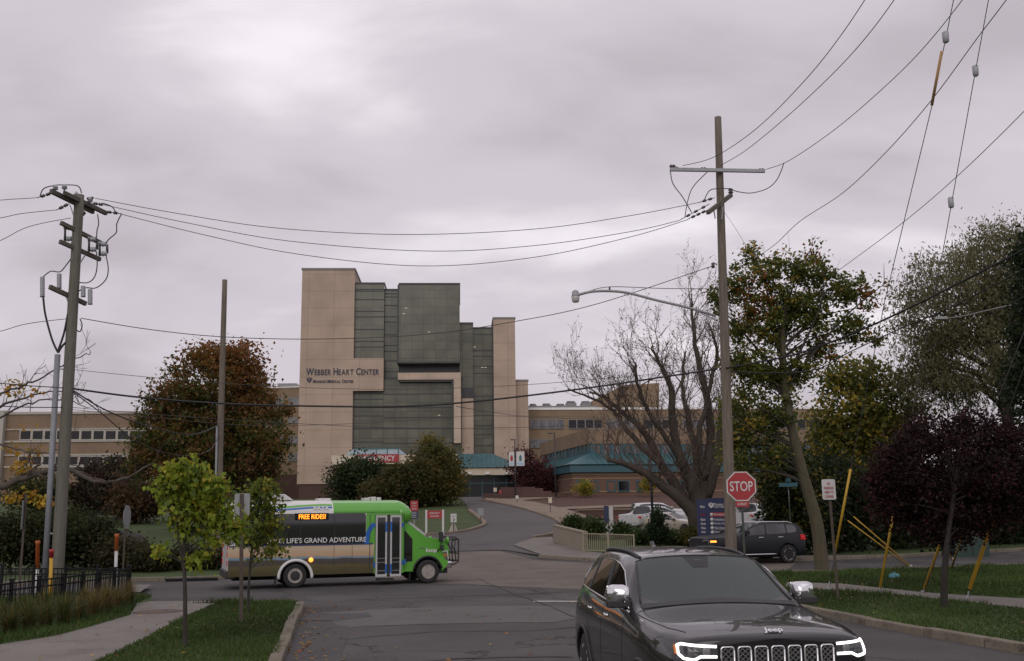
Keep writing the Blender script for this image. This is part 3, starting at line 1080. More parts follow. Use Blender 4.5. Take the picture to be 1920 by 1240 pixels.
# ---------------------------------------------------------------- vehicles
m_black = mat('black_paint', (.010, .0095, .0105), rough=.35, coat=.9, spec=.15)
m_navy = mat('black_paint_dusty', (.010, .011, .014), rough=.35, spec=.35)
m_wpaint = mat('white_paint', (.50, .50, .51), rough=.3, coat=.6)
m_bpaint = mat('beige_paint', (.42, .38, .30), rough=.3, coat=.6)
m_rpaint = mat('red_paint', (.25, .012, .018), rough=.3, coat=.6)
m_tint = mat('tinted_glass', (.012, .013, .014), rough=.03, spec=.8, coat=.3)


def sky_haze_glass(name, tint, back):
    m = bpy.data.materials.new(name)
    m.use_nodes = True
    nt = m.node_tree
    nt.nodes.remove(nt.nodes['Principled BSDF'])
    fr = nt.nodes.new('ShaderNodeFresnel'); fr.inputs[0].default_value = 1.6
    tr = nt.nodes.new('ShaderNodeBsdfTransparent'); tr.inputs[0].default_value = (*tint, 1)
    gl = nt.nodes.new('ShaderNodeBsdfGlossy'); gl.inputs['Roughness'].default_value = .03
    df = nt.nodes.new('ShaderNodeBsdfDiffuse'); df.inputs[0].default_value = (.095, .128, .115, 1)  # pale green diffuse painted into the glass in place of reflected sky
    m1 = nt.nodes.new('ShaderNodeMixShader'); m1.inputs[0].default_value = back
    nt.links.new(tr.outputs[0], m1.inputs[1]); nt.links.new(df.outputs[0], m1.inputs[2])
    m2 = nt.nodes.new('ShaderNodeMixShader')
    nt.links.new(fr.outputs[0], m2.inputs[0]); nt.links.new(m1.outputs[0], m2.inputs[1]); nt.links.new(gl.outputs[0], m2.inputs[2])
    nt.links.new(m2.outputs[0], nt.nodes['Material Output'].inputs[0])
    MATS[name] = m
    return m


m_wind = sky_haze_glass('windshield_glass', (.50, .62, .56), .34)
m_chrome = mat('chrome', (.72, .72, .73), rough=.08, metal=1.0)
m_alloy = mat('alloy', (.62, .62, .62), rough=.3, metal=.45)
m_tyre = mat('tyre_rubber', (.012, .012, .012), (.022, .021, .02), scale=20, rough=.85)
m_trim = mat('black_trim', (.018, .018, .019), rough=.55)
m_hole = mat('dark_cavity', (.004, .004, .004), rough=.9)
m_led = mat('led_lamp', (.9, .9, .9), emit=(1.0, .95, .88), es=2.2)
m_lens = mat('lamp_lens', (.05, .055, .06), rough=.05, spec=.8)
m_amber = mat('amber_lamp', (.8, .25, .02), rough=.2, emit=(1.0, .30, .04), es=2.5)
m_amberoff = mat('amber_reflector', (.45, .14, .02), rough=.2)
m_tail = mat('tail_lamp', (.35, .008, .012), rough=.15, emit=(1, .04, .05), es=.12)
m_tailon = mat('tail_lamp_lit', (.5, .01, .02), rough=.15, emit=(1, .05, .08), es=1.0)
m_badge = mat('badge_silver', (.75, .75, .76), rough=.2, metal=.9)

SUV = [  # distance behind the nose, then ten (half width, height) points from floor centre to roof centre
    (.00, [(0, .28), (.52, .28), (.66, .42), (.70, .62), (.715, .84), (.71, 1.01), (.65, 1.075), (.52, 1.095), (.29, 1.105), (0, 1.11)]),
    (.09, [(0, .25), (.66, .25), (.80, .42), (.825, .66), (.825, .89), (.79, 1.05), (.73, 1.115), (.57, 1.145), (.31, 1.16), (0, 1.165)]),
    (.50, [(0, .25), (.80, .25), (.91, .45), (.93, .70), (.935, .92), (.895, 1.09), (.82, 1.145), (.65, 1.18), (.36, 1.205), (0, 1.21)]),
    (1.0, [(0, .25), (.85, .25), (.95, .45), (.962, .72), (.962, .95), (.92, 1.12), (.845, 1.17), (.67, 1.20), (.38, 1.225), (0, 1.23)]),
    (1.47, [(0, .25), (.86, .25), (.955, .45), (.965, .72), (.96, .99), (.905, 1.165), (.84, 1.205), (.74, 1.225), (.40, 1.25), (0, 1.257)]),
    (1.62, [(0, .25), (.86, .25), (.955, .45), (.962, .73), (.958, 1.0), (.90, 1.185), (.84, 1.24), (.775, 1.255), (.42, 1.277), (0, 1.285)]),
    (2.36, [(0, .25), (.86, .25), (.95, .45), (.955, .74), (.955, 1.02), (.885, 1.21), (.76, 1.60), (.715, 1.66), (.38, 1.70), (0, 1.71)]),
    (2.9, [(0, .25), (.86, .25), (.95, .45), (.955, .74), (.955, 1.03), (.885, 1.225), (.725, 1.65), (.66, 1.712), (.37, 1.745), (0, 1.755)]),
    (3.8, [(0, .25), (.86, .25), (.955, .45), (.962, .74), (.958, 1.05), (.885, 1.26), (.695, 1.645), (.62, 1.715), (.35, 1.745), (0, 1.755)]),
    (4.4, [(0, .25), (.86, .25), (.95, .45), (.955, .75), (.945, 1.06), (.865, 1.29), (.67, 1.60), (.60, 1.685), (.34, 1.72), (0, 1.73)]),
    (4.68, [(0, .28), (.80, .28), (.91, .45), (.925, .75), (.91, 1.05), (.81, 1.28), (.64, 1.50), (.57, 1.62), (.33, 1.67), (0, 1.68)]),
    (4.82, [(0, .35), (.70, .35), (.85, .50), (.875, .75), (.855, 1.0), (.77, 1.14), (.66, 1.20), (.55, 1.22), (.30, 1.235), (0, 1.24)])]
SUV_GLASS = dict(wind=(5, 7), side=(5, 6, 5, 9), rear=10)

SEDAN = [
    (.00, [(0, .25), (.55, .25), (.68, .36), (.72, .48), (.73, .58), (.72, .66), (.66, .70), (.52, .72), (.30, .73), (0, .735)]),
    (.12, [(0, .20), (.68, .20), (.80, .36), (.83, .50), (.83, .62), (.80, .72), (.74, .76), (.58, .78), (.32, .79), (0, .795)]),
    (.55, [(0, .20), (.76, .20), (.86, .38), (.885, .54), (.885, .68), (.85, .78), (.78, .83), (.62, .85), (.34, .87), (0, .875)]),
    (1.1, [(0, .20), (.78, .20), (.88, .38), (.90, .56), (.895, .74), (.86, .86), (.79, .90), (.64, .92), (.36, .94), (0, .945)]),
    (1.5, [(0, .20), (.78, .20), (.88, .38), (.90, .57), (.89, .78), (.84, .91), (.78, .94), (.70, .95), (.38, .97), (0, .975)]),
    (1.62, [(0, .20), (.78, .20), (.88, .38), (.90, .57), (.89, .79), (.83, .93), (.78, .97), (.71, .98), (.38, 1.0), (0, 1.005)]),
    (2.35, [(0, .20), (.78, .20), (.88, .38), (.90, .57), (.89, .81), (.82, .95), (.64, 1.32), (.56, 1.38), (.32, 1.41), (0, 1.42)]),
    (2.85, [(0, .20), (.78, .20), (.88, .38), (.90, .57), (.89, .82), (.82, .96), (.62, 1.37), (.54, 1.42), (.32, 1.445), (0, 1.45)]),
    (3.4, [(0, .20), (.78, .20), (.88, .38), (.90, .57), (.89, .83), (.82, .97), (.62, 1.34), (.54, 1.395), (.31, 1.425), (0, 1.43)]),
    (4.05, [(0, .20), (.78, .20), (.88, .38), (.90, .58), (.885, .84), (.80, .97), (.70, 1.03), (.62, 1.05), (.34, 1.06), (0, 1.065)]),
    (4.5, [(0, .24), (.74, .24), (.86, .40), (.875, .60), (.855, .84), (.77, .95), (.70, .98), (.58, 1.0), (.32, 1.01), (0, 1.015)]),
    (4.7, [(0, .32), (.62, .32), (.76, .46), (.785, .62), (.77, .80), (.70, .89), (.62, .92), (.5, .93), (.3, .94), (0, .945)])]
SEDAN_GLASS = dict(wind=(5, 7), side=(5, 6, 5, 8), rear=8)

PICKUP = [
    (.00, [(0, .34), (.60, .34), (.76, .50), (.80, .70), (.81, .88), (.79, 1.02), (.72, 1.08), (.56, 1.10), (.30, 1.11), (0, 1.115)]),
    (.10, [(0, .30), (.74, .30), (.90, .50), (.93, .72), (.93, .92), (.90, 1.08), (.83, 1.14), (.64, 1.16), (.34, 1.17), (0, 1.175)]),
    (.6, [(0, .30), (.84, .30), (.97, .52), (.99, .74), (.99, .96), (.95, 1.12), (.87, 1.17), (.68, 1.19), (.36, 1.20), (0, 1.205)]),
    (1.2, [(0, .30), (.86, .30), (.98, .52), (1.0, .76), (1.0, 1.0), (.95, 1.15), (.87, 1.20), (.70, 1.22), (.38, 1.23), (0, 1.235)]),
    (1.6, [(0, .30), (.86, .30), (.98, .52), (1.0, .77), (.99, 1.03), (.93, 1.19), (.86, 1.23), (.76, 1.25), (.40, 1.265), (0, 1.27)]),
    (1.72, [(0, .30), (.86, .30), (.98, .52), (1.0, .77), (.99, 1.04), (.92, 1.21), (.86, 1.26), (.79, 1.28), (.42, 1.295), (0, 1.30)]),
    (2.35, [(0, .30), (.86, .30), (.98, .52), (1.0, .78), (.99, 1.06), (.91, 1.23), (.76, 1.72), (.69, 1.79), (.38, 1.83), (0, 1.84)]),
    (2.9, [(0, .30), (.86, .30), (.98, .52), (1.0, .78), (.99, 1.06), (.91, 1.24), (.75, 1.75), (.67, 1.82), (.38, 1.855), (0, 1.86)]),
    (3.75, [(0, .30), (.86, .30), (.98, .52), (1.0, .78), (.99, 1.06), (.91, 1.24), (.75, 1.73), (.67, 1.80), (.38, 1.835), (0, 1.84)]),
    (3.92, [(0, .30), (.86, .30), (.98, .52), (1.0, .78), (.99, 1.06), (.93, 1.22), (.90, 1.25), (.86, 1.26), (.4, 1.05), (0, 1.0)]),
    (5.6, [(0, .30), (.86, .30), (.98, .52), (1.0, .78), (.99, 1.06), (.94, 1.20), (.91, 1.23), (.87, 1.235), (.4, 1.02), (0, .98)]),
    (5.75, [(0, .42), (.80, .42), (.93, .56), (.95, .78), (.94, 1.04), (.90, 1.16), (.86, 1.19), (.8, 1.20), (.4, 1.20), (0, 1.20)])]
PICKUP_GLASS = dict(wind=(5, 7), side=(5, 6, 5, 8), rear=8)


def shell(st, glass, sx=1.0, sy=1.0, sz=1.0, arches=(), rad=.42, level=2):
    """lofted, subdivided and wheel-arched car shell; material slots: paint, windshield, side glass, cavity"""
    n = len(st[0][1])
    ring = 2 * n - 2
    vs, fs, ms = [], [], []
    for y, pts in st:
        half = [(w * sx, z * sz) for w, z in pts]
        for w, z in half: vs.append((w, y * sy, z))
        for w, z in half[-2:0:-1]: vs.append((-w, y * sy, z))
    for i in range(len(st) - 1):
        for j in range(ring):
            j2 = (j + 1) % ring
            fs.append((i * ring + j, i * ring + j2, (i + 1) * ring + j2, (i + 1) * ring + j))
            jj = j if j < n - 1 else ring - 1 - j
            k = 0
            if i == glass['wind'][0] and jj >= glass['wind'][1]: k = 1
            if jj == glass['side'][0] and glass['side'][2] <= i < glass['side'][3]: k = 2
            if i == glass['rear'] and jj >= 7: k = 2
            ms.append(k)
    for i in (0, len(st) - 1):
        for j in range(n - 1):
            a, b = i * ring + j, i * ring + j + 1
            c, d = i * ring + (ring - j - 1) % ring, i * ring + (ring - j) % ring
            f = [a, b, c, d]
            f = [q for k, q in enumerate(f) if q not in f[:k]]
            fs.append(tuple(f)); ms.append(0)
    me = bpy.data.meshes.new('shell')
    me.from_pydata(vs, [], fs)
    for m_ in (m_black, m_wind, m_tint, m_hole): me.materials.append(m_)
    me.polygons.foreach_set('material_index', ms)
    bm = bmesh.new(); bm.from_mesh(me)
    bmesh.ops.recalc_face_normals(bm, faces=bm.faces)
    cl = bm.edges.layers.float.new('crease_edge')
    for e_ in bm.edges:
        if len(e_.link_faces) == 2 and e_.link_faces[0].material_index != e_.link_faces[1].material_index:
            e_[cl] = .55
    bm.to_mesh(me); bm.free()
    o = link('shell', me)
    md = o.modifiers.new('s', 'SUBSURF'); md.levels = level; md.render_levels = level
    if arches:
        mb = MB(); mb.cur = 0
        for y, z in arches:
            for s in (-1, 1):
                mb.lathe([(rad, s * .55), (rad, s * 1.3)], c=(0, y, z), axis='X', n=32)
        cut = mb.build('cutter', m_hole)
        cut.data.materials.clear()
        for m_ in (m_black, m_wind, m_tint, m_hole): cut.data.materials.append(m_)
        cut.data.polygons.foreach_set('material_index', [3] * len(cut.data.polygons))
        md = o.modifiers.new('b', 'BOOLEAN'); md.operation = 'DIFFERENCE'; md.object = cut; md.solver = 'EXACT'
    dg = bpy.context.evaluated_depsgraph_get()
    out = bpy.data.meshes.new_from_object(o.evaluated_get(dg))
    bpy.data.objects.remove(o)
    if arches:
        bpy.data.objects.remove(cut)
    return out


def split(me, keep, name, m, parent, smooth=True):
    bm = bmesh.new(); bm.from_mesh(me)
    kill = [f for f in bm.faces if not keep(f)]
    bmesh.ops.delete(bm, geom=kill, context='FACES')
    if not bm.faces:
        bm.free(); return None
    r = bpy.data.meshes.new(name)
    bm.to_mesh(r); bm.free()
    idx = sorted(set(p.material_index for p in r.polygons))
    r.materials.clear()
    for q in (m if isinstance(m, (list, tuple)) else [m]): r.materials.append(q)
    for p in r.polygons:
        p.material_index = 1 if (isinstance(m, (list, tuple)) and p.material_index == 3) else 0
        p.use_smooth = smooth
    return link(name, r, parent)


class Surf:
    def __init__(self, me):
        bm = bmesh.new(); bm.from_mesh(me)
        self.t = BVHTree.FromBMesh(bm); bm.free()

    def side(self, s, y, z, off=.004):
        h = self.t.ray_cast(Vector((s * 3, y, z)), Vector((-s, 0, 0)))
        return h[0] + h[1] * off if h[0] is not None else None

    def front(self, x, z, off=.004, d=1):
        h = self.t.ray_cast(Vector((x, -3 if d > 0 else 9, z)), Vector((0, d, 0)))
        return h[0] + h[1] * off if h[0] is not None else None

    def top(self, x, y, off=.004):
        h = self.t.ray_cast(Vector((x, y, 4)), Vector((0, 0, -1)))
        return h[0] + h[1] * off if h[0] is not None else None

    def line(self, fn, pts, n=10, **k):
        out = []
        for a, b in zip(pts[:-1], pts[1:]):
            for i in range(n):
                t = i / n
                q = fn(a[0] + (b[0] - a[0]) * t, a[1] + (b[1] - a[1]) * t, **k)
                if q is not None: out.append(q)
        q = fn(*pts[-1], **k)
        if q is not None: out.append(q)
        return out


def wheel(parent, x, y, r, w=.24, rim_m=None, spokes=5, outward=1):
    s = outward
    mb = MB()
    mb.lathe([(r * .66, s * w * .5), (r * .80, s * w * .52), (r * .95, s * w * .46), (r, s * w * .36), (r, -s * w * .36), (r * .95, -s * w * .46), (r * .66, -s * w * .5)], c=(x, y, r), axis='X', n=36)
    o = mb.build('wheel', m_tyre, parent)
    mb = MB()
    mb.lathe([(r * .68, s * w * .46), (r * .64, s * w * .40), (r * .60, s * w * .1), (r * .2, s * w * .08), (.0, s * w * .08)], c=(x, y, r), axis='X', n=36)
    h = mb.build('rim_barrel', m_trim if spokes else (rim_m or m_alloy), o)
    mb = MB()
    mb.lathe([(r * .685, s * w * .42), (r * .69, s * w * .50), (r * .64, s * w * .50), (r * .63, s * w * .40)], c=(x, y, r), axis='X', n=36)
    mb.lathe([(.0, s * w * .47), (r * .13, s * w * .46), (r * .17, s * w * .38), (r * .16, s * w * .1)], c=(x, y, r), axis='X', n=20)
    for k in range(spokes):
        for dd in (-.13, .13):
            a = 2 * math.pi * k / spokes + dd
            a2 = 2 * math.pi * k / spokes + dd * 1.5
            mb.bar((x + s * w * .38, y + math.cos(a) * r * .12, r + math.sin(a) * r * .12),
                   (x + s * w * .44, y + math.cos(a2) * r * .66, r + math.sin(a2) * r * .66), r * .085, w * .14, up=(1, 0, 0))
    mb.build('rim', rim_m or m_alloy, o)
    return o


def mirror(parent, sx, x, y, z, m_cap, w=.20, h=.17):
    mb = MB()
    # rounded housing, open to the rear
    n = 14
    prof = []
    for (dy, sc) in ((-.10, .35), (-.085, .72), (-.05, .95), (.02, 1.0), (.06, .97)):
        ringp = []
        for k in range(n):
            a = 2 * math.pi * k / n
            c, s = math.cos(a), math.sin(a)
            e_ = .55
            ringp.append((x + sx * (.02 if 0 else 0) + w * .62 * sc * math.copysign(abs(c) ** e_, c), y + dy - .02 * c * sx * -1, z + h * .58 * sc * math.copysign(abs(s) ** e_, s)))
        prof.append(ringp)
    mb.smooth = True
    vs = [p for r in prof for p in r]
    fs = []
    for i in range(len(prof) - 1):
        for k in range(n):
            k2 = (k + 1) % n
            fs.append((i * n + k, i * n + k2, (i + 1) * n + k2, (i + 1) * n + k))
    fs.append(tuple(range(n)))
    mb.add(vs, fs, True)
    top = mb.build('mirror', m_cap, parent)
    mb = MB(); mb.box(x - w * .55, x + w * .55, y + .055, y + .062, z - h * .5, z + h * .5)
    mb.build('mirror_glass', m_chrome, top)
    mb = MB()
    mb.bar((x - sx * w * .2, y + .0, z - h * .56), (x - sx * w * 1.0, y + .05, z - h * .72), .12, .07)
    mb.box(x - w * .64, x + w * .64, y - .09, y + .065, z - h * .72, z - h * .28)
    mb.build('mirror_arm', m_trim, top, bevel=.015)
    return top


def vehicle(name, label, cat, loc, rz, st, glass, dims, axles, wr, paint, group=None, wheels=True, rim=None, spokes=5, arch=.42, detail=1, level=2):
    sx, sy, sz = dims
    root = thing(name, label, cat, loc, rz, group)
    me = shell(st, glass, sx, sy, sz, [(y, wr) for y in axles], arch, level)
    split(me, lambda f: f.material_index in (0, 3), 'body', [paint, m_hole], root)
    split(me, lambda f: f.material_index == 1, 'windshield', m_wind, root)
    ymax = max(v.co.y for v in me.vertices)
    rear = lambda f: f.material_index == 2 and abs(f.normal.x) < .45 and f.calc_center_median().y > ymax * .7
    split(me, rear, 'rear_window', m_tint, root)
    for s in (-1, 1):
        split(me, lambda f: f.material_index == 2 and f.calc_center_median().x * s > 0 and not rear(f), 'side_window', m_tint, root)
    if wheels:
        for y in axles:
            for s in (-1, 1):
                wheel(root, s * (.955 * sx - .12), y, wr, rim_m=rim, spokes=spokes, outward=s)
    return root, me, Surf(me)


# --- the black car coming towards us
JX, JY, JYAW = 2.17, 8.74, R_(6.2)
car, jme, sf = vehicle('parked_car', 'shiny black sport utility vehicle with glowing headlamp outlines facing us in the foreground', 'car',
                       (JX, JY, T(JX, JY + 2.4) - .015), JYAW, SUV, SUV_GLASS, (1, 1, 1), (.92, 3.83), .385, m_black, arch=.44, level=3, spokes=5)
car.name = 'approaching_car'


def tubes(name, m, parent, lists, r, n=6):
    mb = MB()
    for p in lists:
        if len(p) > 1: mb.path(p, r, n)
    return mb.build(name, m, parent)


# shut lines
for s in (-1, 1):
    d1 = sf.line(lambda y, z, **k: sf.side(s, y, z, **k), [(1.72, 1.18), (1.70, .9), (1.66, .5), (1.72, .36)], off=-.002)
    d2 = sf.line(lambda y, z, **k: sf.side(s, y, z, **k), [(2.78, 1.22), (2.80, .9), (2.80, .4)], off=-.002)
    d3 = sf.line(lambda y, z, **k: sf.side(s, y, z, **k), [(3.80, 1.25), (3.72, 1.05), (3.45, .82), (3.40, .4)], off=-.002)
    tubes('shut_line', m_hole, car, [d1, d2, d3], .005, 5)
    belt = sf.line(lambda y, z, **k: sf.side(s, y, z, **k), [(1.66, 1.195), (2.36, 1.212), (2.9, 1.228), (3.8, 1.262), (4.36, 1.288)], off=.004)
    tubes('window_trim', m_chrome, car, [belt], .011, 6)
    arc = []
    for k in range(25):
        a = math.pi * (-.05 + 1.1 * k / 24)
        for ax in (0,):
            q_ = sf.side(s, .92 + math.cos(a) * .452, .385 + math.sin(a) * .452, .006)
            if q_ is not None: arc.append(q_)
    arc2 = []
    for k in range(25):
        a = math.pi * (-.05 + 1.1 * k / 24)
        q_ = sf.side(s, 3.83 + math.cos(a) * .452, .385 + math.sin(a) * .452, .006)
        if q_ is not None: arc2.append(q_)
    for a_ in (arc, arc2):
        tubes('arch_trim', m_trim, car, [a_], .022, 6)
    for y in (2.55, 3.45):
        p = sf.side(s, y, 1.08, .022)
        mb = MB(); mb.path([p + Vector((-.02 * s, -.10, 0)), p + Vector((0, -.07, 0)), p + Vector((0, .07, .004)), p + Vector((-.02 * s, .10, .004))], .014, 8)
        mb.build('door_handle', m_chrome, car)
    # body coloured pillar between the door glasses
    def pil(y0, y1, z0, z1, w, nm, mm, off):
        pts = sf.line(lambda y, z, **k: sf.side(s, y, z, **k), [(y0, z0), (y1, z1)], n=6, off=off)
        mb = MB()
        for a, b in zip(pts[:-1], pts[1:]): mb.bar(a, b, .012, w, up=(0, 1, 0))
        mb.build(nm, mm, car)
    pil(2.86, 2.92, 1.235, 1.64, .085, 'door_pillar', m_trim, .002)
    pil(3.80, 3.86, 1.27, 1.63, .06, 'door_pillar', m_trim, .002)
    # chrome edge round the top of the glass
    up = sf.line(lambda y, z, **k: sf.side(s, y, z, **k), [(1.70, 1.22), (2.0, 1.385), (2.30, 1.545), (2.55, 1.60), (2.9, 1.632), (3.8, 1.63), (4.25, 1.60), (4.36, 1.50), (4.40, 1.34)], n=6, off=.003)
    tubes('window_trim', m_chrome, car, [up], .007, 5)
    # roof rail
    rr = [sf.top(s * .575, 2.42, .0), sf.top(s * .585, 2.62, .012), sf.top(s * .58, 3.0, .018), sf.top(s * .57, 3.7, .02), sf.top(s * .555, 4.15, .016), sf.top(s * .55, 4.3, 0)]
    tubes('roof_rail', m_trim, car, [hermite(rr, 5)], .019, 8)
    mirror(car, s, s * .955, 1.80, 1.345, m_chrome, .185, .17)
# bonnet shut lines, cowl and scuttle
hood = []
for s in (-1, 1):
    hood.append(sf.line(lambda x, y, **k: sf.top(x, y, **k), [(s * .855, 1.42), (s * .83, 1.0), (s * .78, .55), (s * .70, .28)], off=-.002))
hood.append(sf.line(lambda x, y, **k: sf.top(x, y, **k), [(-.84, 1.44), (-.4, 1.50), (0, 1.52), (.4, 1.50), (.84, 1.44)], off=-.001))
tubes('shut_line', m_hole, car, hood, .006, 5)
ridge = []
cowl = MB()
for k in range(20):
    x0_, x1_ = -.78 + 1.56 * k / 20, -.78 + 1.56 * (k + 1) / 20
    a, b = sf.top(x0_, 1.545 - abs(x0_) * .07, .006), sf.top(x1_, 1.545 - abs(x1_) * .07, .006)
    a2, b2 = sf.top(x0_, 1.66 - abs(x0_) * .07, .008), sf.top(x1_, 1.66 - abs(x1_) * .07, .008)
    cowl.add([a, b, b2, a2], [(0, 1, 2, 3)])
cowl.build('cowl', m_trim, car)
# windshield surround
for s in (-1, 1):
    pts = [sf.top(s * (.765 - .13 * t), 1.64 + .70 * t, .003) for t in [i / 8 for i in range(9)]]
    tubes('windshield_seal', m_trim, car, [pts], .012, 5)
pts = [sf.top(-.63 + 1.26 * i / 12, 2.345, .002) for i in range(13)]
tubes('windshield_seal', m_trim, car, [pts], .008, 5)
# cabin seen through the glass: dashboard, seats, wheel, sensor housing
m_cab = mat('cabin_trim', (.05, .046, .042), rough=.8)
m_seat = mat('seat_leather', (.10, .085, .07), rough=.6)
mb = MB(); mb.add([(-.72, 1.66, .9), (.72, 1.66, .9), (.72, 2.15, .95), (-.72, 2.15, .95), (-.70, 1.72, 1.19), (.70, 1.72, 1.19), (.70, 2.12, 1.14), (-.70, 2.12, 1.14)],
              [(3, 2, 1, 0), (4, 5, 6, 7), (0, 1, 5, 4), (1, 2, 6, 5), (2, 3, 7, 6), (3, 0, 4, 7)]); mb.build('dashboard', m_cab, car, bevel=.04)
for sx_ in (-.38, .38):
    mb = MB(); mb.box(-.25, .25, -.08, .08, -.35, .35, Matrix.Translation((sx_, 2.95, 1.02)) @ Matrix.Rotation(R_(-14), 4, 'X'))
    st0 = mb.build('seat', m_seat, car, bevel=.06)
    mb = MB(); mb.box(sx_ - .13, sx_ + .13, 3.02, 3.12, 1.40, 1.58); mb.build('headrest', m_seat, st0, bevel=.04)
mb = MB(); mb.box(-.62, .62, 3.78, 3.95, .8, 1.38); mb.build('rear_bench', m_seat, car, bevel=.06)
mb = MB(); mb.path([Vector((.38 + .18 * math.cos(a), 2.30 - .06 * math.sin(a), 1.10 + .17 * math.sin(a))) for a in [2 * math.pi * k / 20 for k in range(21)]], .015, 6)
mb.bar((.22, 2.30, 1.10), (.54, 2.30, 1.10), .05, .03); mb.build('steering_wheel', m_trim, car)
p = sf.top(0, 2.18, 0)
mb = MB(); mb.box(-.12, .12, 2.17, 2.25, p.z - .10, p.z - .03); mb.box(-.05, .05, 2.2, 2.3, p.z - .05, p.z + .02); mb.build('cabin_mirror', m_trim, car, bevel=.015)
q_ = [sf.top(x, y, .003) for x, y in ((-.14, 2.33), (.14, 2.33), (.08, 2.14), (-.08, 2.14))]
mb = MB(); mb.add(q_, [(0, 1, 2, 3)]); mb.build('sensor_band', m_trim, car)
# shark fin
mb = MB(); p = sf.top(0, 4.15, 0)
mb.prism([(-.10, 0), (.10, 0), (.09, .07), (.05, .075), (-.02, .03)], -.02, .02, Matrix.Translation((0, 4.15, p.z - .01)) @ Matrix.Rotation(math.pi / 2, 4, 'Z'))
mb.build('aerial', m_black, car, bevel=.008)
# grille
def fpt(x, z, off): 
    q_ = sf.front(x, z, off)
    return q_
gp = MB()
NX = 24
for k in range(NX):
    x0_, x1_ = -.53 + 1.06 * k / NX, -.53 + 1.06 * (k + 1) / NX
    gp.add([fpt(x0_, .79, .004), fpt(x1_, .79, .004), fpt(x1_, 1.06, .004), fpt(x0_, 1.06, .004)], [(0, 1, 2, 3)])
gp.build('grille_panel', m_black, car)
for k in range(7):
    xc = (k - 3) * .142
    hw, z0_, z1_ = .053, .80, 1.045
    loop = []
    for (cx_, cz_, a0) in ((hw - .022, z1_ - .022, 0), (-hw + .022, z1_ - .022, 1), (-hw + .022, z0_ + .022, 2), (hw - .022, z0_ + .022, 3)):
        for t in range(5):
            a = (a0 + t / 4) * math.pi / 2
            loop.append((xc + cx_ + .022 * math.cos(a), cz_ + .022 * math.sin(a)))
    loop.append(loop[0])
    ringp = [fpt(x, z, .012) for x, z in loop]
    sl_o = tubes('grille_slot', m_badge, car, [ringp], .0085, 6)
    mb = MB()
    q_ = [fpt(x, z, .007) for x, z in loop[:-1]]
    mb.add(q_, [tuple(range(len(q_)))])
    mb.build('slot_backing', m_hole, sl_o)
    mb = MB()
    for r_ in range(12):
        z = z0_ + .012 + r_ * .021
        pts = []
        for c_ in range(9):
            x = xc - hw + .006 + (2 * hw - .012) * c_ / 8
            pts.append(fpt(x, z + (.0065 if (c_ // 2 + r_) % 2 else -.0065), .012))
        mb.path(pts, .0032, 4)
    mb.build('slot_mesh', m_gy, sl_o)
# headlamps
for s in (-1, 1):
    Pp = [(.515, 1.05), (.65, 1.057), (.775, 1.063), (.80, 1.05), (.802, .985), (.775, .955), (.70, .945), (.645, .972), (.515, .97)]
    lens = MB()
    inner = [(s * x, z) for x, z in Pp]
    q_ = []
    for i in range(8):
        for j in range(4):
            x0_, x1_ = .505 + .31 * i / 8, .505 + .31 * (i + 1) / 8
            z0_, z1_ = .95 + .12 * j / 4, .95 + .12 * (j + 1) / 4
            c4 = [fpt(s * a, b, .003) for a, b in ((x0_, z0_), (x1_, z0_), (x1_, z1_), (x0_, z1_))]
            if all(c is not None for c in c4): lens.add(c4, [(0, 1, 2, 3)])
    hl = lens.build('headlamp', m_lens, car)
    pts = sf.line(lambda x, z, **k: sf.front(x, z, **k), inner, n=8, off=.006)
    tubes('running_light', m_led, hl, [pts], .0112, 8)
    pts = sf.line(lambda x, z, **k: sf.front(x, z, **k), [(s * .815, 1.045), (s * .818, .975)], n=6, off=.003)
    tubes('side_marker', m_amberoff, hl, [pts], .014, 6)
    mb = MB()
    p = fpt(s * .60, 1.015, .004)
    mb.lathe([(.0, 0), (.028, 0), (.034, .01)], c=(p.x, p.y - .012, p.z), axis='Y', n=20)
    mb.build('projector', m_gy, hl)
t_ = text('Jeep', m_badge, car, (0, 0, 1.1), width=.165, height=.062, extrude=.008, bold=.02)
t_.rotation_euler = (math.pi / 2 - R_(52), 0, 0)
tq = sf.top(0, .085, .012)
t_.location = tq
# lower bumper strip
mb = MB()
pts = sf.line(lambda x, z, **k: sf.front(x, z, **k), [(-.8, .55), (0, .55), (.8, .55)], n=12, off=.012)
mb.path(pts, .035, 6)
mb.build('bumper_strip', m_trim, car)

# --- the shuttle bus
m_green = mat('bus_green', (.092, .345, .030), (.078, .30, .026), scale=.8, rough=.3, coat=.6)
m_buswhite = mat('bus_white', (.62, .61, .60), (.52, .51, .50), scale=1.5, rough=.4, coat=.3)
m_busblue = mat('bus_blue', (.012, .10, .36), rough=.3, coat=.5)
m_busgrey = mat('door_frame_grey', (.42, .41, .41), rough=.4)
m_grey_l = mat('grey_lettering', (.62, .62, .62), rough=.5)
m_orange_led = mat('orange_led', (.9, .3, .02), emit=(1.0, .26, .02), es=2.6)


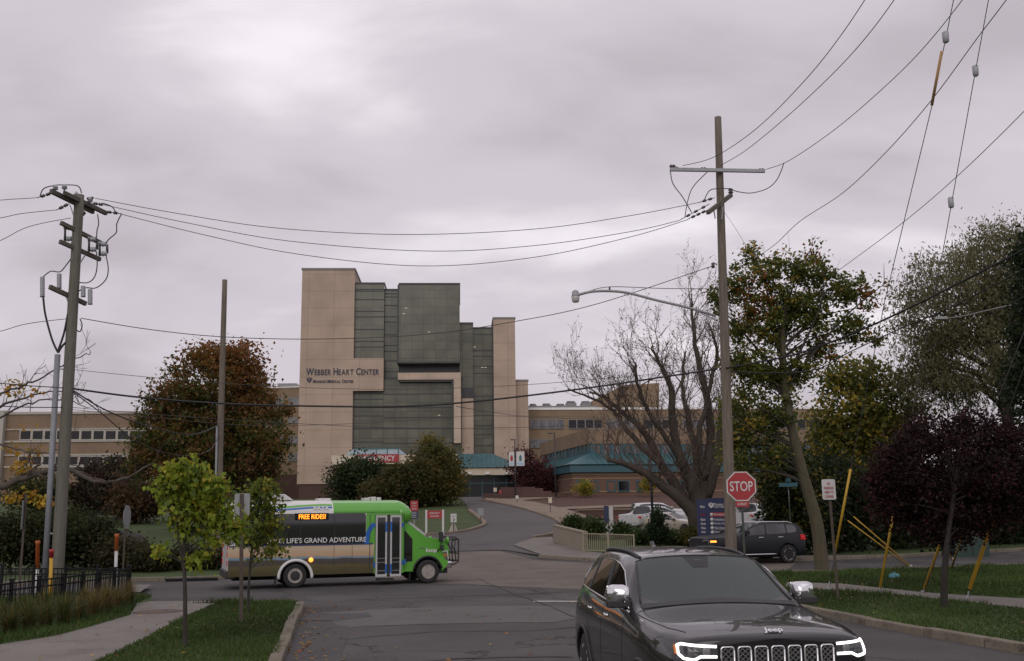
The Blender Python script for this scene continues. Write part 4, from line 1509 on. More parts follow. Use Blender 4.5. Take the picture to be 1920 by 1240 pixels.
def wrap_mat():
    m = bpy.data.materials.new('bus_landscape_wrap')
    m.use_nodes = True
    nt = m.node_tree
    b = nt.nodes['Principled BSDF']
    b.inputs['Roughness'].default_value = .35
    b.inputs['Coat Weight'].default_value = .4
    t = nt.nodes.new('ShaderNodeTexCoord')
    s = nt.nodes.new('ShaderNodeSeparateXYZ'); nt.links.new(t.outputs['Object'], s.inputs[0])
    mp_ = nt.nodes.new('ShaderNodeMapping'); mp_.inputs['Scale'].default_value = (1, 1, 5)
    nt.links.new(t.outputs['Object'], mp_.inputs[0])
    n = nt.nodes.new('ShaderNodeTexNoise'); n.inputs['Scale'].default_value = 1.1; n.inputs['Detail'].default_value = 8
    nt.links.new(mp_.outputs[0], n.inputs[0])
    a = nt.nodes.new('ShaderNodeMath'); a.operation = 'MULTIPLY_ADD'
    nt.links.new(n.outputs[0], a.inputs[0]); a.inputs[1].default_value = .24; nt.links.new(s.outputs[2], a.inputs[2])
    mr = nt.nodes.new('ShaderNodeMapRange'); mr.inputs[1].default_value, mr.inputs[2].default_value = .35, 1.62
    nt.links.new(a.outputs[0], mr.inputs[0])
    r = nt.nodes.new('ShaderNodeValToRGB'); nt.links.new(mr.outputs[0], r.inputs[0])
    r.color_ramp.elements[0].position, r.color_ramp.elements[0].color = 0, (.04, .030, .010, 1)
    r.color_ramp.elements[1].position, r.color_ramp.elements[1].color = 1, (.48, .44, .38, 1)
    for p, c in ((.22, (.055, .046, .014, 1)), (.37, (.085, .070, .024, 1)), (.40, (.05, .04, .03, 1)), (.52, (.055, .05, .045, 1)), (.545, (.16, .24, .30, 1)),
                 (.575, (.14, .22, .30, 1)), (.60, (.40, .27, .16, 1)), (.80, (.46, .36, .25, 1)), (.9, (.40, .33, .27, 1))):
        e_ = r.color_ramp.elements.new(p); e_.color = c
    nt.links.new(r.outputs[0], b.inputs['Base Color'])
    return m


m_wrap = wrap_mat()
O = G(555, 1103)
F = Frame(O, R_(20))
bus = thing('shuttle_bus', 'green and white shuttle bus with landscape wrap and orange route sign crossing the junction', 'bus', O, F.a)
U = lambda px, py=1050: F.uz(px, py)[0]
Zz = lambda px, py: F.uz(px, py)[1]
BW = 2.42
uR, uD0, uD1, uF = U(428), U(701), U(756), U(774)
uw0, uw1 = U(553.5, 1084), U(803.6, 1072)
WR = .385
zfl = .40


def arch_poly(u0, u1, z0, z1, uc, r, flip=False):
    pts = [(u0, z0)]
    for k in range(17):
        a = math.pi * (1 - k / 16)
        pts.append((uc + r * math.cos(a), max(z0, WR + r * math.sin(a) - .04)))
    pts += [(u1, z0), (u1, z1), (u0, z1)]
    return pts


zb0, zb1 = Zz(560, 1022), 2.36
mb = MB()
mb.prism(arch_poly(uR, uD0, zfl, zb0, uw0, .50), 0, BW)
mb.build('lower_panel', m_wrap, bus)
mb = MB()
mb.box(uR, uD0, .001, BW, zb0, zb1)
# cove and roof
sec = [(.0, zb1), (.03, 2.46), (.12, 2.58), (.26, 2.69), (.50, 2.77), (BW / 2, 2.80), (BW - .50, 2.77), (BW - .26, 2.69), (BW - .12, 2.58), (BW - .03, 2.46), (BW, zb1)]
uC = U(624)
vs = [(u, y, z) for u in (uR, uC) for y, z in sec]
k = len(sec)
mb.add(vs, [(i, i + 1, i + 1 + k, i + k) for i in range(k - 1)] + [tuple(range(k)), tuple(range(2 * k - 1, k - 1, -1))], False)
mb.build('body', m_buswhite, bus)
mb = MB()
vs = [(u, y, z) for u in (uC, U(750)) for y, z in sec]
mb.add(vs, [(i, i + 1, i + 1 + k, i + k) for i in range(k - 1)] + [tuple(range(k)), tuple(range(2 * k - 1, k - 1, -1))], False)
mb.box(uC, U(690), -.004, .0, zb1 - .02, zb1 + .02)
mb.box(U(686), uD0, -.006, .0, zb0, zb1)
mb.box(uD0, U(757), .0, BW, .38, zb1)                   # door surround block
mb.build('front_body', m_green, bus)
mb = MB()
for px_ in (661, 697): mb.box(U(px_) - .012, U(px_) + .012, -.010, -.0065, zb1 - .015, zb1 + .015)
for px_ in (693, 757): mb.box(U(px_) - .008, U(px_) + .008, -.012, -.0065, .5, zb1 - .05)
mb.build('shut_line', m_trim, bus)
mb = MB(); mb.box(uC, U(748), -.020, -.0065, zb1 + .021, zb1 + .050); mb.build('drip_rail', m_green, bus)
# over-cab cap
mb = MB()
capst = [(748, 0, 2.80, zb1 - .30), (756, .0, 2.77, zb1 - .30), (763, .02, 2.71, zb1 - .32), (769, .06, 2.62, zb1 - .28), (773, .12, 2.50, zb1 - .20), (774.5, .2, 2.40, zb1 - .10)]
vs = []
for px_, iy, zt_, zl_ in capst:
    u_ = U(px_)
    row = [(0, zl_)] + [(y, zb1 + (z - zb1) * (zt_ - zb1) / (2.80 - zb1)) for y, z in sec] + [(BW, zl_)]
    vs += [(u_, iy + y * (BW - 2 * iy) / BW, z) for y, z in row]
k = len(sec) + 2
fs = [(j * k + i, j * k + (i + 1) % k, (j + 1) * k + (i + 1) % k, (j + 1) * k + i) for j in range(len(capst) - 1) for i in range(k)]
fs += [tuple(range(k)), tuple(range(len(capst) * k - 1, (len(capst) - 1) * k - 1, -1))]
mb.add(vs, fs, True)
mb.build('cab_cap', m_green, bus)
# cab and bonnet
hx = U(843, 1040)
cabp = [(U(757), .40), (uw1 - .52, .40)]
for kk in range(15):
    a = math.pi * (1 - kk / 14)
    cabp.append((uw1 + .50 * math.cos(a), WR + .50 * math.sin(a)))
cabp += [(hx - .05, .58), (hx, .85), (hx, 1.12), (hx - .04, 1.30), (hx - .14, 1.40), (hx - .40, 1.47), (U(800, 1015), 1.53), (U(764, 985), 2.08), (U(757), 2.1)]
mb = MB(); mb.prism(cabp, .10, BW - .10)
mb.build('cab', m_green, bus, bevel=.06)
mb = MB(); mb.box(uw0 - .6, hx - .35, .42, BW - .42, .3, 1.0); mb.box(uR + .2, uw1, .5, BW - .5, .26, .5); mb.build('chassis', m_hole, bus)
# windshield on the sloping face
w0, w1 = Vector((U(800, 1015) - .03, 0, 1.575)), Vector((U(764, 985) + .03, 0, 2.05))
nrm = Vector((w0.z - w1.z, 0, w0.x - w1.x)); nrm = Vector((-(w0.z - w1.z), 0, (w0.x - w1.x))); nrm.normalize()
mb = MB()
P4 = [Vector((w0.x, .20, w0.z)), Vector((w0.x, BW - .20, w0.z)), Vector((w1.x, BW - .24, w1.z)), Vector((w1.x, .24, w1.z))]
q1, q2 = [p + nrm * .012 for p in P4], [p - nrm * .03 for p in P4]
mb.add(q1 + q2, [(0, 1, 2, 3), (7, 6, 5, 4), (0, 4, 5, 1), (1, 5, 6, 2), (2, 6, 7, 3), (3, 7, 4, 0)])
mb.build('windshield', m_tint, bus)
mb = MB(); mb.bar((w0.x + .02, .125, w0.z + .02), (w1.x - .02, .125, w1.z + .02), .05, .07)
mb.build('windshield_pillar', m_busgrey, bus)
# passenger window band
mb = MB()
x0, x1, z0, z1 = F.rect(442, 963.5, 686, 1021)
r_ = .10
poly = []
for cx_, cz_, a0 in ((x1 - r_, z1 - r_, 0), (x0 + r_, z1 - r_, 1), (x0 + .01, z0 + .01, 2), (x1 - .01, z0 + .01, 3)):
    rr_ = r_ if a0 < 2 else .01
    for t in range(5):
        a = (a0 + t / 4) * math.pi / 2
        poly.append((cx_ + rr_ * math.cos(a), cz_ + rr_ * math.sin(a)))
mb.prism(poly, -.008, .0)
band = mb.build('window_band', m_tint, bus)
mb = MB(); mb.prism(poly, BW, BW + .008); mb.build('window_band', m_tint, bus)
mb = MB()
for px in (500, 562, 626):
    mb.box(U(px) - .01, U(px) + .01, -.012, -.008, Zz(px, 1005), z1 - .1)
mb.build('window_divider', m_trim, band)
text("YOUR LIFE'S GRAND ADVENTURE", m_grey_l, bus, ((U(497) + U(686)) / 2, -.011, Zz(600, 1013)), width=(U(686) - U(497)), height=.165, bold=.006, extrude=.002)
led = MB(); lx0, lx1, lz0, lz1 = F.rect(553, 962.5, 616, 975.5); led.box(lx0, lx1, -.03, -.009, lz0, lz1)
ls = led.build('route_sign', m_hole, bus)
text('FREE RIDES!', m_orange_led, ls, ((U(558) + U(609)) / 2, -.033, (lz0 + lz1) / 2), width=U(609) - U(558), height=.155, bold=.014, extrude=.002)
# trim lines on the side
mb = MB(); mb.box(uR, U(699), -.010, -.001, zb0 - .03, zb0 + .012); mb.build('belt_line', mat('navy_trim', (.02, .03, .09), rough=.4), bus)
mb = MB()
for px in (626, 660): mb.box(U(px) - .006, U(px) + .006, -.004, -.0005, .66, zb0 - .04)
mb.build('shut_line', m_trim, bus)


def ribbon(pts, w, y0, y1, m, name, parent):
    mb = MB()
    P_ = [Vector((a, 0, b)) for a, b in pts]
    P_ = hermite(P_, 8)
    L, Rr = [], []
    for i, p in enumerate(P_):
        d = (P_[min(i + 1, len(P_) - 1)] - P_[max(0, i - 1)]).normalized()
        nn = Vector((-d.z, 0, d.x)) * (w / 2)
        L.append(p + nn); Rr.append(p - nn)
    for i in range(len(P_) - 1):
        a, b, c, d = L[i], L[i + 1], Rr[i + 1], Rr[i]
        mb.add([(q.x, y0, q.z) for q in (a, b, c, d)] + [(q.x, y1, q.z) for q in (a, b, c, d)],
               [(0, 1, 2, 3), (7, 6, 5, 4), (0, 4, 5, 1), (2, 6, 7, 3)])
    return mb.build(name, m, parent)


ribbon([(U(687, 1020), Zz(687, 1020)), (U(689, 1006), Zz(689, 1006)), (U(694, 992), Zz(694, 992)), (U(703, 982), Zz(703, 982))], .15, -.012, -.002, m_busblue, 'swoosh', bus)
for a, b, c, d in ((700, 1052, 704, 1066), (753, 1048, 761, 1060), (753, 979, 758, 990)):
    mb = MB(); x0, x1, z0, z1 = F.rect(a, b, c, d); mb.prism([(x0, z0), (x1, z0 + .06), (x1, z1), (x0, z1 - .06)], -.009, .0); mb.build('swoosh', m_busblue, bus)
# wave along the roof cove
def cove(px0, px1, t0, t1, m, name, wav, off):
    mb = MB()
    N = 40
    def pt(u, t):
        t = min(1, max(0, t)); q = t * 3
        i = min(2, int(q)); f_ = q - i
        a, b = sec[i], sec[i + 1]
        return Vector((u, a[0] + (b[0] - a[0]) * f_ - off, a[1] + (b[1] - a[1]) * f_ + off))
    for i in range(N):
        ua, ub = U(px0) + (U(px1) - U(px0)) * i / N, U(px0) + (U(px1) - U(px0)) * (i + 1) / N
        wa, wb = wav * math.sin(ua * 1.9), wav * math.sin(ub * 1.9)
        for j in range(4):
            ta, tb = t0 + (t1 - t0) * j / 4, t0 + (t1 - t0) * (j + 1) / 4
            mb.add([pt(ua, ta + wa), pt(ub, ta + wb), pt(ub, tb + wb), pt(ua, tb + wa)], [(0, 1, 2, 3)])
    return mb.build(name, m, bus)
cove(430, 622, .40, .56, m_busblue, 'wave_stripe', .10, .004)
cove(430, 622, .62, .80, m_green, 'wave_stripe', .10, .004)
text('BATA', m_buswhite, bus, (U(601), .045, 2.535), width=U(617) - U(587), height=.135, bold=.03, rot=(math.pi / 2 - R_(36), 0, 0), extrude=.003)
# doors
dr0, dr1, dz0, dz1 = F.rect(703.5, 966, 752.5, 1081)
mb = MB(); mb.box(dr0, dr1, -.012, .0, dz0, dz1); dback = mb.build('doorway', m_hole, bus)
mid = (dr0 + dr1) / 2
for (a, b) in ((dr0 + .01, mid - .055), (mid + .055, dr1 - .01)):
    mb = MB(); fw = .075
    mb.box(a, b, -.045, -.013, dz1 - fw, dz1); mb.box(a, b, -.045, -.013, dz0, dz0 + fw)
    mb.box(a, a + fw * .75, -.045, -.013, dz0 + fw, dz1 - fw); mb.box(b - fw * .75, b, -.045, -.013, dz0 + fw, dz1 - fw)
    dl = mb.build('door', m_busgrey, bus)
    mb = MB(); mb.box(a + fw * .75, b - fw * .75, -.030, -.015, dz0 + fw, dz1 - fw); mb.build('door_glass', m_tint, dl)
    mb = MB()
    for z in (dz0 + .18, dz0 + .45, dz0 + .58):
        mb.box(a + fw * .8, b - fw * .8, -.036, -.031, z, z + .02)
    mb.build('step_edge', m_gy, dl)
    mb = MB(); inner = (b - fw * .75, b) if a < mid - .2 else (a, a + fw * .75)
    for z0_, z1_ in ((dz1 - .55, dz1 - .22), (dz0 + .10, dz0 + .40)):
        mb = MB(); mb.box(inner[0] - .001, inner[1] + .001, -.048, -.0455, z0_, z1_)
        mb.build('door_decal', m_busblue, dl)
mb = MB(); mb.box(mid - .045, mid + .045, -.04, -.013, dz0 + .03, dz1 - .03); mb.build('door_rubber', m_trim, bus)
mb = MB(); mb.box(dr0 + .1, dr1 - .25, -.10, .3, dz0 - .12, dz0 - .07); mb.build('step', m_trim, bus)
mb = MB(); mb.box(dr0 - .03, dr1 + .03, -.02, -.001, dz1 + .012, dz1 + .06); mb.build('door_header', m_green, bus)
# cab side window
x0, x1, z0, z1 = F.rect(759.5, 995, 774.5, 1054)
mb = MB(); mb.prism([(x0, z0), (x1, z0 + .02), (x1, z1 - .28), (x0 + .03, z1), (x0, z1)], .085, .105); mb.build('cab_window', m_tint, bus, bevel=.02)
mb = MB(); mb.box(U(787, 1030), U(800, 1030), .09, .105, Zz(790, 1028) - .015, Zz(790, 1028) + .015); mb.build('badge', m_chrome, bus)
text('loop', m_buswhite, bus, (U(810.5, 1033), .092, Zz(810, 1033)), width=U(821) - U(800), height=.175, bold=.03)
# wheels, flares, lamps, bumpers
wheel(bus, uw0, .16, WR, w=.22, spokes=0) if 0 else None


def bus_wheel(u, y, s):
    mb = MB()
    mb.lathe([(WR * .60, s * .10), (WR * .78, s * .125), (WR * .95, s * .11), (WR, s * .07), (WR, -s * .10), (WR * .95, -s * .12), (WR * .6, -s * .12)], c=(u, y, WR), axis='Y', n=36)
    o = mb.build('wheel', m_tyre, bus)
    mb = MB()
    mb.lathe([(WR * .62, s * .115), (WR * .57, s * .12), (WR * .54, s * .05), (WR * .36, s * .02), (WR * .34, s * .07), (WR * .16, s * .085), (0, s * .09)], c=(u, y, WR), axis='Y', n=36)
    for k_ in range(8):
        a = 2 * math.pi * k_ / 8
        mb.lathe([(.012, s * .03), (.012, s * .06), (0, s * .06)], c=(u + math.cos(a) * WR * .43, y, WR + math.sin(a) * WR * .43), axis='Y', n=6)
    mb.lathe([(WR * .30, s * .10), (0, s * .105)], c=(u, y, WR), axis='Y', n=20)
    mb.build('rim', mat('steel_rim', (.36, .34, .30), (.22, .20, .18), scale=8, rough=.5, metal=.3), o)
    mb = MB(); mb.lathe([(WR * .40, s * .122), (WR * .36, s * .126), (WR * .12, s * .128), (0, s * .128)], c=(u, y, WR), axis='Y', n=24)
    if u < 1: mb.build('hub', m_gy if u > 1 else m_trim, o)
    return o


for u in (uw0, uw1):
    bus_wheel(u, .14, -1); bus_wheel(u, BW - .14, 1)
fl = MB()
pts = []
for kk in range(21):
    a = math.pi * (1.03 - 1.06 * kk / 20)
    pts.append((uw0 + .53 * math.cos(a), -.012, WR + .53 * math.sin(a) - .04))
fl.path(pts, .05, 8)
fl.build('wheel_flare', m_buswhite, bus)
fl = MB(); pts = []
for kk in range(15):
    a = math.pi * (.98 - .92 * kk / 14)
    pts.append((uw1 + .50 * math.cos(a), .10, WR + .50 * math.sin(a)))
fl.path(pts, .035, 8); fl.build('wheel_flare', m_trim, bus)
x0, x1, z0, z1 = F.rect(422, 1071, 443, 1086)
mb = MB(); mb.box(x0, x1 - .05, .02, BW - .02, z0, z1); mb.build('rear_bumper', m_trim, bus, bevel=.03)
x0, x1, z0, z1 = F.rect(827, 1053, 850, 1066)
mb = MB(); mb.box(x0 + .02, x1, .12, BW - .12, z0, z1); mb.build('front_bumper', m_chrome, bus, bevel=.05)
mb = MB(); mb.box(x0 + .02, x1 - .12, .3, BW - .3, z0 - .17, z0 - .01); mb.build('bumper_valance', m_trim, bus)
hp = [F.uz(831, 1034), F.uz(840, 1032), F.uz(843, 1050), F.uz(836, 1051)]
mb = MB(); mb.prism([(a, b) for a, b in hp], .085, .30); hlb = mb.build('headlamp', m_chrome, bus, bevel=.02)
mb = MB(); mb.prism([(hp[0][0] + .01, hp[0][1] - .12), (hp[1][0] - .03, hp[1][1] - .10), (hp[2][0] - .08, hp[2][1] + .10), (hp[3][0] + .02, hp[3][1] + .12)], .078, .09); mb.build('side_marker', m_amberoff, hlb)
mb = MB(); mb.box(hx - .02, hx + .03, .45, BW - .45, .86, 1.25); mb.build('grille', m_gy, bus)
u, z = F.uz(583, 1050); mb = MB(); mb.lathe([(.0, -.05), (.06, -.035), (.075, 0), (.0, .0)], c=(u, -.01, z), axis='Y', n=16); mb.build('marker_lamp', m_amber, bus)
mb = MB()
u, z = F.uz(555, 1048); mb.lathe([(.0, -.02), (.05, -.015), (.06, 0)], c=(u, -.01, z), axis='Y', n=14); mb.build('fuel_cap', m_gy, bus)
# roof equipment
mb = MB(); mb.prism([(U(487), 2.78), (U(492), 2.98), (U(535), 3.0), (U(552), 2.80)], .5, BW - .5); ac = mb.build('roof_unit', m_buswhite, bus, bevel=.04)
mb = MB()
for kk in range(7): mb.box(U(494 + kk * 6), U(496.4 + kk * 6), .49, BW - .49, 2.86, 2.97)
mb.build('vent_slat', m_gy, ac)
for a, b, h in ((600, 625, .04), (690, 700, .05), (703, 712, .08), (714, 722, .06)):
    mb = MB(); mb.box(U(a), U(b), .7, 1.3, 2.77, 2.82 + h); mb.build('roof_hatch', m_buswhite, bus, bevel=.015)
# mirrors
for s, y in ((-1, -.05), (1, BW + .05)):
    mb = MB(); x0, x1, z0, z1 = F.rect(823, 997, 829, 1016)
    mb.box(x0, x1, y - .12, y + .10, z0, z1); mi = mb.build('mirror', m_trim, bus, bevel=.03)
    mb = MB(); mb.path([((x0 + x1) / 2, y, z0 + .02), ((x0 + x1) / 2, y, z0 - .20), ((x0 + x1) / 2 - .1, y + s * -.16, z0 - .32)], .02, 6); mb.build('mirror_arm', m_trim, mi)
    x0, x1, z0, z1 = F.rect(824.5, 1022, 830, 1032); mb = MB(); mb.box(x0, x1, y - .1, y + .08, z0, z1); mb.build('mirror', m_trim, bus, bevel=.025)
    u, z = F.uz(841.5, 1013.5); mb = MB()
    mb.lathe([(.0, -.10), (.07, -.085), (.12, -.03), (.125, 0), (.0, .02)], c=(u, y + .15 * -s, z), axis='X', n=18); mi = mb.build('mirror', m_green, bus)
    mb = MB(); mb.path([(u, y + .15 * -s, z - .10), (u - .05, y + .18 * -s, z - .28)], .015, 6); mb.build('mirror_arm', m_trim, mi)
# bicycle rack folded up at the front
mb = MB()
X0, X1 = U(851, 1045), U(866, 1045)
for y in (.45, BW - .45):
    mb.path([(X0 - .05, y, .62), (X0 + .12, y, .58), (X1, y, .66), (X1 + .02, y, .95), (X1 + .02, y, 1.42), (X1 - .10, y, 1.50), (X0 + .10, y, 1.36)], .028, 8)
for z in (.70, .95, 1.42, 1.50):
    mb.path([(X1 + .02 if z < 1.5 else X1 - .08, .45, z), (X1 + .02 if z < 1.5 else X1 - .08, BW - .45, z)], .024, 8)
for y in (.7, 1.1, 1.5, 1.9):
    mb.path([(X1, y, .70), (X1 - .05, y, 1.1), (X1 - .02, y, 1.45)], .018, 6)
    mb.path([(X0 + .12, y, 1.34), (X1 - .08, y + .1, 1.12), (X1, y, 1.0)], .02, 6)
mb.path([(X0 - .08, .9, .66), (X1 - .02, .9, .70)], .04, 6); mb.path([(X0 - .08, 1.5, .66), (X1 - .02, 1.5, .70)], .04, 6)
mb.build('bicycle_rack', m_dark, bus)
mb = MB()
for u in (uw0 - .62, uw1 - .64): mb.box(u, u + .02, .05, .32, .10, .42)
mb.build('mud_flap', m_trim, bus)
mb = MB(); mb.box(uR - .012, uR - .001, .05, BW - .05, .5, 2.3); mb.build('rear_panel', m_buswhite, bus)
for y in (.12, BW - .3):
    for z in (.75, 1.0, 1.25):
        mb = MB(); mb.box(uR - .03, uR - .013, y, y + .16, z, z + .16); mb.build('tail_lamp', m_tail, bus, bevel=.02)

# --- the other vehicles
def place_nose(contact, a, sy, axle_r, near, heading_left=True):
    """nose position of a car whose near rear wheel stands at contact"""
    back = Vector((math.cos(a), math.sin(a), 0)); away = Vector((-math.sin(a), math.cos(a), 0))
    return contact + away * near - back * axle_r * sy


ct = S(1478, 1056.5)
aE = R_(20)
nose = place_nose(ct, aE, 1.037, 3.83, .86)
nose.z = T(ct.x, ct.y) + .0
ex, eme, es_ = vehicle('parked_car', 'black dusty sport utility vehicle on the cross street beside the stop sign', 'car', nose, -(math.pi / 2 - aE), SUV, SUV_GLASS,
                       (1.02, 1.037, 1.02), (.95, 3.97), .40, m_navy, rim=m_alloy, arch=.45, spokes=5)
ex.name = 'sport_utility_vehicle'
for s in (-1, 1):
    for y in (2.62, 3.6):
        p = es_.side(s, y, 1.12, .02)
        mb = MB(); mb.path([p + Vector((0, -.12, 0)), p + Vector((0, .12, 0))], .02, 6); mb.build('door_handle', m_chrome, ex)
    rl = [es_.top(s * .60, y, h) for y, h in ((2.6, .0), (2.8, .05), (4.2, .05), (4.45, .0))]
    mb = MB(); mb.path(rl, .025, 6); mb.build('roof_rail', m_alloy, ex)
    ln = es_.line(lambda y, z, **k: es_.side(s, y, z, **k), [(1.6, .42), (3.4, .42)], off=.01)
    mb = MB(); mb.path(ln, .025, 5); mb.build('sill_trim', m_chrome, ex)
    for yy in (2.9, 3.95):
        ln = es_.line(lambda y, z, **k: es_.side(s, y, z, **k), [(yy, 1.24), (yy + .06, 1.66)], off=.003)
        mb = MB(); mb.path(ln, .03, 5); mb.build('door_pillar', m_trim, ex)
    ln = es_.line(lambda x, z, **k: es_.front(x, z, d=-1, **k), [(s * .66, 1.05), (s * .88, 1.08)], off=.02)
    lp = es_.side(s, 4.86, 1.10, .01)
    mb = MB()
    for dz in (-.07, 0, .07):
        pts = [q for q in [es_.side(s, y, 1.10 + dz, .012) for y in (4.62, 4.72, 4.82, 4.9)] if q is not None]
        if len(pts) > 1: mb.path(pts, .045, 6)
    mb.build('tail_lamp', m_tail if s > 0 else m_tail, ex)
    mirror(ex, s, s * 1.0, 1.88, 1.36, m_navy, .2, .16)
    pts = es_.line(lambda x, z, **k: es_.front(x, z, **k), [(s * .55, 1.0), (s * .78, 1.03)], off=.012)
    if len(pts) > 1:
        mb = MB(); mb.path(pts, .05, 8); mb.build('headlamp', m_lens, ex)
        pts = [q for q in [es_.side(s, y, .99, .015) for y in (.18, .3, .42)] if q is not None]
        if len(pts) > 1:
            mb = MB(); mb.path(pts, .04, 8); mb.build('turn_signal', m_amber, ex)


def simple_car(name, label, cat, px, Yd, heading, st, gl, dims, axles, wr, paint, group=None):
    """heading: world angle the car points to; px the photo column of its middle"""
    d = Vector((math.cos(heading), math.sin(heading), 0))
    c = at(px, 980, Yd); c.z = 0
    L = st[-1][0] * dims[1]
    n_ = c + d * L / 2
    n_.z = T(c.x, c.y) + .03
    rz = math.atan2(d.x, -d.y)
    r, me, su = vehicle(name, label, cat, n_, rz, st, gl, dims, axles, wr, paint, group, rim=m_alloy, arch=wr + .05)
    for s in (-1, 1):
        pts = [q for q in [su.side(s, L - .02 - t, .78 * dims[2] if st is SEDAN else 1.0 * dims[2], .012) for t in (.05, .12, .2)] if q is not None]
        if len(pts) > 1:
            mb = MB(); mb.path(pts, .07, 6); mb.build('tail_lamp', m_tail, r)
        pts = [q for q in [su.side(s, t, (.64 if st is SEDAN else .92) * dims[2], .012) for t in (.12, .22, .34)] if q is not None]
        if len(pts) > 1:
            mb = MB(); mb.path(pts, .06, 6); mb.build('headlamp', m_lens, r)
        mirror(r, s, s * (.93 if st is SEDAN else 1.0) * dims[0], 1.78 * dims[1], (1.03 if st is SEDAN else 1.33) * dims[2], paint, .17, .14)
        yB = 2.75 * dims[1]
        ln = su.line(lambda y, z, **k: su.side(s, y, z, **k), [(yB, (.98 if st is SEDAN else 1.25) * dims[2]), (yB + .05, (1.33 if st is SEDAN else 1.64) * dims[2])], off=.003)
        if len(ln) > 1:
            mb = MB(); mb.path(ln, .035, 5); mb.build('door_pillar', m_trim, r)
    return r


gcar = 'vehicles in the hospital car park'
simple_car('parked_car', 'white sport utility vehicle farthest back in the car park row', 'car', 1240, 84, R_(8), SUV, SUV_GLASS, (1, 1, 1), (.92, 3.83), .37, m_wpaint, gcar)
simple_car('parked_car', 'white sport utility vehicle in the middle of the car park row', 'car', 1242, 76.5, R_(8), SUV, SUV_GLASS, (.98, .98, .96), (.92, 3.8), .36, m_wpaint, gcar)
simple_car('pickup_truck', 'white pickup truck with its tailgate towards us behind the conical shrub', 'truck', 1217, 70.5, R_(50), PICKUP, PICKUP_GLASS, (.9, .9, .9), (.95, 4.1), .38, m_wpaint, gcar)
simple_car('parked_car', 'pale beige sedan parked beside the bare tree trunk', 'car', 1262, 68, R_(-40), SEDAN, SEDAN_GLASS, (1, 1, 1.02), (.95, 3.7), .33, m_bpaint, gcar)
simple_car('pickup_truck', 'white pickup truck half hidden behind the stop sign', 'truck', 1408, 74, R_(60), PICKUP, PICKUP_GLASS, (1.0, 1, 1.0), (1.05, 4.55), .40, m_wpaint, gcar)
simple_car('parked_car', 'dark red car behind the left utility pole', 'car', 88, 62, R_(80), SEDAN, SEDAN_GLASS, (1, 1, 1.05), (.95, 3.7), .33, m_rpaint)

# ---------------------------------------------------------------- poles, wires, signs, street furniture
m_pole = mat('weathered_wood', (.105, .085, .066), (.17, .142, .115), scale=3.0, rough=.9, bump=.5, bscale=14, stretch=(6, 6, .5))
m_poleL = mat('grey_green_wood', (.10, .095, .078), (.15, .14, .115), scale=3.0, rough=.9, bump=.5, bscale=14, stretch=(6, 6, .5))
m_arm = mat('crossarm_wood', (.085, .072, .062), (.12, .10, .085), scale=5, rough=.9)
m_galv = mat('galvanised_steel', (.24, .245, .25), (.31, .31, .315), scale=8, rough=.5, metal=.2)
m_conduit = mat('grey_conduit', (.17, .18, .20), (.21, .22, .24), scale=4, rough=.5)
m_insul = mat('insulator', (.055, .045, .045), rough=.3)
m_insulg = mat('grey_insulator', (.30, .31, .33), rough=.4)
m_wire = mat('wire', (.045, .043, .045), rough=.6)
m_cable = mat('black_cable', (.012, .012, .013), rough=.6)
m_yellow = mat('yellow_guard', (.50, .30, .022), (.42, .245, .02), scale=6, rough=.55)
m_orange = mat('orange_marker', (.36, .085, .015), rough=.55)
m_post = mat('sign_post_rust', (.055, .045, .038), (.085, .062, .048), scale=12, rough=.85)
m_postg = mat('sign_post_green', (.035, .048, .038), (.055, .06, .05), scale=12, rough=.8)
m_back = mat('sign_back', (.20, .205, .21), (.25, .255, .26), scale=5, rough=.45, metal=.2)
m_redtxt = mat('red_lettering', (.30, .025, .03), rough=.6)
m_navyb = mat('navy_sign', (.016, .022, .068), (.02, .028, .08), scale=2, rough=.4)
m_iron = mat('black_iron', (.006, .006, .007), rough=.6, spec=.2)


def pole_thing(name, label, px_top, py_top, px_b, py_b, Y, r0, r1, m, base_z=None, cat='utility pole', group=None):
    t = at(px_top, py_top, Y)
    b = at(px_b, py_b, Y)
    b.z = T(b.x, Y) if base_z is None else base_z
    root = thing(name, label, cat, b, 0, group)
    d = t - b
    mb = MB()
    k = 14
    mb.path([d * (i / k) + Vector((0, 0, -.5 if i == 0 else 0)) for i in range(k + 1)], [r0 + (r1 - r0) * i / k for i in range(k + 1)], 14)
    mb.build('pole', m, root)
    return root, b, t


def ins_string(mb, a, b, n=2, r=.055):                 # strain insulators on the way from a to b
    a, b = Vector(a), Vector(b)
    d = (b - a)
    mb.path([a, b], .014, 5)
    for i in range(n):
        c = a + d * ((i + .8) / (n + .8))
        u = d.normalized()
        mb.path([c - u * .07, c - u * .045, c - u * .01, c + u * .03, c + u * .07], [.02, r, r * .7, r, .02], 10)


# --- left pole with three levels of gear
Yp1 = 30.0
pole1, B1, T1 = pole_thing('utility_pole', 'leaning grey utility pole crowded with crossarms and grey riser pipe at left', 149, 366, 105, 1110, Yp1, .185, .14, m_poleL, .09)
L1 = lambda px, py, dy=0.0: at(px, py, Yp1 + dy) - B1    # local to the pole
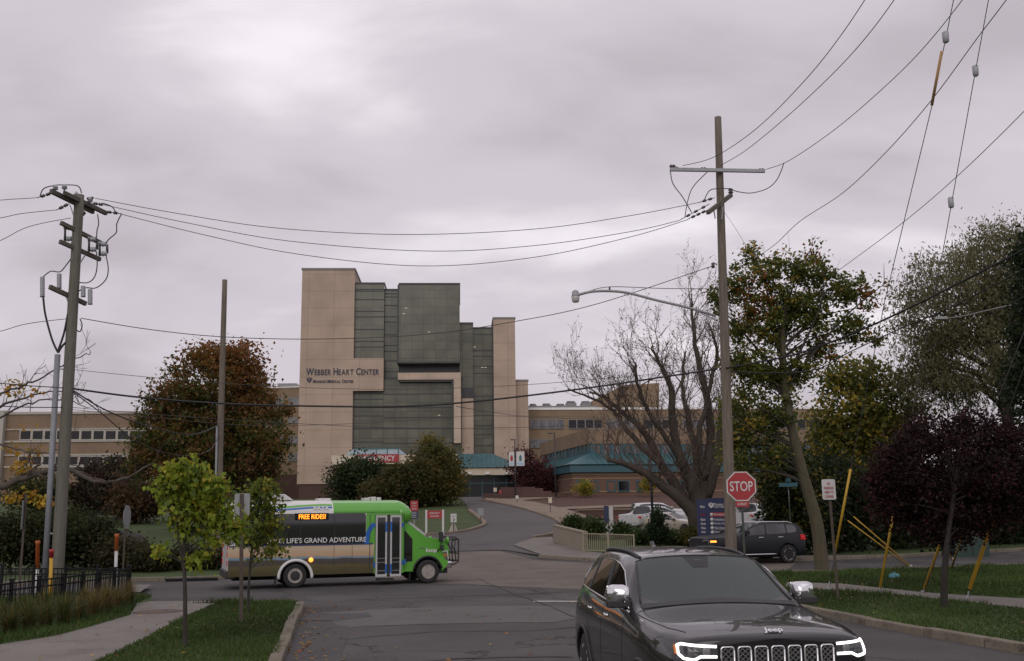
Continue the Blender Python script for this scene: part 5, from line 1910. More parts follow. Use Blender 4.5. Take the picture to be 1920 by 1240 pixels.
# double top arm running towards lower right
ca, cb = L1(99, 361, -1.0), L1(180, 399, 1.0)
mb = MB(); mb.bar(ca + Vector((0, -.13, 0)), L1(178, 400, .9) + Vector((0, -.13, 0)), .10, .13); mb.build('crossarm', m_arm, pole1)
mb = MB(); mb.bar(L1(117, 360, -.9) + Vector((0, .13, 0)), L1(196, 398, 1.1) + Vector((0, .13, 0)), .10, .13); mb.build('crossarm', m_arm, pole1)
mb = MB(); mb.bar(L1(114, 418, -.5), L1(189, 456, .7), .10, .12); mb.build('crossarm', m_arm, pole1)
mb = MB(); mb.bar(L1(112, 453, -.5), L1(188, 487, .7), .10, .12); mb.build('crossarm', m_arm, pole1)
mb = MB(); mb.bar(L1(93, 538, -.5), L1(161, 570, .6), .10, .13); mb.build('crossarm', m_arm, pole1)
for a, b in (((131, 384), (139, 407)), ((160, 478), (148, 497)), ((123, 552), (129, 572)), ((160, 394), (150, 405))):
    mb = MB(); mb.bar(L1(*a), L1(*b), .05, .02); mb.build('arm_brace', m_galv, pole1)
for (px, py, dy) in ((104, 352, -1), (121, 351, -.9), (169, 375, .3), (143, 365, 0)):
    p = L1(px, py, dy)
    mb = MB(); mb.lathe([(.02, -.14), (.03, -.06), (.085, -.05), (.05, -.01), (.085, .0), (.05, .04), (.03, .09)], c=p, n=12); mb.build('pin_insulator', m_insulg, pole1)
for a, b in (((98, 362), (70, 371)), ((130, 382), (106, 394)), ((163, 373), (176, 371)), ((172, 381), (198, 385)), ((196, 397), (228, 401)), ((160, 398), (150, 408))):
    mb = MB(); ins_string(mb, L1(a[0], a[1], -.8 if a[0] < 150 else .9), L1(b[0], b[1], -1 if a[0] < 150 else 1.0)); mb.build('strain_insulator', m_insul, pole1)
for px, y0_, y1_ in ((128, 427, 448), (173, 449, 468), (193, 458, 476)):
    for y in (y0_, y1_):
        p = L1(px, y, .2)
        mb = MB(); mb.lathe([(.05, -.13), (.085, -.11), (.06, -.04), (.085, .0), (.06, .06), (.085, .10), (.04, .12)], c=p, axis='X', n=12); mb.build('cutout_insulator', m_insulg, pole1)
    mb = MB(); mb.path([L1(px - 6, y0_ - 2, .15), L1(px - 6, y1_ + 2, .15)], .035, 8); mb.build('fuse_tube', m_dark, pole1)
mb = MB(); mb.path([L1(182, 450, .3), L1(182, 468, .3)], .04, 8); mb.build('fuse_tube', m_insul, pole1)
mb = MB(); mb.path([L1(201, 459, .5), L1(201, 475, .5)], .04, 8); mb.build('fuse_tube', m_insul, pole1)
for px, y0_, y1_ in ((111, 514, 541), (156, 537, 557), (169, 543, 571), (79.5, 520, 557)):
    p0_, p1_ = L1(px, y0_, 0), L1(px, y1_, 0)
    n_ = 7
    pts = [p0_.lerp(p1_, i / (n_ * 2)) for i in range(n_ * 2 + 1)]
    mb = MB(); mb.path(pts, [.062 if i % 2 else .075 for i in range(len(pts))], 12); mb.build('surge_arrester', m_insulg, pole1)
jump = [
    [(75, 368), (82, 354), (102, 348), (121, 347), (146, 349), (153, 362)], [(228, 401), (219, 420), (218, 436), (205, 448), (199, 456)],
    [(183, 402), (185, 420), (182, 432), (181, 450)], [(134, 455), (135, 480), (122, 500), (112, 510), (95, 509), (80, 520)],
    [(181, 472), (182, 500), (177, 520), (165, 530), (148, 530)], [(199, 480), (203, 505), (198, 525), (180, 540), (160, 540), (145, 548)],
    [(192, 381), (210, 388), (217, 399)], [(130, 545), (127, 552), (124, 560)], [(150, 598), (154, 610), (150, 622), (142, 618)]]
mb = MB()
for k, q_ in enumerate(jump):
    mj = MB(); mj.path(hermite([L1(x, y, .15) for x, y in q_], 6), .018, 6); mj.build('jumper_wire', m_wire, pole1)
for q_ in ([(81, 557), (85, 590), (97, 635), (108, 660)], [(127, 590), (120, 625), (110, 655), (108, 662)], [(126, 640), (116, 650), (109, 662)]):
    mj = MB(); mj.path(hermite([L1(x, y, -.1) for x, y in q_], 6), .032, 8); mj.build('riser_cable', m_cable, pole1)
# steel riser pipe standing beside the pole
mb = MB(); mb.path([L1(82, 1112, -.1) + Vector((0, 0, -.3)), L1(95, 900, -.1), L1(108, 665, -.1)], .085, 12); mb.build('riser_pipe', m_conduit, pole1)
for y in (692, 1000):
    mb = MB(); a_, b_ = L1(106 - (y - 692) * .058, y, -.1), L1(130 - (y - 692) * .062, y + 1, -.05); mb.bar(a_, b_, .05, .04); mb.build('stand_off', m_galv, pole1)

# --- plain pole behind the sapling
P3b = G(405, 1068)
pole3, B3, T3 = pole_thing('utility_pole', 'plain slender brown pole in front of the big maple', 421.5, 525, 406, 1068, P3b.y, .17, .115, m_pole)
mb = MB(); q0 = at(407, 800, P3b.y - .2) - B3; mb.path([q0, at(404, 930, P3b.y - .2) - B3, Vector((-.12, -.2, .2))], .05, 8); mb.build('riser_pipe', m_conduit, pole3)

# --- tall pole at right
Yp2 = 33.0
pole2, B2, T2 = pole_thing('utility_pole', 'tall brown wooden utility pole with crossarm rising behind the black car', 1346, 220, 1372, 1075, Yp2, .19, .115, m_pole, .09)
L2 = lambda px, py, dy=0.0: at(px, py, Yp2 + dy) - B2
mb = MB(); mb.bar(L2(1256, 318, -.25), L2(1434, 321, -.25), .10, .11); mb.build('crossarm', mat('grey_crossarm', (.33, .34, .36), (.27, .275, .29), scale=6, rough=.6), pole2)
mb = MB(); mb.bar(L2(1327, 399, -1.2), L2(1371, 366, 1.0), .11, .13); mb.build('crossarm', m_arm, pole2)
for px, py in ((1262, 312), (1268, 316), (1320, 317), (1429, 319)):
    p = L2(px, py, -.2)
    mb = MB(); mb.lathe([(.03, -.12), (.07, -.08), (.04, -.03), (.07, .02), (.03, .08)], c=p, axis='X', n=10); mb.build('strain_insulator', m_insul, pole2)
mb = MB(); p = L2(1370, 358, 1.0); mb.lathe([(.03, -.12), (.10, -.06), (.05, -.02), (.10, .03), (.05, .07), (.02, .1)], c=p, n=12); mb.build('pin_insulator', m_insul, pole2)
for a, b in (((1340, 371), (1310, 380)), ((1330, 383), (1276, 412)), ((1327, 394), (1290, 411))):
    mb = MB(); ins_string(mb, L2(a[0], a[1], -.6), L2(b[0], b[1], -.7), 2 if a[0] == 1340 else 3, .05); mb.build('strain_insulator', m_insul, pole2)
for q_ in ([(1257, 322), (1262, 345), (1280, 370), (1297, 399)], [(1326, 323), (1300, 350), (1290, 375), (1284, 408)], [(1470, 306), (1458, 335), (1440, 353), (1410, 362), (1385, 360), (1370, 355)],
           [(1370, 354), (1345, 354), (1330, 358), (1320, 376)]):
    mb = MB(); mb.path(hermite([L2(x, y, -.3) for x, y in q_], 6), .016, 6); mb.build('jumper_wire', m_wire, pole2)
for a, b in (((1338, 392), (1341, 410)), ((1356, 388), (1353, 412))):
    mb = MB(); mb.bar(L2(*a, -.2), L2(*b, -.2), .05, .03); mb.build('arm_brace', m_galv, pole2)
for py in (498,):
    p = L2(1337, py, -.2); mb = MB(); mb.lathe([(.03, -.09), (.065, -.07), (.05, 0), (.065, .07), (.03, .09)], c=p, n=10); mb.path([p + Vector((0, 0, .1)), p + Vector((.15, .1, .05))], .02, 5); mb.build('spool_insulator', m_insul, pole2)

# street lamp bolted to that pole
base = at(1345, 590, Yp2 - .2)
lamp = thing('street_lamp', 'grey street lamp on a long curved arm fixed to the tall pole', 'street lamp', base)
Ll = lambda px, py: at(px, py, Yp2 - .5) - base
arm = [Ll(1344, 589) + Vector((0, .3, 0)), Ll(1290, 577), Ll(1230, 563), Ll(1180, 550), Ll(1145, 546), Ll(1110, 547), Ll(1084, 553)]
mb = MB(); mb.path(hermite(arm, 6), .045, 8); mb.bar(Ll(1344, 597) + Vector((0, .25, 0)), Ll(1296, 579), .03, .03); mb.build('arm', m_galv, lamp)
mb = MB(); mb.path(hermite([Ll(1340, 542), Ll(1240, 541), Ll(1145, 538), Ll(1105, 546)], 5), .012, 5); mb.build('stay_rod', m_wire, lamp)
mb = MB(); mb.path([Ll(1143, 538), Ll(1143, 547)], .03, 6); mb.build('stay_bracket', m_dark, lamp)
p = Ll(1079, 553)
mb = MB(); mb.lathe([(.0, .16), (.06, .15), (.11, .10), (.12, -.02), (.14, -.05), (.0, -.05)], c=p, n=18); mb.build('housing', m_galv, lamp)
mb = MB(); mb.lathe([(.13, -.05), (.135, -.09), (.115, -.22), (.09, -.25), (.0, -.25)], c=p, n=18); mb.build('globe', mat('lamp_globe', (.45, .43, .42), rough=.25), lamp)

# --- overhead wires
def wire(pts, r, m, label, grp, n=8):                   # pts: (px, py, distance)
    W = [at(*q) for q in pts]
    o = W[0].copy()
    mb = MB(); mb.path(hermite([w - o for w in W], n), r, 5)
    ob = mb.build('overhead_wire', m, None)
    ob.location = o
    return tag(ob, label, 'wire', grp)


a1, a2 = Yp1 + .9, Yp2 - .7
gw = 'wires between the two utility poles'
wire([(178, 372, a1), (330, 400, 31), (520, 428, 31.3), (760, 440, 31.7), (1000, 430, 32.1), (1180, 405, a2), (1310, 380, a2)], .011, m_wire, 'topmost of the three thin wires sagging between the two utility poles', gw)
wire([(198, 385, a1), (350, 418, 31), (540, 452, 31.3), (800, 471, 31.7), (1000, 461, 32.1), (1180, 435, a2), (1276, 413, a2)], .011, m_wire, 'middle of the three thin wires sagging between the two utility poles', gw)
wire([(228, 402, a1), (380, 440, 31), (560, 477, 31.3), (790, 499, 31.7), (1000, 483, 32.1), (1180, 445, a2), (1290, 412, a2)], .011, m_wire, 'lowest of the three thin wires sagging between the two utility poles', gw)
wire([(152, 597, Yp1), (280, 618, 31), (420, 632, 31.5), (600, 636, 31.8), (800, 627, 32), (960, 604, 32.3), (1120, 570, 32.6), (1336, 499, Yp2 - .2)], .013, m_wire, 'single wire crossing the tower face at half height', gw)
wire([(136, 729, Yp1), (260, 745, 31), (420, 757, 31.5), (600, 762, 32), (760, 762, 32.2), (900, 752, 32.4), (1100, 728, 32.7), (1345, 692, Yp2 - .2)], .030, m_cable, 'thick black cable sagging in front of the tower base', gw)
wire([(134, 693, Yp1), (330, 712, 31), (540, 726, 31.5), (760, 730, 32), (980, 722, 32.4), (1200, 704, 32.8), (1345, 690, Yp2 - .2)], .008, m_wire, 'thin wire just above the thick black cable', gw)
wire([(134, 764, Yp1), (300, 778, 31), (480, 790, 31.5), (700, 801, 32), (900, 803, 32.4), (1120, 795, 32.8), (1350, 770, Yp2 - .2)], .008, m_wire, 'thin low wire crossing the lower glass of the tower', gw)
wire([(134, 768, Yp1), (300, 784, 31), (480, 798, 31.5), (700, 793, 32), (900, 780, 32.4), (1120, 786, 32.8), (1350, 778, Yp2 - .2)], .007, m_wire, 'faint lowest wire above the emergency entrance', gw)
wire([(855, 762, 32.3), (930, 774, 40), (1010, 781, 60), (1180, 782, 90)], .012, m_wire, 'thin wire leaving the thick cable towards the tan wing', gw)
gl = 'cables dropping from the left pole'
wire([(138, 733, Yp1), (200, 770, 32), (280, 800, 36), (360, 815, 40), (410, 797, P3b.y)], .022, m_cable, 'upper black cable dropping from the left pole to the plain pole', gl)
wire([(138, 736, Yp1), (190, 775, 32), (260, 830, 36), (340, 855, 40), (392, 845, 42), (411, 815, P3b.y)], .018, m_cable, 'lower black cable dropping from the left pole to the plain pole', gl)
wire([(138, 735, Yp1), (150, 757, Yp1 + .3), (165, 748, Yp1 + .6), (190, 772, Yp1 + 2)], .012, m_cable, 'short slack loop of black cable beside the left pole', gl)
gz = 'wires leaving the left edge'
for y0_, y1_, px, nm in ((371, 374, 70, 'highest thin wire running off the left edge from the pole top'), (394, 405, 106, 'second thin wire running off the left edge from the pole top'),
                         (409, 440, 133, 'third thin wire running off the left edge below the pole top'), (598, 615, 125, 'single wire running off the left edge at mid pole')):
    wire([(px, y0_, Yp1 - 1), (px * .4, (y0_ + y1_) / 2 + 1, Yp1 - 2), (-60, y1_ + (y1_ - y0_) * .9, Yp1 - 4), (-500, y1_ + (y1_ - y0_) * 2.2 - 10, Yp1 - 11)], .010, m_wire, nm, gz)
for y0_, y1_, nm in ((728, 716, 'cable running off the left edge through the bare branches'), (764, 760, 'low thin cable running off the left edge above the brick roof')):
    wire([(128, y0_, Yp1), (60, (y0_ + y1_) / 2 + 2, Yp1 - 1), (-60, y1_, Yp1 - 3), (-500, y1_ - 10, Yp1 - 10)], .014, m_cable, nm, gz)
gr = 'wires climbing to the upper right'
wire([(1280, 311, Yp2 - .3), (1340, 294, 31), (1420, 240, 28), (1510, 150, 25), (1580, 62, 23), (1650, -45, 21), (1700, -130, 19.5)], .011, m_wire, 'leftmost wire climbing from the crossarm to the top edge', gr)
wire([(1350, 311, Yp2 - .3), (1400, 281, 31), (1480, 215, 28), (1570, 130, 25), (1640, 50, 23), (1710, -50, 21), (1750, -120, 19.5)], .011, m_wire, 'second wire climbing from the crossarm to the top edge', gr)
wire([(1436, 318, Yp2 - .3), (1480, 301, 31.5), (1560, 247, 29), (1640, 180, 27), (1720, 103, 25), (1800, 6, 23), (1880, -110, 21)], .011, m_wire, 'third wire climbing from the crossarm end past the guy stick', gr)
wire([(1390, 500, 41), (1449, 462, 38), (1500, 415, 35), (1580, 362, 32), (1660, 287, 29), (1745, 190, 26), (1830, 75, 24), (1900, -18, 22), (1960, -110, 20)], .012, m_wire, 'long sagging wire from behind the maple to the top right', gr)
wire([(1540, 530, 43), (1600, 487, 40), (1700, 412, 35), (1800, 326, 31), (1920, 209, 27), (2040, 80, 24), (2300, -240, 20.5)], .012, m_wire, 'wire crossing the willow towards the right edge', gr)
wire([(1352, 692, Yp2), (1420, 680, 32), (1500, 662, 31), (1600, 625, 29), (1700, 580, 27.5), (1800, 530, 26), (1920, 468, 24), (2020, 410, 22), (2400, 180, 17)], .030, m_cable, 'thick black cable climbing from the tall pole to the right edge', gr)
wire([(1352, 694, Yp2), (1440, 700, 33), (1530, 693, 33), (1590, 662, 32), (1680, 620, 30), (1780, 578, 28), (1920, 505, 25.5), (2020, 450, 23), (2400, 250, 18)], .018, m_cable, 'lower black cable climbing behind the maple to the right edge', gr)
wire([(1740, 655, 33), (1800, 622, 31), (1920, 556, 28), (2020, 495, 26), (2400, 290, 19)], .012, m_wire, 'thin dark cable below the two black cables at the right edge', gr)
wire([(1356, 395, Yp2), (1380, 430, 34), (1410, 480, 36), (1450, 545, 38)], .006, m_wire, 'fine stay wire running from the tall pole into the maple', gr)

# --- guy wires with yellow guards
gg = 'guy wires with yellow guards'


def guy(label, base, y_guard, ends, r=.034, gm=m_yellow, ties=()):
    """base: photo pixel of the anchor; ends: list of (px, py, Y) up the wire"""
    b = G(base[0], base[1], .1)
    root = thing('guy_wire', label, 'guy wire', b, 0, gg)
    pts = [Vector((0, 0, -.1))] + [at(*q) - b for q in ends]
    mb = MB(); mb.path(pts, .010, 5); mb.build('steel_strand', m_wire, root)
    # guard along the first leg
    a0, a1 = y_guard
    d = pts[1] - Vector((0, 0, 0))
    mb = MB(); mb.path([d * a0, d * a1], r, 8); mb.build('guard', gm, root)
    mb = MB(); mb.path([Vector((0, 0, -.15)), d * min(a0, .06)], .022, 6); mb.lathe([(.05, -.05), (.06, .02), (.03, .06)], c=(0, 0, 0), n=8); mb.build('anchor_rod', m_galv, root)
    return root, pts, b


r1_, p_, b_ = guy('yellow guarded guy wire beside the no parking sign, with a wooden stick high above', (1553, 1105), (.27, .95), [(1597, 868, 28.0), (1660, 560, 25), (1747, 200, 22), (1790, -10, 20.8), (1812, -120, 20.0)])
mb = MB(); mb.path([at(1747, 198, 22) - b_, at(1766, 96, 21.4) - b_], .035, 8); mb.build('guy_stick', mat('stick_wood', (.42, .26, .12), (.34, .20, .09), scale=5, rough=.7), r1_)
mb = MB(); c = at(1773, 70, 21.2) - b_; mb.lathe([(.03, -.14), (.07, -.11), (.075, .11), (.03, .14)], c=c, n=10); mb.build('guy_insulator', m_insulg, r1_)
r2_, p_, b_ = guy('yellow guarded guy wire in the middle of the right lawn, with two insulators high above', (1648, 1113), (.06, .99), [(1683, 920, 27.0), (1770, 460, 24), (1829, 133, 22), (1857, -20, 21), (1880, -120, 20.3)])
for px, py, Y_ in ((1829, 133, 22), (1783, 380, 23.5)):
    c = at(px, py, Y_) - b_; mb = MB(); mb.lathe([(.03, -.14), (.065, -.11), (.07, .11), (.03, .14)], c=c, n=10); mb.build('guy_insulator', m_insulg, r2_)
guy('yellow guarded guy wire just left of the dark red tree trunk', (1730, 1112), (.05, .98), [(1786, 955, 26.0), (1850, 800, 24.5), (2000, 420, 21)])
guy('thickest yellow guarded guy wire right of the dark red tree trunk', (1812, 1122), (.08, .99), [(1886, 903, 25.0), (1990, 600, 22), (2060, 400, 20.5)], r=.05)
guy('yellow guarded guy wire leaning behind the dark red tree trunk', (1782, 1070), (.04, .98), [(1817, 972, 33.0), (1880, 800, 31), (2000, 470, 27)])
guy('upper of two ribbed yellow guards leaning left by the far road', (1708, 1062), (.02, .97), [(1597, 966, 38.0), (1450, 840, 36.0), (1362, 765, 33.4)], r=.024)
guy('lower of two ribbed yellow guards leaning left by the far road', (1706, 1063), (.02, .97), [(1586, 974, 37.6), (1440, 862, 35.8), (1364, 800, 33.4)], r=.024)
guy('pale yellow guard leaning left behind the dark red tree trunk', (1786, 1048), (.02, .97), [(1741, 978, 38.0), (1640, 820, 36.0)], r=.022)

# --- signs
def sign_post(root, p, h, m, w=.05):
    mb = MB()
    mb.bar(p + Vector((0, 0, -.3)), p + Vector((0, 0, h)), w, w * .5, up=(0, 1, 0)); mb.bar(p + Vector((-w * .3, .02, -.3)), p + Vector((-w * .3, .02, h)), .012, .03, up=(0, 1, 0)); mb.bar(p + Vector((w * .3, .02, -.3)), p + Vector((w * .3, .02, h)), .012, .03, up=(0, 1, 0))
    return mb.build('post', m, root)


def rrect(w, h, r, n=4):
    pts = []
    for cx_, cz_, a0 in ((w / 2 - r, h / 2 - r, 0), (-w / 2 + r, h / 2 - r, 1), (-w / 2 + r, -h / 2 + r, 2), (w / 2 - r, -h / 2 + r, 3)):
        for t in range(n + 1):
            a = (a0 + t / n) * math.pi / 2
            pts.append((cx_ + r * math.cos(a), cz_ + r * math.sin(a)))
    return pts


def octo(r):
    return [(r / math.cos(math.pi / 8) * math.cos(math.pi / 8 + k * math.pi / 4), r / math.cos(math.pi / 8) * math.sin(math.pi / 8 + k * math.pi / 4)) for k in range(8)]


def shift(poly, x, z): return [(a + x, b + z) for a, b in poly]


# stop sign
Ys = 28.0
c = at(1395.5, 912, Ys)
b = Vector((at(1394, 1000, Ys).x, Ys, .1))
st_ = thing('stop_sign', 'red octagonal stop sign with four way plate in front of the tall pole', 'stop sign', b, R_(-3))
zc = c.z - b.z
sign_post(st_, Vector((0, 0, 0)), zc + .35, m_postg, .06)
mb = MB(); mb.prism(shift(octo(.395), 0, zc), -.040, -.032); mb.build('sign_border', m_signwhite, st_)
mb = MB(); mb.prism(shift(octo(.365), 0, zc), -.043, -.0405); mb.build('sign_face', m_signred, st_)
text('STOP', m_signwhite, st_, (0, -.046, zc), width=.62, height=.27, bold=.01, extrude=.002)
mb = MB(); mb.prism(shift(rrect(.36, .155, .02), 0, zc - .48), -.040, -.034); mb.build('way_plate', m_signred, st_)
text('4-WAY', m_signwhite, st_, (0, -.043, zc - .48), width=.26, height=.08, bold=.01, extrude=.002)
# no parking sign
b = G(1572, 1125, .1)
top = at(1554, 918, b.y - .05)
np_ = thing('no_parking_sign', 'white no parking sign with red words on a leaning post on the right lawn', 'sign', b)
mb = MB(); d = at(1553, 898, b.y) - b
mb.bar(Vector((0, 0, -.3)) - d * .03, d, .06, .035, up=(0, 1, 0)); mb.build('post', m_post, np_)
q_ = top - b
mb = MB(); mb.prism(shift(rrect(.335, .50, .04), q_.x, q_.z), -.055, -.045); mb.build('sign_face', m_signwhite, np_)
for k, (w_, s_) in enumerate(((.08, 'NO'), (.24, 'PARKING'), (.22, 'HERE TO'), (.22, 'CORNER'))):
    text(s_, m_redtxt, np_, (q_.x, -.058, q_.z + .14 - k * .105), width=w_, height=.065, bold=.02, extrude=.002)
# backs of two signs by the left pavement
b = G(453, 1168, .1)
t_ = thing('street_sign', 'blank grey back of a rectangular sign on a brown post by the sapling', 'sign', b)
mb = MB(); d = at(453, 926, b.y) - b; mb.bar(Vector((0, 0, -.3)), d, .075, .03, up=(0, 1, 0)); mb.build('post', m_post, t_)
mb = MB(); q_ = at(453.5, 946, b.y) - b; mb.prism(shift(rrect(.325, .46, .03), q_.x, q_.z), .02, .026); mb.build('sign_face', m_back, t_)
b = G(231, 1072, .1)
t_ = thing('stop_sign', 'grey back of an octagonal sign seen almost edge on behind the iron fence', 'sign', Vector((at(231, 1072, 34).x, 34, 0)), R_(93))
zc = at(226, 970, 34).z
sign_post(t_, Vector((0, 0, 0)), zc + .4, m_post, .05)
mb = MB(); mb.prism(shift(octo(.38), 0, zc), -.03, -.02); mb.build('sign_face', m_back, t_)
p = at(43, 955, 27)
t_ = thing('street_sign', 'narrow grey sign seen edge on at the far left', 'sign', Vector((at(40, 1060, 27).x, 27, .1)), R_(104))
sign_post(t_, Vector((0, 0, 0)), p.z + .3, m_post, .06)
mb = MB(); mb.prism(shift(rrect(.46, .75, .03), 0, p.z - .25), .03, .036); mb.build('sign_face', m_back, t_)
# far stop sign edge on with street name blades
p = at(1479, 930, 47)
t_ = thing('street_sign', 'street name blades above an edge on stop sign in the dark hedge', 'sign', Vector((p.x, 47, T(p.x, 47))), 0)
zg = T(p.x, 47)
sign_post(t_, Vector((0, 0, 0)), at(1479, 908, 47).z - zg, m_postg, .05)
mb = MB(); q_ = at(1481, 935, 47).z - zg; mb.prism(shift(octo(.37), 0, 0), -.01, .01, Matrix.Translation((0, 0, q_)) @ Matrix.Rotation(R_(76), 4, 'Z')); mb.build('sign_face', m_back, t_)
m_street = mat('street_blue', (.03, .12, .15), rough=.5)
q_ = at(1481, 909, 47).z - zg
mb = MB(); mb.box(-.42, .42, -.02, .02, q_ - .09, q_ + .09); o_ = mb.build('name_blade', m_street, t_)
mb = MB(); mb.box(-.02, .02, -.35, .35, q_ + .13, q_ + .30); mb.build('name_blade', m_street, t_)

# hospital directory
p = at(1345, 1000, 50)
hd = thing('directory_sign', 'tall navy hospital directory sign with white listings behind the tall pole', 'sign', Vector((p.x, 50, T(p.x, 50))), R_(0))
zt_, zb_ = at(1330, 936, 50).z - hd.location.z, 0
xa, xb, xc = at(1310, 960, 50).x - p.x, at(1329, 960, 50).x - p.x, at(1372, 960, 50).x - p.x
mb = MB(); mb.box(xb, xc, -.15, .1, zb_, zt_ + .05); mb.build('sign_panel', m_navyb, hd)
mb = MB(); mb.add([(xb - .003, -.14, zb_), (xa, .5, zb_), (xa, .5, zt_), (xb - .003, -.14, zt_), (xb - .003, .05, zb_), (xa + .1, .6, zb_), (xa + .1, .6, zt_), (xb - .003, .05, zt_)],
                    [(0, 1, 2, 3), (7, 6, 5, 4), (0, 4, 5, 1), (3, 2, 6, 7), (0, 3, 7, 4), (1, 5, 6, 2)]); mb.build('sign_panel', m_navyb, hd)
zr = lambda py: at(1350, py, 50).z - hd.location.z
xr_ = lambda px: at(px, 970, 50).x - p.x
mb = MB(); mb.box(xb + .02, xc - .02, -.156, -.151, zr(969), zr(961)); mb.build('sign_band', m_signred, hd)
small = [('Munson', 1338, 1356, 946, .14), ('Medical Center', 1337, 1358, 950.5, .10), ('Emergency', 1338, 1358, 965, .15), ('Ambulance', 1338, 1357, 974, .13), ('Family Care', 1338, 1360, 982, .14), ('Main Entrance', 1338, 1362, 990, .14), ('Parking', 1338, 1354, 998, .14)]
for s_, x0_, x1_, py, h_ in small:
    text(s_, m_signwhite, hd, ((xr_(x0_) + xr_(x1_)) / 2, -.158, zr(py)), width=(xr_(x1_) - xr_(x0_)), height=h_, bold=.01, extrude=.002)
for py in (965, 974, 982, 990, 998):
    mb = MB(); mb.lathe([(.0, -.004), (.085, -.004), (.085, 0)], c=(xr_(1333.5), -.157, zr(py)), axis='Y', n=14); mb.build('listing_dot', m_signwhite, hd)
crest(m_signwhite, hd, xr_(1333), zr(948), -.155, .26)
a_l = math.atan2(.64, xa - xb)
for k, (s_, py, mm) in enumerate((('Main', 950, m_signwhite), ('Emergency', 965, m_signred), ('East', 974, m_signwhite), ('North', 982, m_signwhite), ('West', 990, m_signwhite), ('Parking', 998, m_signwhite))):
    t0 = .5
    o_ = text(s_, mm, hd, (xb + (xa - xb) * t0 - .02, -.14 + .64 * t0 - .03, zr(py)), width=.30, height=.12, bold=.02, extrude=.002)
    o_.rotation_euler = (math.pi / 2, 0, math.atan2(-.64, xb - xa))

# smaller signs about the drive
def board(name, label, cat, px, py0, py1, w_px, pyb, mface, Yd=None, lines=(), post=m_postg, posts=1, lm=None, th=.03, rz=0):
    g_ = S(px, pyb) if Yd is None else None
    Y_ = g_.y if Yd is None else Yd
    c0 = at(px, pyb, Y_)
    zg = T(c0.x, Y_)
    root = thing(name, label, cat, Vector((c0.x, Y_, zg - .02)), rz)
    w = w_px * Y_ / FOC
    z1_, z0_ = at(px, py0, Y_).z - zg, at(px, py1, Y_).z - zg
    if posts == 1:
        mb = MB(); mb.box(-.03, .03, .0, .05, -.3, z1_ - .04); mb.build('post', post, root)
    else:
        for s in (-1, 1):
            mb = MB(); mb.box(s * w * .5 - .06, s * w * .5 + .06, -.04, .08, -.3, z1_ + .05); mb.build('post', post, root)
    mb = MB(); mb.box(-w / 2 + (.061 if posts == 2 else 0), w / 2 - (.061 if posts == 2 else 0), -th, -.001, z0_, z1_); mb.build('sign_face', mface, root, bevel=.008)
    for (s_, fy, fw, fh) in lines:
        text(s_, lm or m_signwhite, root, (0, -th - .003, z0_ + (z1_ - z0_) * fy), width=w * fw, height=(z1_ - z0_) * fh, bold=.01, extrude=.002)
    return root, w, z0_, z1_


board('entrance_sign', 'red emergency entrance sign on two pale posts beside the drive', 'sign', 815, 957, 972, 31, 996, m_signred, Yd=64, lines=(('EMERGENCY', .68, .6, .2), ('ENTRANCE', .30, .5, .2)), post=m_signwhite, posts=2)
r_, w_, z0_, z1_ = board('entrance_sign', 'narrow red and navy sign partly hidden by the bus front cap', 'sign', 776.5, 958, 973, 14.5, 992, m_navyb, Yd=68, post=m_galv)
zz = at(776, 939, 68).z - r_.location.z
mb = MB(); mb.box(-w_ / 2, w_ / 2, -.03, -.001, z1_ + .002, zz); mb.build('sign_face', m_signred, r_)
for k in range(3): text(('Welcome', 'Emergency', 'Valet')[k], m_signwhite, r_, (0, -.033, z1_ + (zz - z1_) * (.78 - .27 * k)), width=w_ * .6, height=.10, extrude=.002, bold=.01)
for k in range(3): text(('Main', 'Entrance', 'Parking')[k], m_signwhite, r_, (0, -.033, z0_ + (z1_ - z0_) * (.78 - .27 * k)), width=w_ * .55, height=.09, extrude=.002, bold=.01)
r_, w_, z0_, z1_ = board('notice_sign', 'small white sign with a black arrow above a pale concrete block', 'sign', 850.5, 963, 979, 11, 998, m_signwhite, Yd=65.5)
mb = MB(); mb.prism([(-.03, z0_ + .08), (.05, z0_ + .08), (.07, z0_ + .22), (.02, z0_ + .26), (.0, z0_ + .2)], -.036, -.031); mb.build('arrow', m_dark, r_)
text('ONLY', m_dark, r_, (0, -.034, z1_ - .16), width=.22, height=.09, extrude=.002)
c_ = S(850.5, 998)
mb = MB(); mb.add([(-.32, -.25, -.1), (.32, -.25, -.1), (.32, .25, -.1), (-.32, .25, -.1), (-.10, -.1, .5), (.10, -.1, .5), (.10, .1, .5), (-.10, .1, .5)],
                  [(3, 2, 1, 0), (4, 5, 6, 7), (0, 1, 5, 4), (1, 2, 6, 5), (2, 3, 7, 6), (3, 0, 4, 7)])
o_ = mb.build('concrete_block', mat('pale_concrete', (.42, .38, .33), (.34, .30, .26), scale=5, rough=.9), None, bevel=.06)
o_.location = (c_.x, c_.y - .2, c_.z + .05); tag(o_, 'pale tapered concrete block on the island kerb below the arrow sign', 'block')
board('notice_sign', 'pale grey back of a small sign at the edge of the drive', 'sign', 901.5, 953, 967, 11, 978, m_back, Yd=72)
board('notice_sign', 'small cream sign on a black post beside the entrance door', 'sign', 928.5, 914.5, 922, 6, 936, m_cream, Yd=112, post=m_dark)
board('notice_sign', 'tiny red and white sign just right of the cream sign at the entrance', 'sign', 938, 919, 926, 5, 936, m_redtxt, Yd=113, post=m_dark)
board('notice_sign', 'tiny white sign against the stepped brick wall', 'sign', 969.5, 929, 935, 5.5, 941, m_signwhite, Yd=105, post=m_dark)
r_, w_, z0_, z1_ = board('notice_sign', 'pale yellow sign with a black bag on top beside the tan footpath', 'sign', 1032, 932, 943, 6.5, 960, m_cream, Yd=86, post=m_dark)
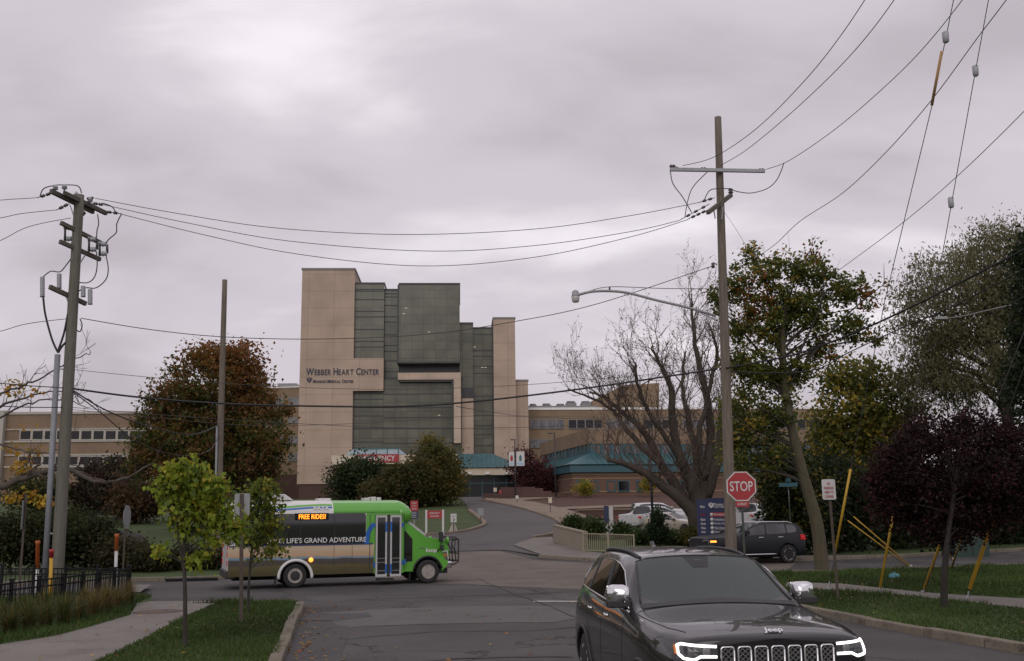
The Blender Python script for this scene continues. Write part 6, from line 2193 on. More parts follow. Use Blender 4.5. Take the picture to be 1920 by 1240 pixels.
mb = MB(); mb.lathe([(.0, .0), (.1, .02), (.11, .1), (.03, .16), (.02, .2), (0, .2)], c=(0, 0, z1_), n=10); mb.build('bag', m_dark, r_)
# blue and white totem by the car park
c_ = S(1147, 990)
tt = thing('totem_sign', 'slim navy and white totem sign by the shrubs at the car park', 'sign', Vector((c_.x, 62, T(c_.x, 62))))
c0 = at(1147, 990, 62); tt.location.x = c0.x; tt.location.z = T(c0.x, 62)
zt_ = at(1147, 942, 62).z - tt.location.z
mb = MB(); mb.box(-.13, .10, -.05, .8, -.2, zt_ - .25); mb.build('post', m_signwhite, tt)
mb = MB(); mb.box(-.40, -.14, .25, .45, zt_ * .38, zt_ - .2); mb.build('sign_panel', m_navyb, tt)
mb = MB(); mb.box(-.36, -.20, .3, .4, -.2, zt_ * .38 - .003); mb.build('post', m_signwhite, tt)

# lamp posts
def lamp_post(label, px, pyt, pyb, Yd, arm_px, m=m_dark):
    c0 = at(px, pyb, Yd); zg = T(c0.x, Yd)
    r = thing('lamp_post', label, 'lamp post', Vector((c0.x, Yd, zg)))
    zt = at(px, pyt, Yd).z - zg
    mb = MB(); mb.path([(0, 0, -.3), (0, 0, zt)], [.09, .07], 10); mb.build('post', m, r)
    if arm_px:
        w = arm_px * Yd / FOC
        mb = MB(); mb.bar((0, 0, zt - .1), (w * .5, 0, zt - .1), .06, .06); mb.build('arm', m, r)
        mb = MB(); mb.box(min(w, w * .4), max(w, w * .4), -.16, .16, zt - .16, zt - .04); mb.build('lamp_head', m, r, bevel=.02)
    return r, zt


r_, zt = lamp_post('dark lamp post carrying two white banners at the emergency entrance', 966.5, 823, 922, 116, -8)
for s, px0, px1, mm in ((-1, 955, 965, m_redtxt), (1, 969, 984, m_street)):
    x0_, x1_ = (px0 - 966.5) * 116 / FOC, (px1 - 966.5) * 116 / FOC
    z1_, z0_ = at(970, 847, 116).z - r_.location.z, at(970, 874, 116).z - r_.location.z
    mb = MB(); mb.box(x0_, x1_, -.02, .02, z0_, z1_); bn = mb.build('banner', m_signwhite, r_)
    xm = (x0_ + x1_) / 2
    mb = MB(); mb.prism([(xm - .12, z0_ + .55), (xm + .12, z0_ + .55), (xm + .16, z0_ + 1.0), (xm, z0_ + 1.3), (xm - .16, z0_ + 1.0)], -.028, -.021); mb.build('banner_motif', mm, bn)
    mb = MB(); mb.box(x0_ + .08, x1_ - .08, -.027, -.021, z0_ + .14, z0_ + .36); mb.build('banner_motif', mat('pale_blue', (.25, .45, .6), rough=.6), bn)
lamp_post('slim dark lamp post in front of the tan fascia of the clinic', 1042, 811, 930, 118, -13)
lamp_post('tall dark lamp post rising in front of the bare tree', 1224, 800, 985, 66, -13)
# lamp behind the willow
lmp = thing('street_lamp', 'far street lamp arm in front of the willow crown', 'street lamp', Vector((at(1925, 575, 55).x, 55, 0)))
q0 = lmp.location
Lw = lambda px, py: at(px, py, 55) - q0
mb = MB(); mb.path([(0, 0, -.2), (0, 0, at(1925, 560, 55).z)], [.16, .12], 10); mb.build('post', m_pole, lmp)
mb = MB(); mb.path(hermite([Lw(1925, 566), Lw(1860, 580), Lw(1810, 592), Lw(1775, 597)], 4), .03, 6); mb.build('arm', m_gy, lmp)
mb = MB(); p = Lw(1765, 597); mb.box(p.x - .35, p.x + .3, p.y - .14, p.y + .14, p.z - .08, p.z + .08); mb.build('lamp_head', m_galv, lmp, bevel=.03)

# entrance wall with railing
wp = [S(1037, 1019), S(1062, 1027), S(1093, 1036)]
hgt = .95
wl_ = thing('entrance_wall', 'beige concrete wall with picket railing at the drive corner', 'wall', wp[0])
mb = MB()
pp = [w - wp[0] for w in wp]
cap_ = MB()
fine = hermite([Vector((p.x, p.y, p.z)) for p in pp], 6)
for a, b in zip(fine[:-1], fine[1:]):
    za, zb2 = hgt - a.z * .3, hgt - b.z * .3
    n_ = Vector((-(b - a).y, (b - a).x, 0)).normalized() * .25
    for mbx, lo, hi, ex_ in ((mb, -.4, hgt, 0), (cap_, hgt + .002, hgt + .07, .03)):
        e_ = n_.normalized() * ex_
        mbx.add([(a - e_) + Vector((0, 0, lo)), (b - e_) + Vector((0, 0, lo)), b + n_ + e_ + Vector((0, 0, lo)), a + n_ + e_ + Vector((0, 0, lo)),
                 (a - e_) + Vector((0, 0, hi)), (b - e_) + Vector((0, 0, hi)), b + n_ + e_ + Vector((0, 0, hi)), a + n_ + e_ + Vector((0, 0, hi))],
                [(3, 2, 1, 0), (4, 5, 6, 7), (0, 1, 5, 4), (1, 2, 6, 5), (2, 3, 7, 6), (3, 0, 4, 7)])
m_wallb = mat('beige_concrete', (.21, .18, .138), (.245, .215, .168), scale=3, rough=.9, bump=.2)
mb.build('wall', m_wallb, wl_); cap_.build('coping', m_wallb, wl_)
m_rail = mat('beige_railing', (.25, .215, .15), rough=.5)
r0, r1 = wp[2] - wp[0], S(1190, 1040) - wp[0]
mb = MB()
for zz in (.12, .92): mb.bar(r0 + Vector((0, 0, zz)), r1 + Vector((0, 0, zz)), .05, .05)
mb.build('rail', m_rail, wl_)
mb = MB()
for k in range(26):
    p = r0.lerp(r1, (k + .5) / 26); mb.bar(p + Vector((0, 0, .14)), p + Vector((0, 0, .90)), .025, .025, up=(0, 1, 0))
mb.build('picket', m_rail, wl_)
for t in (0.01, .5, .99):
    p = r0.lerp(r1, t); mb = MB(); mb.bar(p + Vector((0, 0, -.2)), p + Vector((0, 0, .97)), .07, .07, up=(0, 1, 0)); mb.build('post', m_rail, wl_)

# --- black iron fence at left
def fence(label, tops, bots, zb=.09, ht=None):
    P_ = [G(x, y, zb) for x, y in bots]
    root = thing('iron_fence', label, 'fence', P_[0], 0, 'black iron fences')
    hs = [at(tops[i][0], tops[i][1], P_[i].y).z - zb for i in range(len(P_))]
    for p, h in zip(P_, hs):
        q_ = p - P_[0]
        mb = MB(); mb.box(q_.x - .035, q_.x + .035, q_.y - .035, q_.y + .035, -.2, h + .05); mb.box(q_.x - .05, q_.x + .05, q_.y - .05, q_.y + .05, h + .051, h + .08); mb.build('post', m_iron, root)
    for i in range(len(P_) - 1):
        a, b = P_[i] - P_[0], P_[i + 1] - P_[0]
        mb = MB()
        for f_ in (.12, .78, .97):
            mb.bar(a + Vector((0, 0, hs[i] * f_)), b + Vector((0, 0, hs[i + 1] * f_)), .03, .035)
        n_ = max(4, int((b - a).length / .115))
        for k in range(1, n_):
            q_ = a.lerp(b, k / n_); h = hs[i] + (hs[i + 1] - hs[i]) * k / n_
            mb.bar(q_ + Vector((0, 0, h * .05)), q_ + Vector((0, 0, h * .97)), .018, .018, up=(0, 1, 0))
        mb.build('picket_panel', m_iron, root)
    return root


fence('black iron picket fence running beside the pavement at lower left', [(-60, 1102), (19, 1092), (71, 1086), (116, 1081), (153, 1077), (185, 1073), (213, 1069), (241, 1066)],
      [(-60, 1170), (17, 1158), (69, 1152), (115, 1146), (152, 1139), (184, 1133), (212, 1127), (241, 1121)])
fence('black iron picket fence running back behind the left utility pole', [(236, 1066), (180, 1065), (120, 1065), (60, 1065), (0, 1065), (-70, 1066)],
      [(237, 1120), (180, 1120), (120, 1121), (60, 1121), (0, 1122), (-70, 1123)])

# marker posts
def marker(label, px, py0, py1, pyb, Yd, c_top, c_bot):
    b = Vector((at(px, pyb, Yd).x, Yd, T(0, Yd) + .05))
    r = thing('cable_marker', label, 'marker post', b, 0, 'cable marker posts')
    d = at(px + 2, py0, Yd) - b
    m_ = at(px + 1, py1, Yd) - b
    mb = MB(); mb.path([Vector((0, 0, -.2)), m_], .05, 10); mb.build('lower_sleeve', c_bot, r)
    mb = MB(); mb.path([m_ + d * .002, d * .93, d * .935, d], [.06, .06, .07, .07], 10); mb.build('upper_sleeve', c_top, r)


marker('orange over white marker post left of the riser pipe', 69, 1014, 1066, 1105, 31, m_orange, m_signwhite)
marker('orange over white marker post behind the iron fence beside the octagonal sign', 217, 1001, 1033, 1095, 33, m_orange, m_signwhite)
marker('red over yellow marker post between riser pipe and pole', 95, 1030, 1046, 1122, 28.8, m_signred, m_yellow)

# green transformer box, utility lid, silt fence, small railing
b = S(1836, 1046)
tb = thing('transformer_box', 'dark green transformer cabinet with white labels before the hedge', 'utility box', Vector((b.x, b.y + .6, b.z + .02)), R_(8))
mb = MB(); mb.box(-.85, .85, 0, 1.1, -.1, 1.35); mb.build('cabinet', mat('cabinet_green', (.018, .038, .03), (.025, .05, .038), scale=3, rough=.5), tb, bevel=.03)
mb = MB(); mb.box(-.01, .01, -.012, -.001, .05, 1.3); mb.build('door_gap', m_hole, tb)
for x, w, h in ((-.10, .19, .16), (.66, .09, .12)):
    mb = MB(); mb.box(x, x + w, -.014, -.004, 1.0, 1.0 + h); mb.build('warning_label', m_signwhite, tb)
b = G(1677, 1085, .1)
mb = MB(); mb.lathe([(.0, .16), (.13, .15), (.17, .10), (.18, 0), (.18, -.05)], c=(0, 0, 0), n=16); mb.lathe([(.05, .15), (.05, .20), (0, .2)], c=(0, 0, 0), n=10)
o_ = mb.build('valve_cap', mat('teal_paint', (.05, .17, .21), rough=.6)); o_.location = b
tag(o_, 'small teal valve cap standing in the right lawn', 'valve cap')
pts = [S(x, y) for x, y in ((196, 1003), (215, 1006), (245, 1010), (265, 1017), (275, 1027), (270, 1033))]
o0 = pts[0]
mb = MB()
fi = hermite([p - o0 for p in pts], 6)
for a, b in zip(fi[:-1], fi[1:]): mb.bar(a + Vector((0, 0, .15)), b + Vector((0, 0, .15)), .05, .55)
o_ = mb.build('silt_fence', m_dark); o_.location = o0
tag(o_, 'low curved black silt fence on the left slope', 'fence')
b = S(205, 965)
hr = thing('handrail', 'small pale railing with a low brick step below the left dark trees', 'railing', b)
mb = MB()
for k in range(4): mb.path([(-1.4 + k * 1.0, 0, 0), (-1.4 + k * 1.0, 0, 1.1)], .05, 6)
for z in (.25, 1.05): mb.path([(-1.4, 0, z), (1.6, 0, z)], .04, 6)
mb.build('rail', m_signwhite, hr)
mb = MB(); mb.box(-2.0, 2.0, .3, .8, -.3, .2); mb.build('step', m_redd, hr)
# manhole and drain
for px, py, nm in ((296, 1147, 'manhole_cover'),):
    b = G(px, py, .098)
    mb = MB(); mb.lathe([(.0, .012), (.52, .012), (.56, .004), (.56, -.02)], c=(0, 0, 0), n=28)
    o_ = mb.build(nm, mat('rusty_iron', (.07, .05, .038), (.10, .07, .05), scale=10, rough=.8)); o_.location = b
    tag(o_, 'round rusty manhole cover set in the left pavement', 'manhole cover')
b = G(362, 1089, 0)
mb = MB(); mb.box(-.9, .9, -.25, .15, -.05, .10)
o_ = mb.build('storm_drain', m_hole); o_.location = b + Vector((0, -.1, 0)); o_.rotation_euler = (0, 0, R_(14))
tag(o_, 'dark storm drain slot in the far kerb left of the bus', 'storm drain')

# ---------------------------------------------------------------- trees, shrubs, grass
def leaf_material(name, rough=.55, trans=.35):
    m = bpy.data.materials.new(name)
    m.use_nodes = True
    nt = m.node_tree
    b = nt.nodes['Principled BSDF']
    b.inputs['Roughness'].default_value = rough
    b.inputs['Specular IOR Level'].default_value = .25
    a = nt.nodes.new('ShaderNodeAttribute'); a.attribute_name = 'tint'
    nt.links.new(a.outputs['Color'], b.inputs['Base Color'])
    tr = nt.nodes.new('ShaderNodeBsdfTranslucent')
    nt.links.new(a.outputs['Color'], tr.inputs[0])
    mx = nt.nodes.new('ShaderNodeMixShader'); mx.inputs[0].default_value = trans
    nt.links.new(b.outputs[0], mx.inputs[1]); nt.links.new(tr.outputs[0], mx.inputs[2])
    nt.links.new(mx.outputs[0], nt.nodes['Material Output'].inputs[0])
    MATS[name] = m
    return m


m_leaf = leaf_material('leaves', .55, .5)
m_blade = leaf_material('grass_blades', .6, .3)
m_bark = mat('bark', (.055, .045, .038), (.095, .08, .066), scale=4, rough=.95, bump=.8, bscale=14, stretch=(3, 3, .7))
m_barkd = mat('dark_bark', (.028, .022, .019), (.05, .042, .036), scale=4, rough=.95, bump=.7, bscale=14, stretch=(3, 3, .7))
m_barky = mat('mossy_bark', (.058, .050, .030), (.085, .072, .043), scale=3, rough=.95, bump=.6, bscale=14, stretch=(3, 3, .7))
m_blackbark = mat('black_bark', (.016, .013, .011), (.03, .025, .021), scale=4, rough=.95, bump=.7, bscale=14, stretch=(3, 3, .7))
m_barkb = mat('brown_bark', (.042, .032, .026), (.07, .054, .043), scale=4, rough=.95, bump=.8, bscale=14, stretch=(3, 3, .7))
m_twig = mat('twig', (.075, .052, .040), (.105, .075, .058), scale=6, rough=.9)


def leaf_mesh(name, C, size, cols, parent, seed=0, aspect=1.5, up=.35, droop=0.0, m=None, fold=.25):
    """C: N x 3 leaf positions (local); cols: N x 3 colours; every leaf is two small folded faces"""
    rg = np.random.default_rng(seed)
    n = len(C)
    nrm = rg.normal(size=(n, 3)); nrm[:, 2] += up * 2
    nrm /= np.linalg.norm(nrm, axis=1)[:, None]
    t = rg.normal(size=(n, 3)); t[:, 2] -= droop * 3
    t -= nrm * (t * nrm).sum(1)[:, None]
    t /= np.linalg.norm(t, axis=1)[:, None] + 1e-9
    s = np.cross(nrm, t)
    L = (size * rg.uniform(.6, 1.35, n))[:, None]
    Wd = L / aspect
    base, tip = C - t * L * .5, C + t * L * .5
    le = C + s * Wd * .5 + nrm * L * fold * .5 - t * L * .08
    ri = C - s * Wd * .5 + nrm * L * fold * .5 - t * L * .08
    V = np.stack([base, ri, tip, le], 1).reshape(-1, 3)
    me = bpy.data.meshes.new(name)
    me.vertices.add(4 * n); me.vertices.foreach_set('co', V.astype(np.float32).ravel())
    me.loops.add(6 * n); me.polygons.add(2 * n)
    i = np.arange(n) * 4
    lo = np.stack([i, i + 1, i + 2, i, i + 2, i + 3], 1).ravel()
    me.loops.foreach_set('vertex_index', lo.astype(np.int32))
    me.polygons.foreach_set('loop_start', (np.arange(2 * n) * 3).astype(np.int32))
    me.update(calc_edges=True)
    at_ = me.color_attributes.new('tint', 'FLOAT_COLOR', 'POINT')
    cc = np.ones((n, 4), np.float32); cc[:, :3] = cols
    at_.data.foreach_set('color', np.repeat(cc, 4, 0).ravel())
    me.materials.append(m or m_leaf)
    me.validate()
    return link(name, me, parent)


LEAFGAIN = 1.6


def pal(rg, n, palette, w=None, clump=None, jit=.25):
    """leaf colours: choose from the palette (per clump when given) and vary"""
    P_ = np.array(palette)
    k = rg.choice(len(P_), n if clump is None else clump.max() + 1, p=w)
    base = P_[k] if clump is None else P_[k][clump]
    if clump is not None:                              # some leaves differ from their clump
        o = rg.random(n) < .3
        base = base.copy(); base[o] = P_[rg.choice(len(P_), o.sum(), p=w)]
    return np.clip(base * LEAFGAIN * rg.uniform(1 - jit, 1 + jit, (n, 1)) * rg.uniform(.92, 1.08, (n, 3)), .002, .9)


def crown(ells, nclump, per, csig, rg, flat=.75, lo=.15):
    """clumps of leaves in a set of ellipsoids (centre, radii)"""
    vol = np.array([r[0] * r[1] * r[2] for c, r in ells]); vol = vol ** .8; vol /= vol.sum()
    pick = rg.choice(len(ells), nclump, p=vol)
    d = rg.normal(size=(nclump, 3)); d /= np.linalg.norm(d, axis=1)[:, None]
    r = (lo + (1 - lo) * rg.random(nclump)) ** (1 / 2.3)
    CC = np.array([np.array(ells[p][0]) + d[i] * r[i] * np.array(ells[p][1]) for i, p in enumerate(pick)])
    cl = np.repeat(np.arange(nclump), per)
    sg = csig * rg.uniform(.6, 1.4, nclump)[cl][:, None]
    L = CC[cl] + rg.normal(size=(len(cl), 3)) * sg * np.array([1, 1, flat])
    return CC, cl, L


def limbs(root, CC, trunk, rt, rg, m, n=26, n_twig=0, name='trunk', frac=(.35, 1.0), sag=.15):
    """trunk polyline (local) with limbs reaching the clumps"""
    mb = MB()
    tr = hermite(trunk, 6)
    k = len(tr)
    rad = [rt[0] + (rt[1] - rt[0]) * (i / (k - 1)) for i in range(k)]
    rad[0] *= 1.35
    mb.path(tr, rad, 12)
    idx = rg.permutation(len(CC))[:n]
    mb.cur = 1
    for i in idx:
        c = Vector(CC[i])
        f = rg.uniform(*frac)
        j = int(f * (k - 1))
        # leave the trunk below the clump
        while j > 1 and tr[j].z > c.z - .1 * abs(c.z): j -= 1
        a = tr[j]
        mid = a.lerp(c, .5) + Vector((rg.normal() * .06, rg.normal() * .06, sag * .5)) * (c - a).length
        r0 = min(rad[j] * .45, .019 * (c - a).length + .006)
        pts = hermite([a, mid, c], 4)
        mb.path(pts, [r0 + (r0 * .15 - r0) * q / (len(pts) - 1) for q in range(len(pts))], 6, cap=False)
        for _ in range(n_twig):
            s_ = pts[int(rg.integers(3, len(pts)))]
            e_ = c + Vector(rg.normal(size=3) * min(.4, (c - a).length * .09))
            mb.path([s_, s_.lerp(e_, .5) + Vector((0, 0, .04)), e_], [r0 * .3, r0 * .2, r0 * .06], 4, cap=False)
    return mb.build(name, [m, m if m is m_blackbark else m_barkd], root, fix=False)


def ell(px, py, rx, ry, Y, rd=None, o=None):
    """an ellipsoid seen at a photo position"""
    c = at(px, py, Y)
    s = Y / FOC
    c = c - o if o is not None else c
    return ((c.x, c.y, c.z), (rx * s, (rd if rd else rx) * s, ry * s))


def tree(name, label, cat, base, ells, trunk, rt, nclump, per, csig, size, palette, w=None, seed=1, bark=None, group=None, nl=26, tw=1,
         aspect=1.5, up=.35, droop=0.0, lo=.15, colfn=None, flat=.75, frac=(.35, 1.0), sag=.15):
    rg = np.random.default_rng(seed)
    o = Vector(base)
    root = thing(name, label, cat, o, 0, group)
    E_ = [ell(*q, o=o) if len(q) > 5 else ell(*q, None, o) for q in ells]
    CC, cl, L = crown(E_, nclump, per, csig, rg, flat, lo)
    L = L[L[:, 2] > .05] if False else L
    cols = pal(rg, len(L), palette, w, cl)
    if colfn is not None: cols = colfn(cols, L, rg)
    tr = [Vector((0, 0, -.2))] + [at(x, y, o.y) - o for x, y in trunk]
    limbs(root, CC, tr, rt, rg, bark or m_bark, nl, tw, frac=frac, sag=sag)
    leaf_mesh('crown', L, size, cols, root, seed, aspect, up, droop)
    return root


def gb(px, Y, off=0.0):                                # ground point under a photo column at distance Y
    p = at(px, 960, Y)
    return Vector((p.x, Y, T(p.x, Y) + off))


RUST, ORNG, BRWN, DGRN, MGRN, YGRN, YELL = (.115, .042, .014), (.16, .070, .017), (.066, .038, .017), (.022, .031, .009), (.040, .054, .013), (.105, .125, .018), (.24, .17, .022)

# the big autumn maple behind the plain pole
def rust_top(c, L, rg):
    z = (L[:, 2] - L[:, 2].min()) / np.ptp(L[:, 2])
    x = (L[:, 0] - L[:, 0].min()) / np.ptp(L[:, 0])
    k = np.clip((z - .50) * 1.4 + (x - .5) * .55 + rg.normal(size=len(L)) * .22, 0, 1)[:, None]
    hot = np.array(RUST) * 2.5 * (1 - rg.random((len(L), 1)) * .35) + np.array([.035, .02, 0]) * rg.random((len(L), 1))
    return c * (1 - k) + hot * k


tree('maple_tree', 'large round maple turning rusty orange above dark green, behind the plain pole', 'tree', gb(398, 70),
     [(400, 740, 110, 95, 70), (330, 800, 85, 85, 70), (470, 800, 82, 90, 70), (400, 850, 140, 70, 70), (290, 860, 52, 50, 70), (505, 860, 38, 50, 70), (430, 690, 70, 52, 70)],
     [(399, 930), (401, 850), (402, 760)], (.42, .14), 640, 70, .42, .25, [(.085, .045, .018), (.034, .046, .013), (.055, .070, .016), (.11, .072, .018)], [.28, .30, .24, .18], 11, m_barkd, colfn=rust_top, nl=40)
# dark shrubs beneath it at the left
gs = 'dark trees below the brick wing'
for i, (px, py, rx, ry, Y, pl_, lb) in enumerate((
        (175, 915, 38, 48, 88, [(.030, .016, .014), (.045, .022, .018), (.018, .018, .009)], 'dark purple brown small tree right of the left utility pole'),
        (222, 905, 40, 52, 84, [(.022, .018, .011), (.045, .026, .016), (.016, .02, .009)], 'dark brown small tree between the purple tree and the big maple'),
        (75, 925, 55, 36, 86, [(.022, .028, .010), (.035, .038, .012)], 'dark green small tree behind the riser pipe'),
        (255, 935, 48, 36, 80, [(.06, .034, .016), (.035, .026, .013)], 'low russet tree at the left foot of the big maple'))):
    b = gb(px, Y)
    tree('small_tree', lb, 'tree', b, [(px, py, rx, ry, Y), (px + rx * .3, py + ry * .4, rx * .8, ry * .6, Y)], [(px, py + 10), (px + 3, py - 20)], (.14, .04), 90, 55, .5, .28, pl_, None, 20 + i, m_barkd, gs, 14)

# trees in front of the emergency entrance
tree('round_tree', 'dense dark green round tree in front of the emergency sign', 'tree', gb(676, 106), [(674, 893, 48, 38, 106), (650, 905, 36, 36, 106), (690, 910, 40, 32, 106)], [(676, 915), (676, 885)], (.25, .08), 190, 60, .5, .30,
     [(.020, .032, .012), (.028, .042, .014), (.014, .022, .009)], None, 31, m_barkd)
tree('small_tree', 'yellow topped conical tree in front of the teal entrance canopy', 'tree', gb(812, 104), [(815, 855, 32, 38, 104), (812, 890, 55, 45, 104), (808, 915, 66, 34, 104)], [(813, 925), (815, 850)], (.22, .05), 200, 60, .5, .30,
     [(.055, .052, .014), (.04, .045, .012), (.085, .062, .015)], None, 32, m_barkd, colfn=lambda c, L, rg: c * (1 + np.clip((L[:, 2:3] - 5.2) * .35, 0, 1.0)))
tree('small_tree', 'bushy olive green tree between the dark round tree and the yellow topped tree', 'tree', gb(748, 100), [(752, 908, 44, 32, 100), (738, 924, 62, 24, 100), (778, 900, 36, 42, 100)], [(747, 925), (750, 890)], (.2, .06), 190, 60, .5, .30,
     [(.045, .046, .014), (.03, .036, .011), (.06, .045, .016)], None, 33, m_barkd)
tree('small_tree', 'dark red leaved tree beside the banner lamp post', 'tree', gb(1004, 129), [(1002, 892, 38, 34, 129), (975, 865, 24, 24, 129), (1018, 905, 26, 24, 129)], [(1003, 910), (1000, 870)], (.18, .05), 140, 50, .5, .28,
     [(.05, .016, .018), (.032, .014, .014), (.07, .02, .02)], None, 34, m_barkd)
gy = 'yellow shrubs below the clinic'
for px, rx, lb in ((1096, 17, 'bright yellow shrub on the brick bank below the clinic windows'), (1216, 14, 'small yellow shrub beside the tall dark lamp post')):
    tree('yellow_shrub', lb, 'shrub', gb(px, 117), [(px, 916 if px < 1200 else 908, rx, 13, 117)], [(px, 915)], (.04, .02), 40, 40, .25, .2, [YELL, YGRN], None, 35 + px, m_bark, gy, 10)

# multi-stemmed bare tree
def bare(name, label, o, main, rg_seed, depth, twig_len, levels, parent_m, px_scale, dens=1.0, upb=.55, cat='tree', group=None, leafpal=None, nleaf=0, leafsize=.1, minr=.006, leafbias=0):
    rg = np.random.default_rng(rg_seed)
    root = thing(name, label, cat, o, 0, group)
    big = MB(); small = big
    tips = []
    nodes = []
    for pts, r0, r1, dy in main:
        P_ = [at(x, y, o.y + dy * i / max(1, len(pts) - 1)) - o for i, (x, y) in enumerate(pts)]
        H_ = hermite(P_, 5)
        k = len(H_)
        # a little irregularity
        H_ = [h + Vector(rg.normal(size=3) * .03) if 0 < i < k - 1 else h for i, h in enumerate(H_)]
        rr_ = [(r0 + (r1 - r0) * i / (k - 1)) * px_scale for i in range(k)]
        big.path(H_, rr_, 8)
        for i in range(int(k * .30), k):
            nodes.append((H_[i], (H_[i] - H_[i - 1]).normalized(), rr_[i], i / k))
    def grow(p, d, L, r, lev):
        n_ = 4
        pts = [p]
        for _ in range(n_):
            d = (d + Vector(rg.normal(size=3) * .20) + Vector((0, 0, upb * .18))).normalized()
            pts.append(pts[-1] + d * L / n_)
        small.path(pts, [max(minr, r * (1 - .6 * i / n_)) for i in range(n_ + 1)], 5 if r > .03 else 3, cap=False)
        if lev <= 0:
            tips.append(pts[-1]); tips.append(pts[-2]); return
        nb = int(rg.integers(2, 4))
        for b_ in range(nb):
            q_ = pts[int(rg.integers(2, n_ + 1))]
            nd = (d + Vector(rg.normal(size=3) * .48) + Vector((0, 0, upb * .35))).normalized()
            grow(q_, nd, L * rg.uniform(.55, .85), r * .55, lev - 1)
    big.cur = 1
    for p, d, r, f in nodes:
        if rg.random() < .62 * dens or f > .95:
            s_ = Vector(rg.normal(size=3)); s_.y *= .8
            nd = (d * .55 + s_.normalized() * .6 + Vector((0, 0, upb))).normalized()
            grow(p, nd, twig_len * rg.uniform(.6, 1.2), max(minr * 1.5, min(r * .45, .05)), levels)
    big.build('trunk', [parent_m, m_twig], root, fix=False)
    if nleaf:
        tp = np.array([tuple(t) for t in tips])
        idx = rg.integers(0, len(tp), nleaf)
        L = tp[idx] + rg.normal(size=(nleaf, 3)) * .12
        leaf_mesh('leaves', L, leafsize, pal(rg, nleaf, leafpal), root, rg_seed, 1.8, .2, .3)
    return root, tips


ob = gb(1312, 60)
bare('bare_tree', 'big bare multi stemmed tree with a broken low limb in front of the clinic', ob, [
    ([(1316, 1022), (1308, 985), (1290, 950), (1250, 915), (1205, 885), (1165, 868), (1138, 861)], 16.0, 2.8, -1),
    ([(1316, 1022), (1312, 960), (1300, 910), (1282, 880)], 21.9, 11.0, 0),
    ([(1290, 950), (1262, 905), (1240, 870), (1212, 815), (1180, 785), (1140, 750), (1105, 735)], 11.0, 1.7, 2),
    ([(1298, 905), (1275, 860), (1262, 800), (1258, 730), (1240, 690), (1222, 650)], 11.0, 1.7, -2),
    ([(1240, 870), (1205, 840), (1170, 800), (1150, 770), (1105, 745), (1065, 730)], 6.6, 1.1, 3),
    ([(1318, 960), (1322, 900), (1332, 840), (1330, 770), (1312, 690), (1300, 620), (1296, 560)], 13.2, 1.7, 1),
    ([(1325, 930), (1345, 870), (1352, 800), (1360, 740), (1372, 690)], 10.3, 2.2, -2),
    ([(1300, 910), (1306, 850), (1290, 790), (1280, 720), (1285, 660)], 8.7, 1.7, 3),
    ([(1282, 880), (1262, 840), (1215, 770), (1195, 720), (1190, 680)], 6.6, 1.7, -3),
    ([(1322, 900), (1310, 820), (1330, 730), (1345, 660), (1330, 610)], 6.6, 1.7, -2),
], 5, 3, 1.6, 3, m_barkb, 60 / FOC, dens=3.2, upb=.55, leafpal=[(.10, .075, .05), (.075, .05, .035), (.13, .10, .06)], nleaf=5200, leafsize=.11, minr=.008)

# maple behind the tall pole
def maple_cols(c, L, rg):
    z = (L[:, 2] - L[:, 2].min()) / np.ptp(L[:, 2])
    patch = np.sin(L[:, 0] * 1.3 + 1.0) * np.sin(L[:, 2] * 1.1 + L[:, 1]) > .45
    k = (patch & (z > .5) & (rg.random(len(L)) < .34))
    c = c.copy()
    c[k] = np.array([.26, .085, .02]) * rg.uniform(.7, 1.25, (k.sum(), 1))
    return c


tree('maple_tree', 'tall maple with leaning mossy trunk and rust tinged green crown right of the tall pole', 'tree', G(1541, 1068, .1),
     [(1412, 530, 50, 50, 39), (1408, 480, 14, 30, 39), (1470, 500, 34, 34, 39), (1520, 520, 44, 46, 39), (1525, 470, 12, 24, 39), (1470, 570, 40, 34, 39), (1590, 545, 44, 34, 39), (1600, 500, 14, 18, 39), (1640, 580, 22, 16, 39),
      (1655, 540, 12, 10, 39), (1420, 610, 55, 44, 39), (1510, 600, 52, 40, 39), (1595, 615, 44, 26, 39), (1640, 635, 20, 14, 39), (1410, 690, 56, 44, 39), (1490, 690, 40, 38, 39), (1545, 660, 28, 26, 39), (1352, 565, 26, 28, 39),
      (1395, 785, 50, 56, 39), (1455, 770, 44, 48, 39), (1385, 870, 42, 40, 39), (1440, 850, 34, 40, 39)],
     [(1532, 985), (1506, 890), (1482, 790), (1470, 700), (1468, 620), (1475, 560)], (.27, .06), 600, 42, .18, .15, [(.04, .052, .014), (.066, .082, .019), (.10, .105, .022), (.19, .14, .026)], [.24, .38, .26, .12], 41, m_barky, colfn=maple_cols, nl=80, tw=2, frac=(.62, 1.0), lo=.1)
tree('maple_tree', 'dense yellow green maple standing right of the tall maple trunk', 'tree', gb(1622, 63), [(1622, 770, 92, 90, 63), (1600, 850, 80, 70, 63), (1665, 830, 70, 80, 63), (1610, 715, 55, 42, 63), (1560, 830, 45, 60, 63)],
     [(1622, 900), (1622, 780)], (.3, .1), 260, 60, .5, .30, [(.062, .07, .015), (.105, .10, .018), (.19, .14, .022), (.04, .05, .013)], [.35, .3, .15, .2], 42, m_barkd, nl=30)
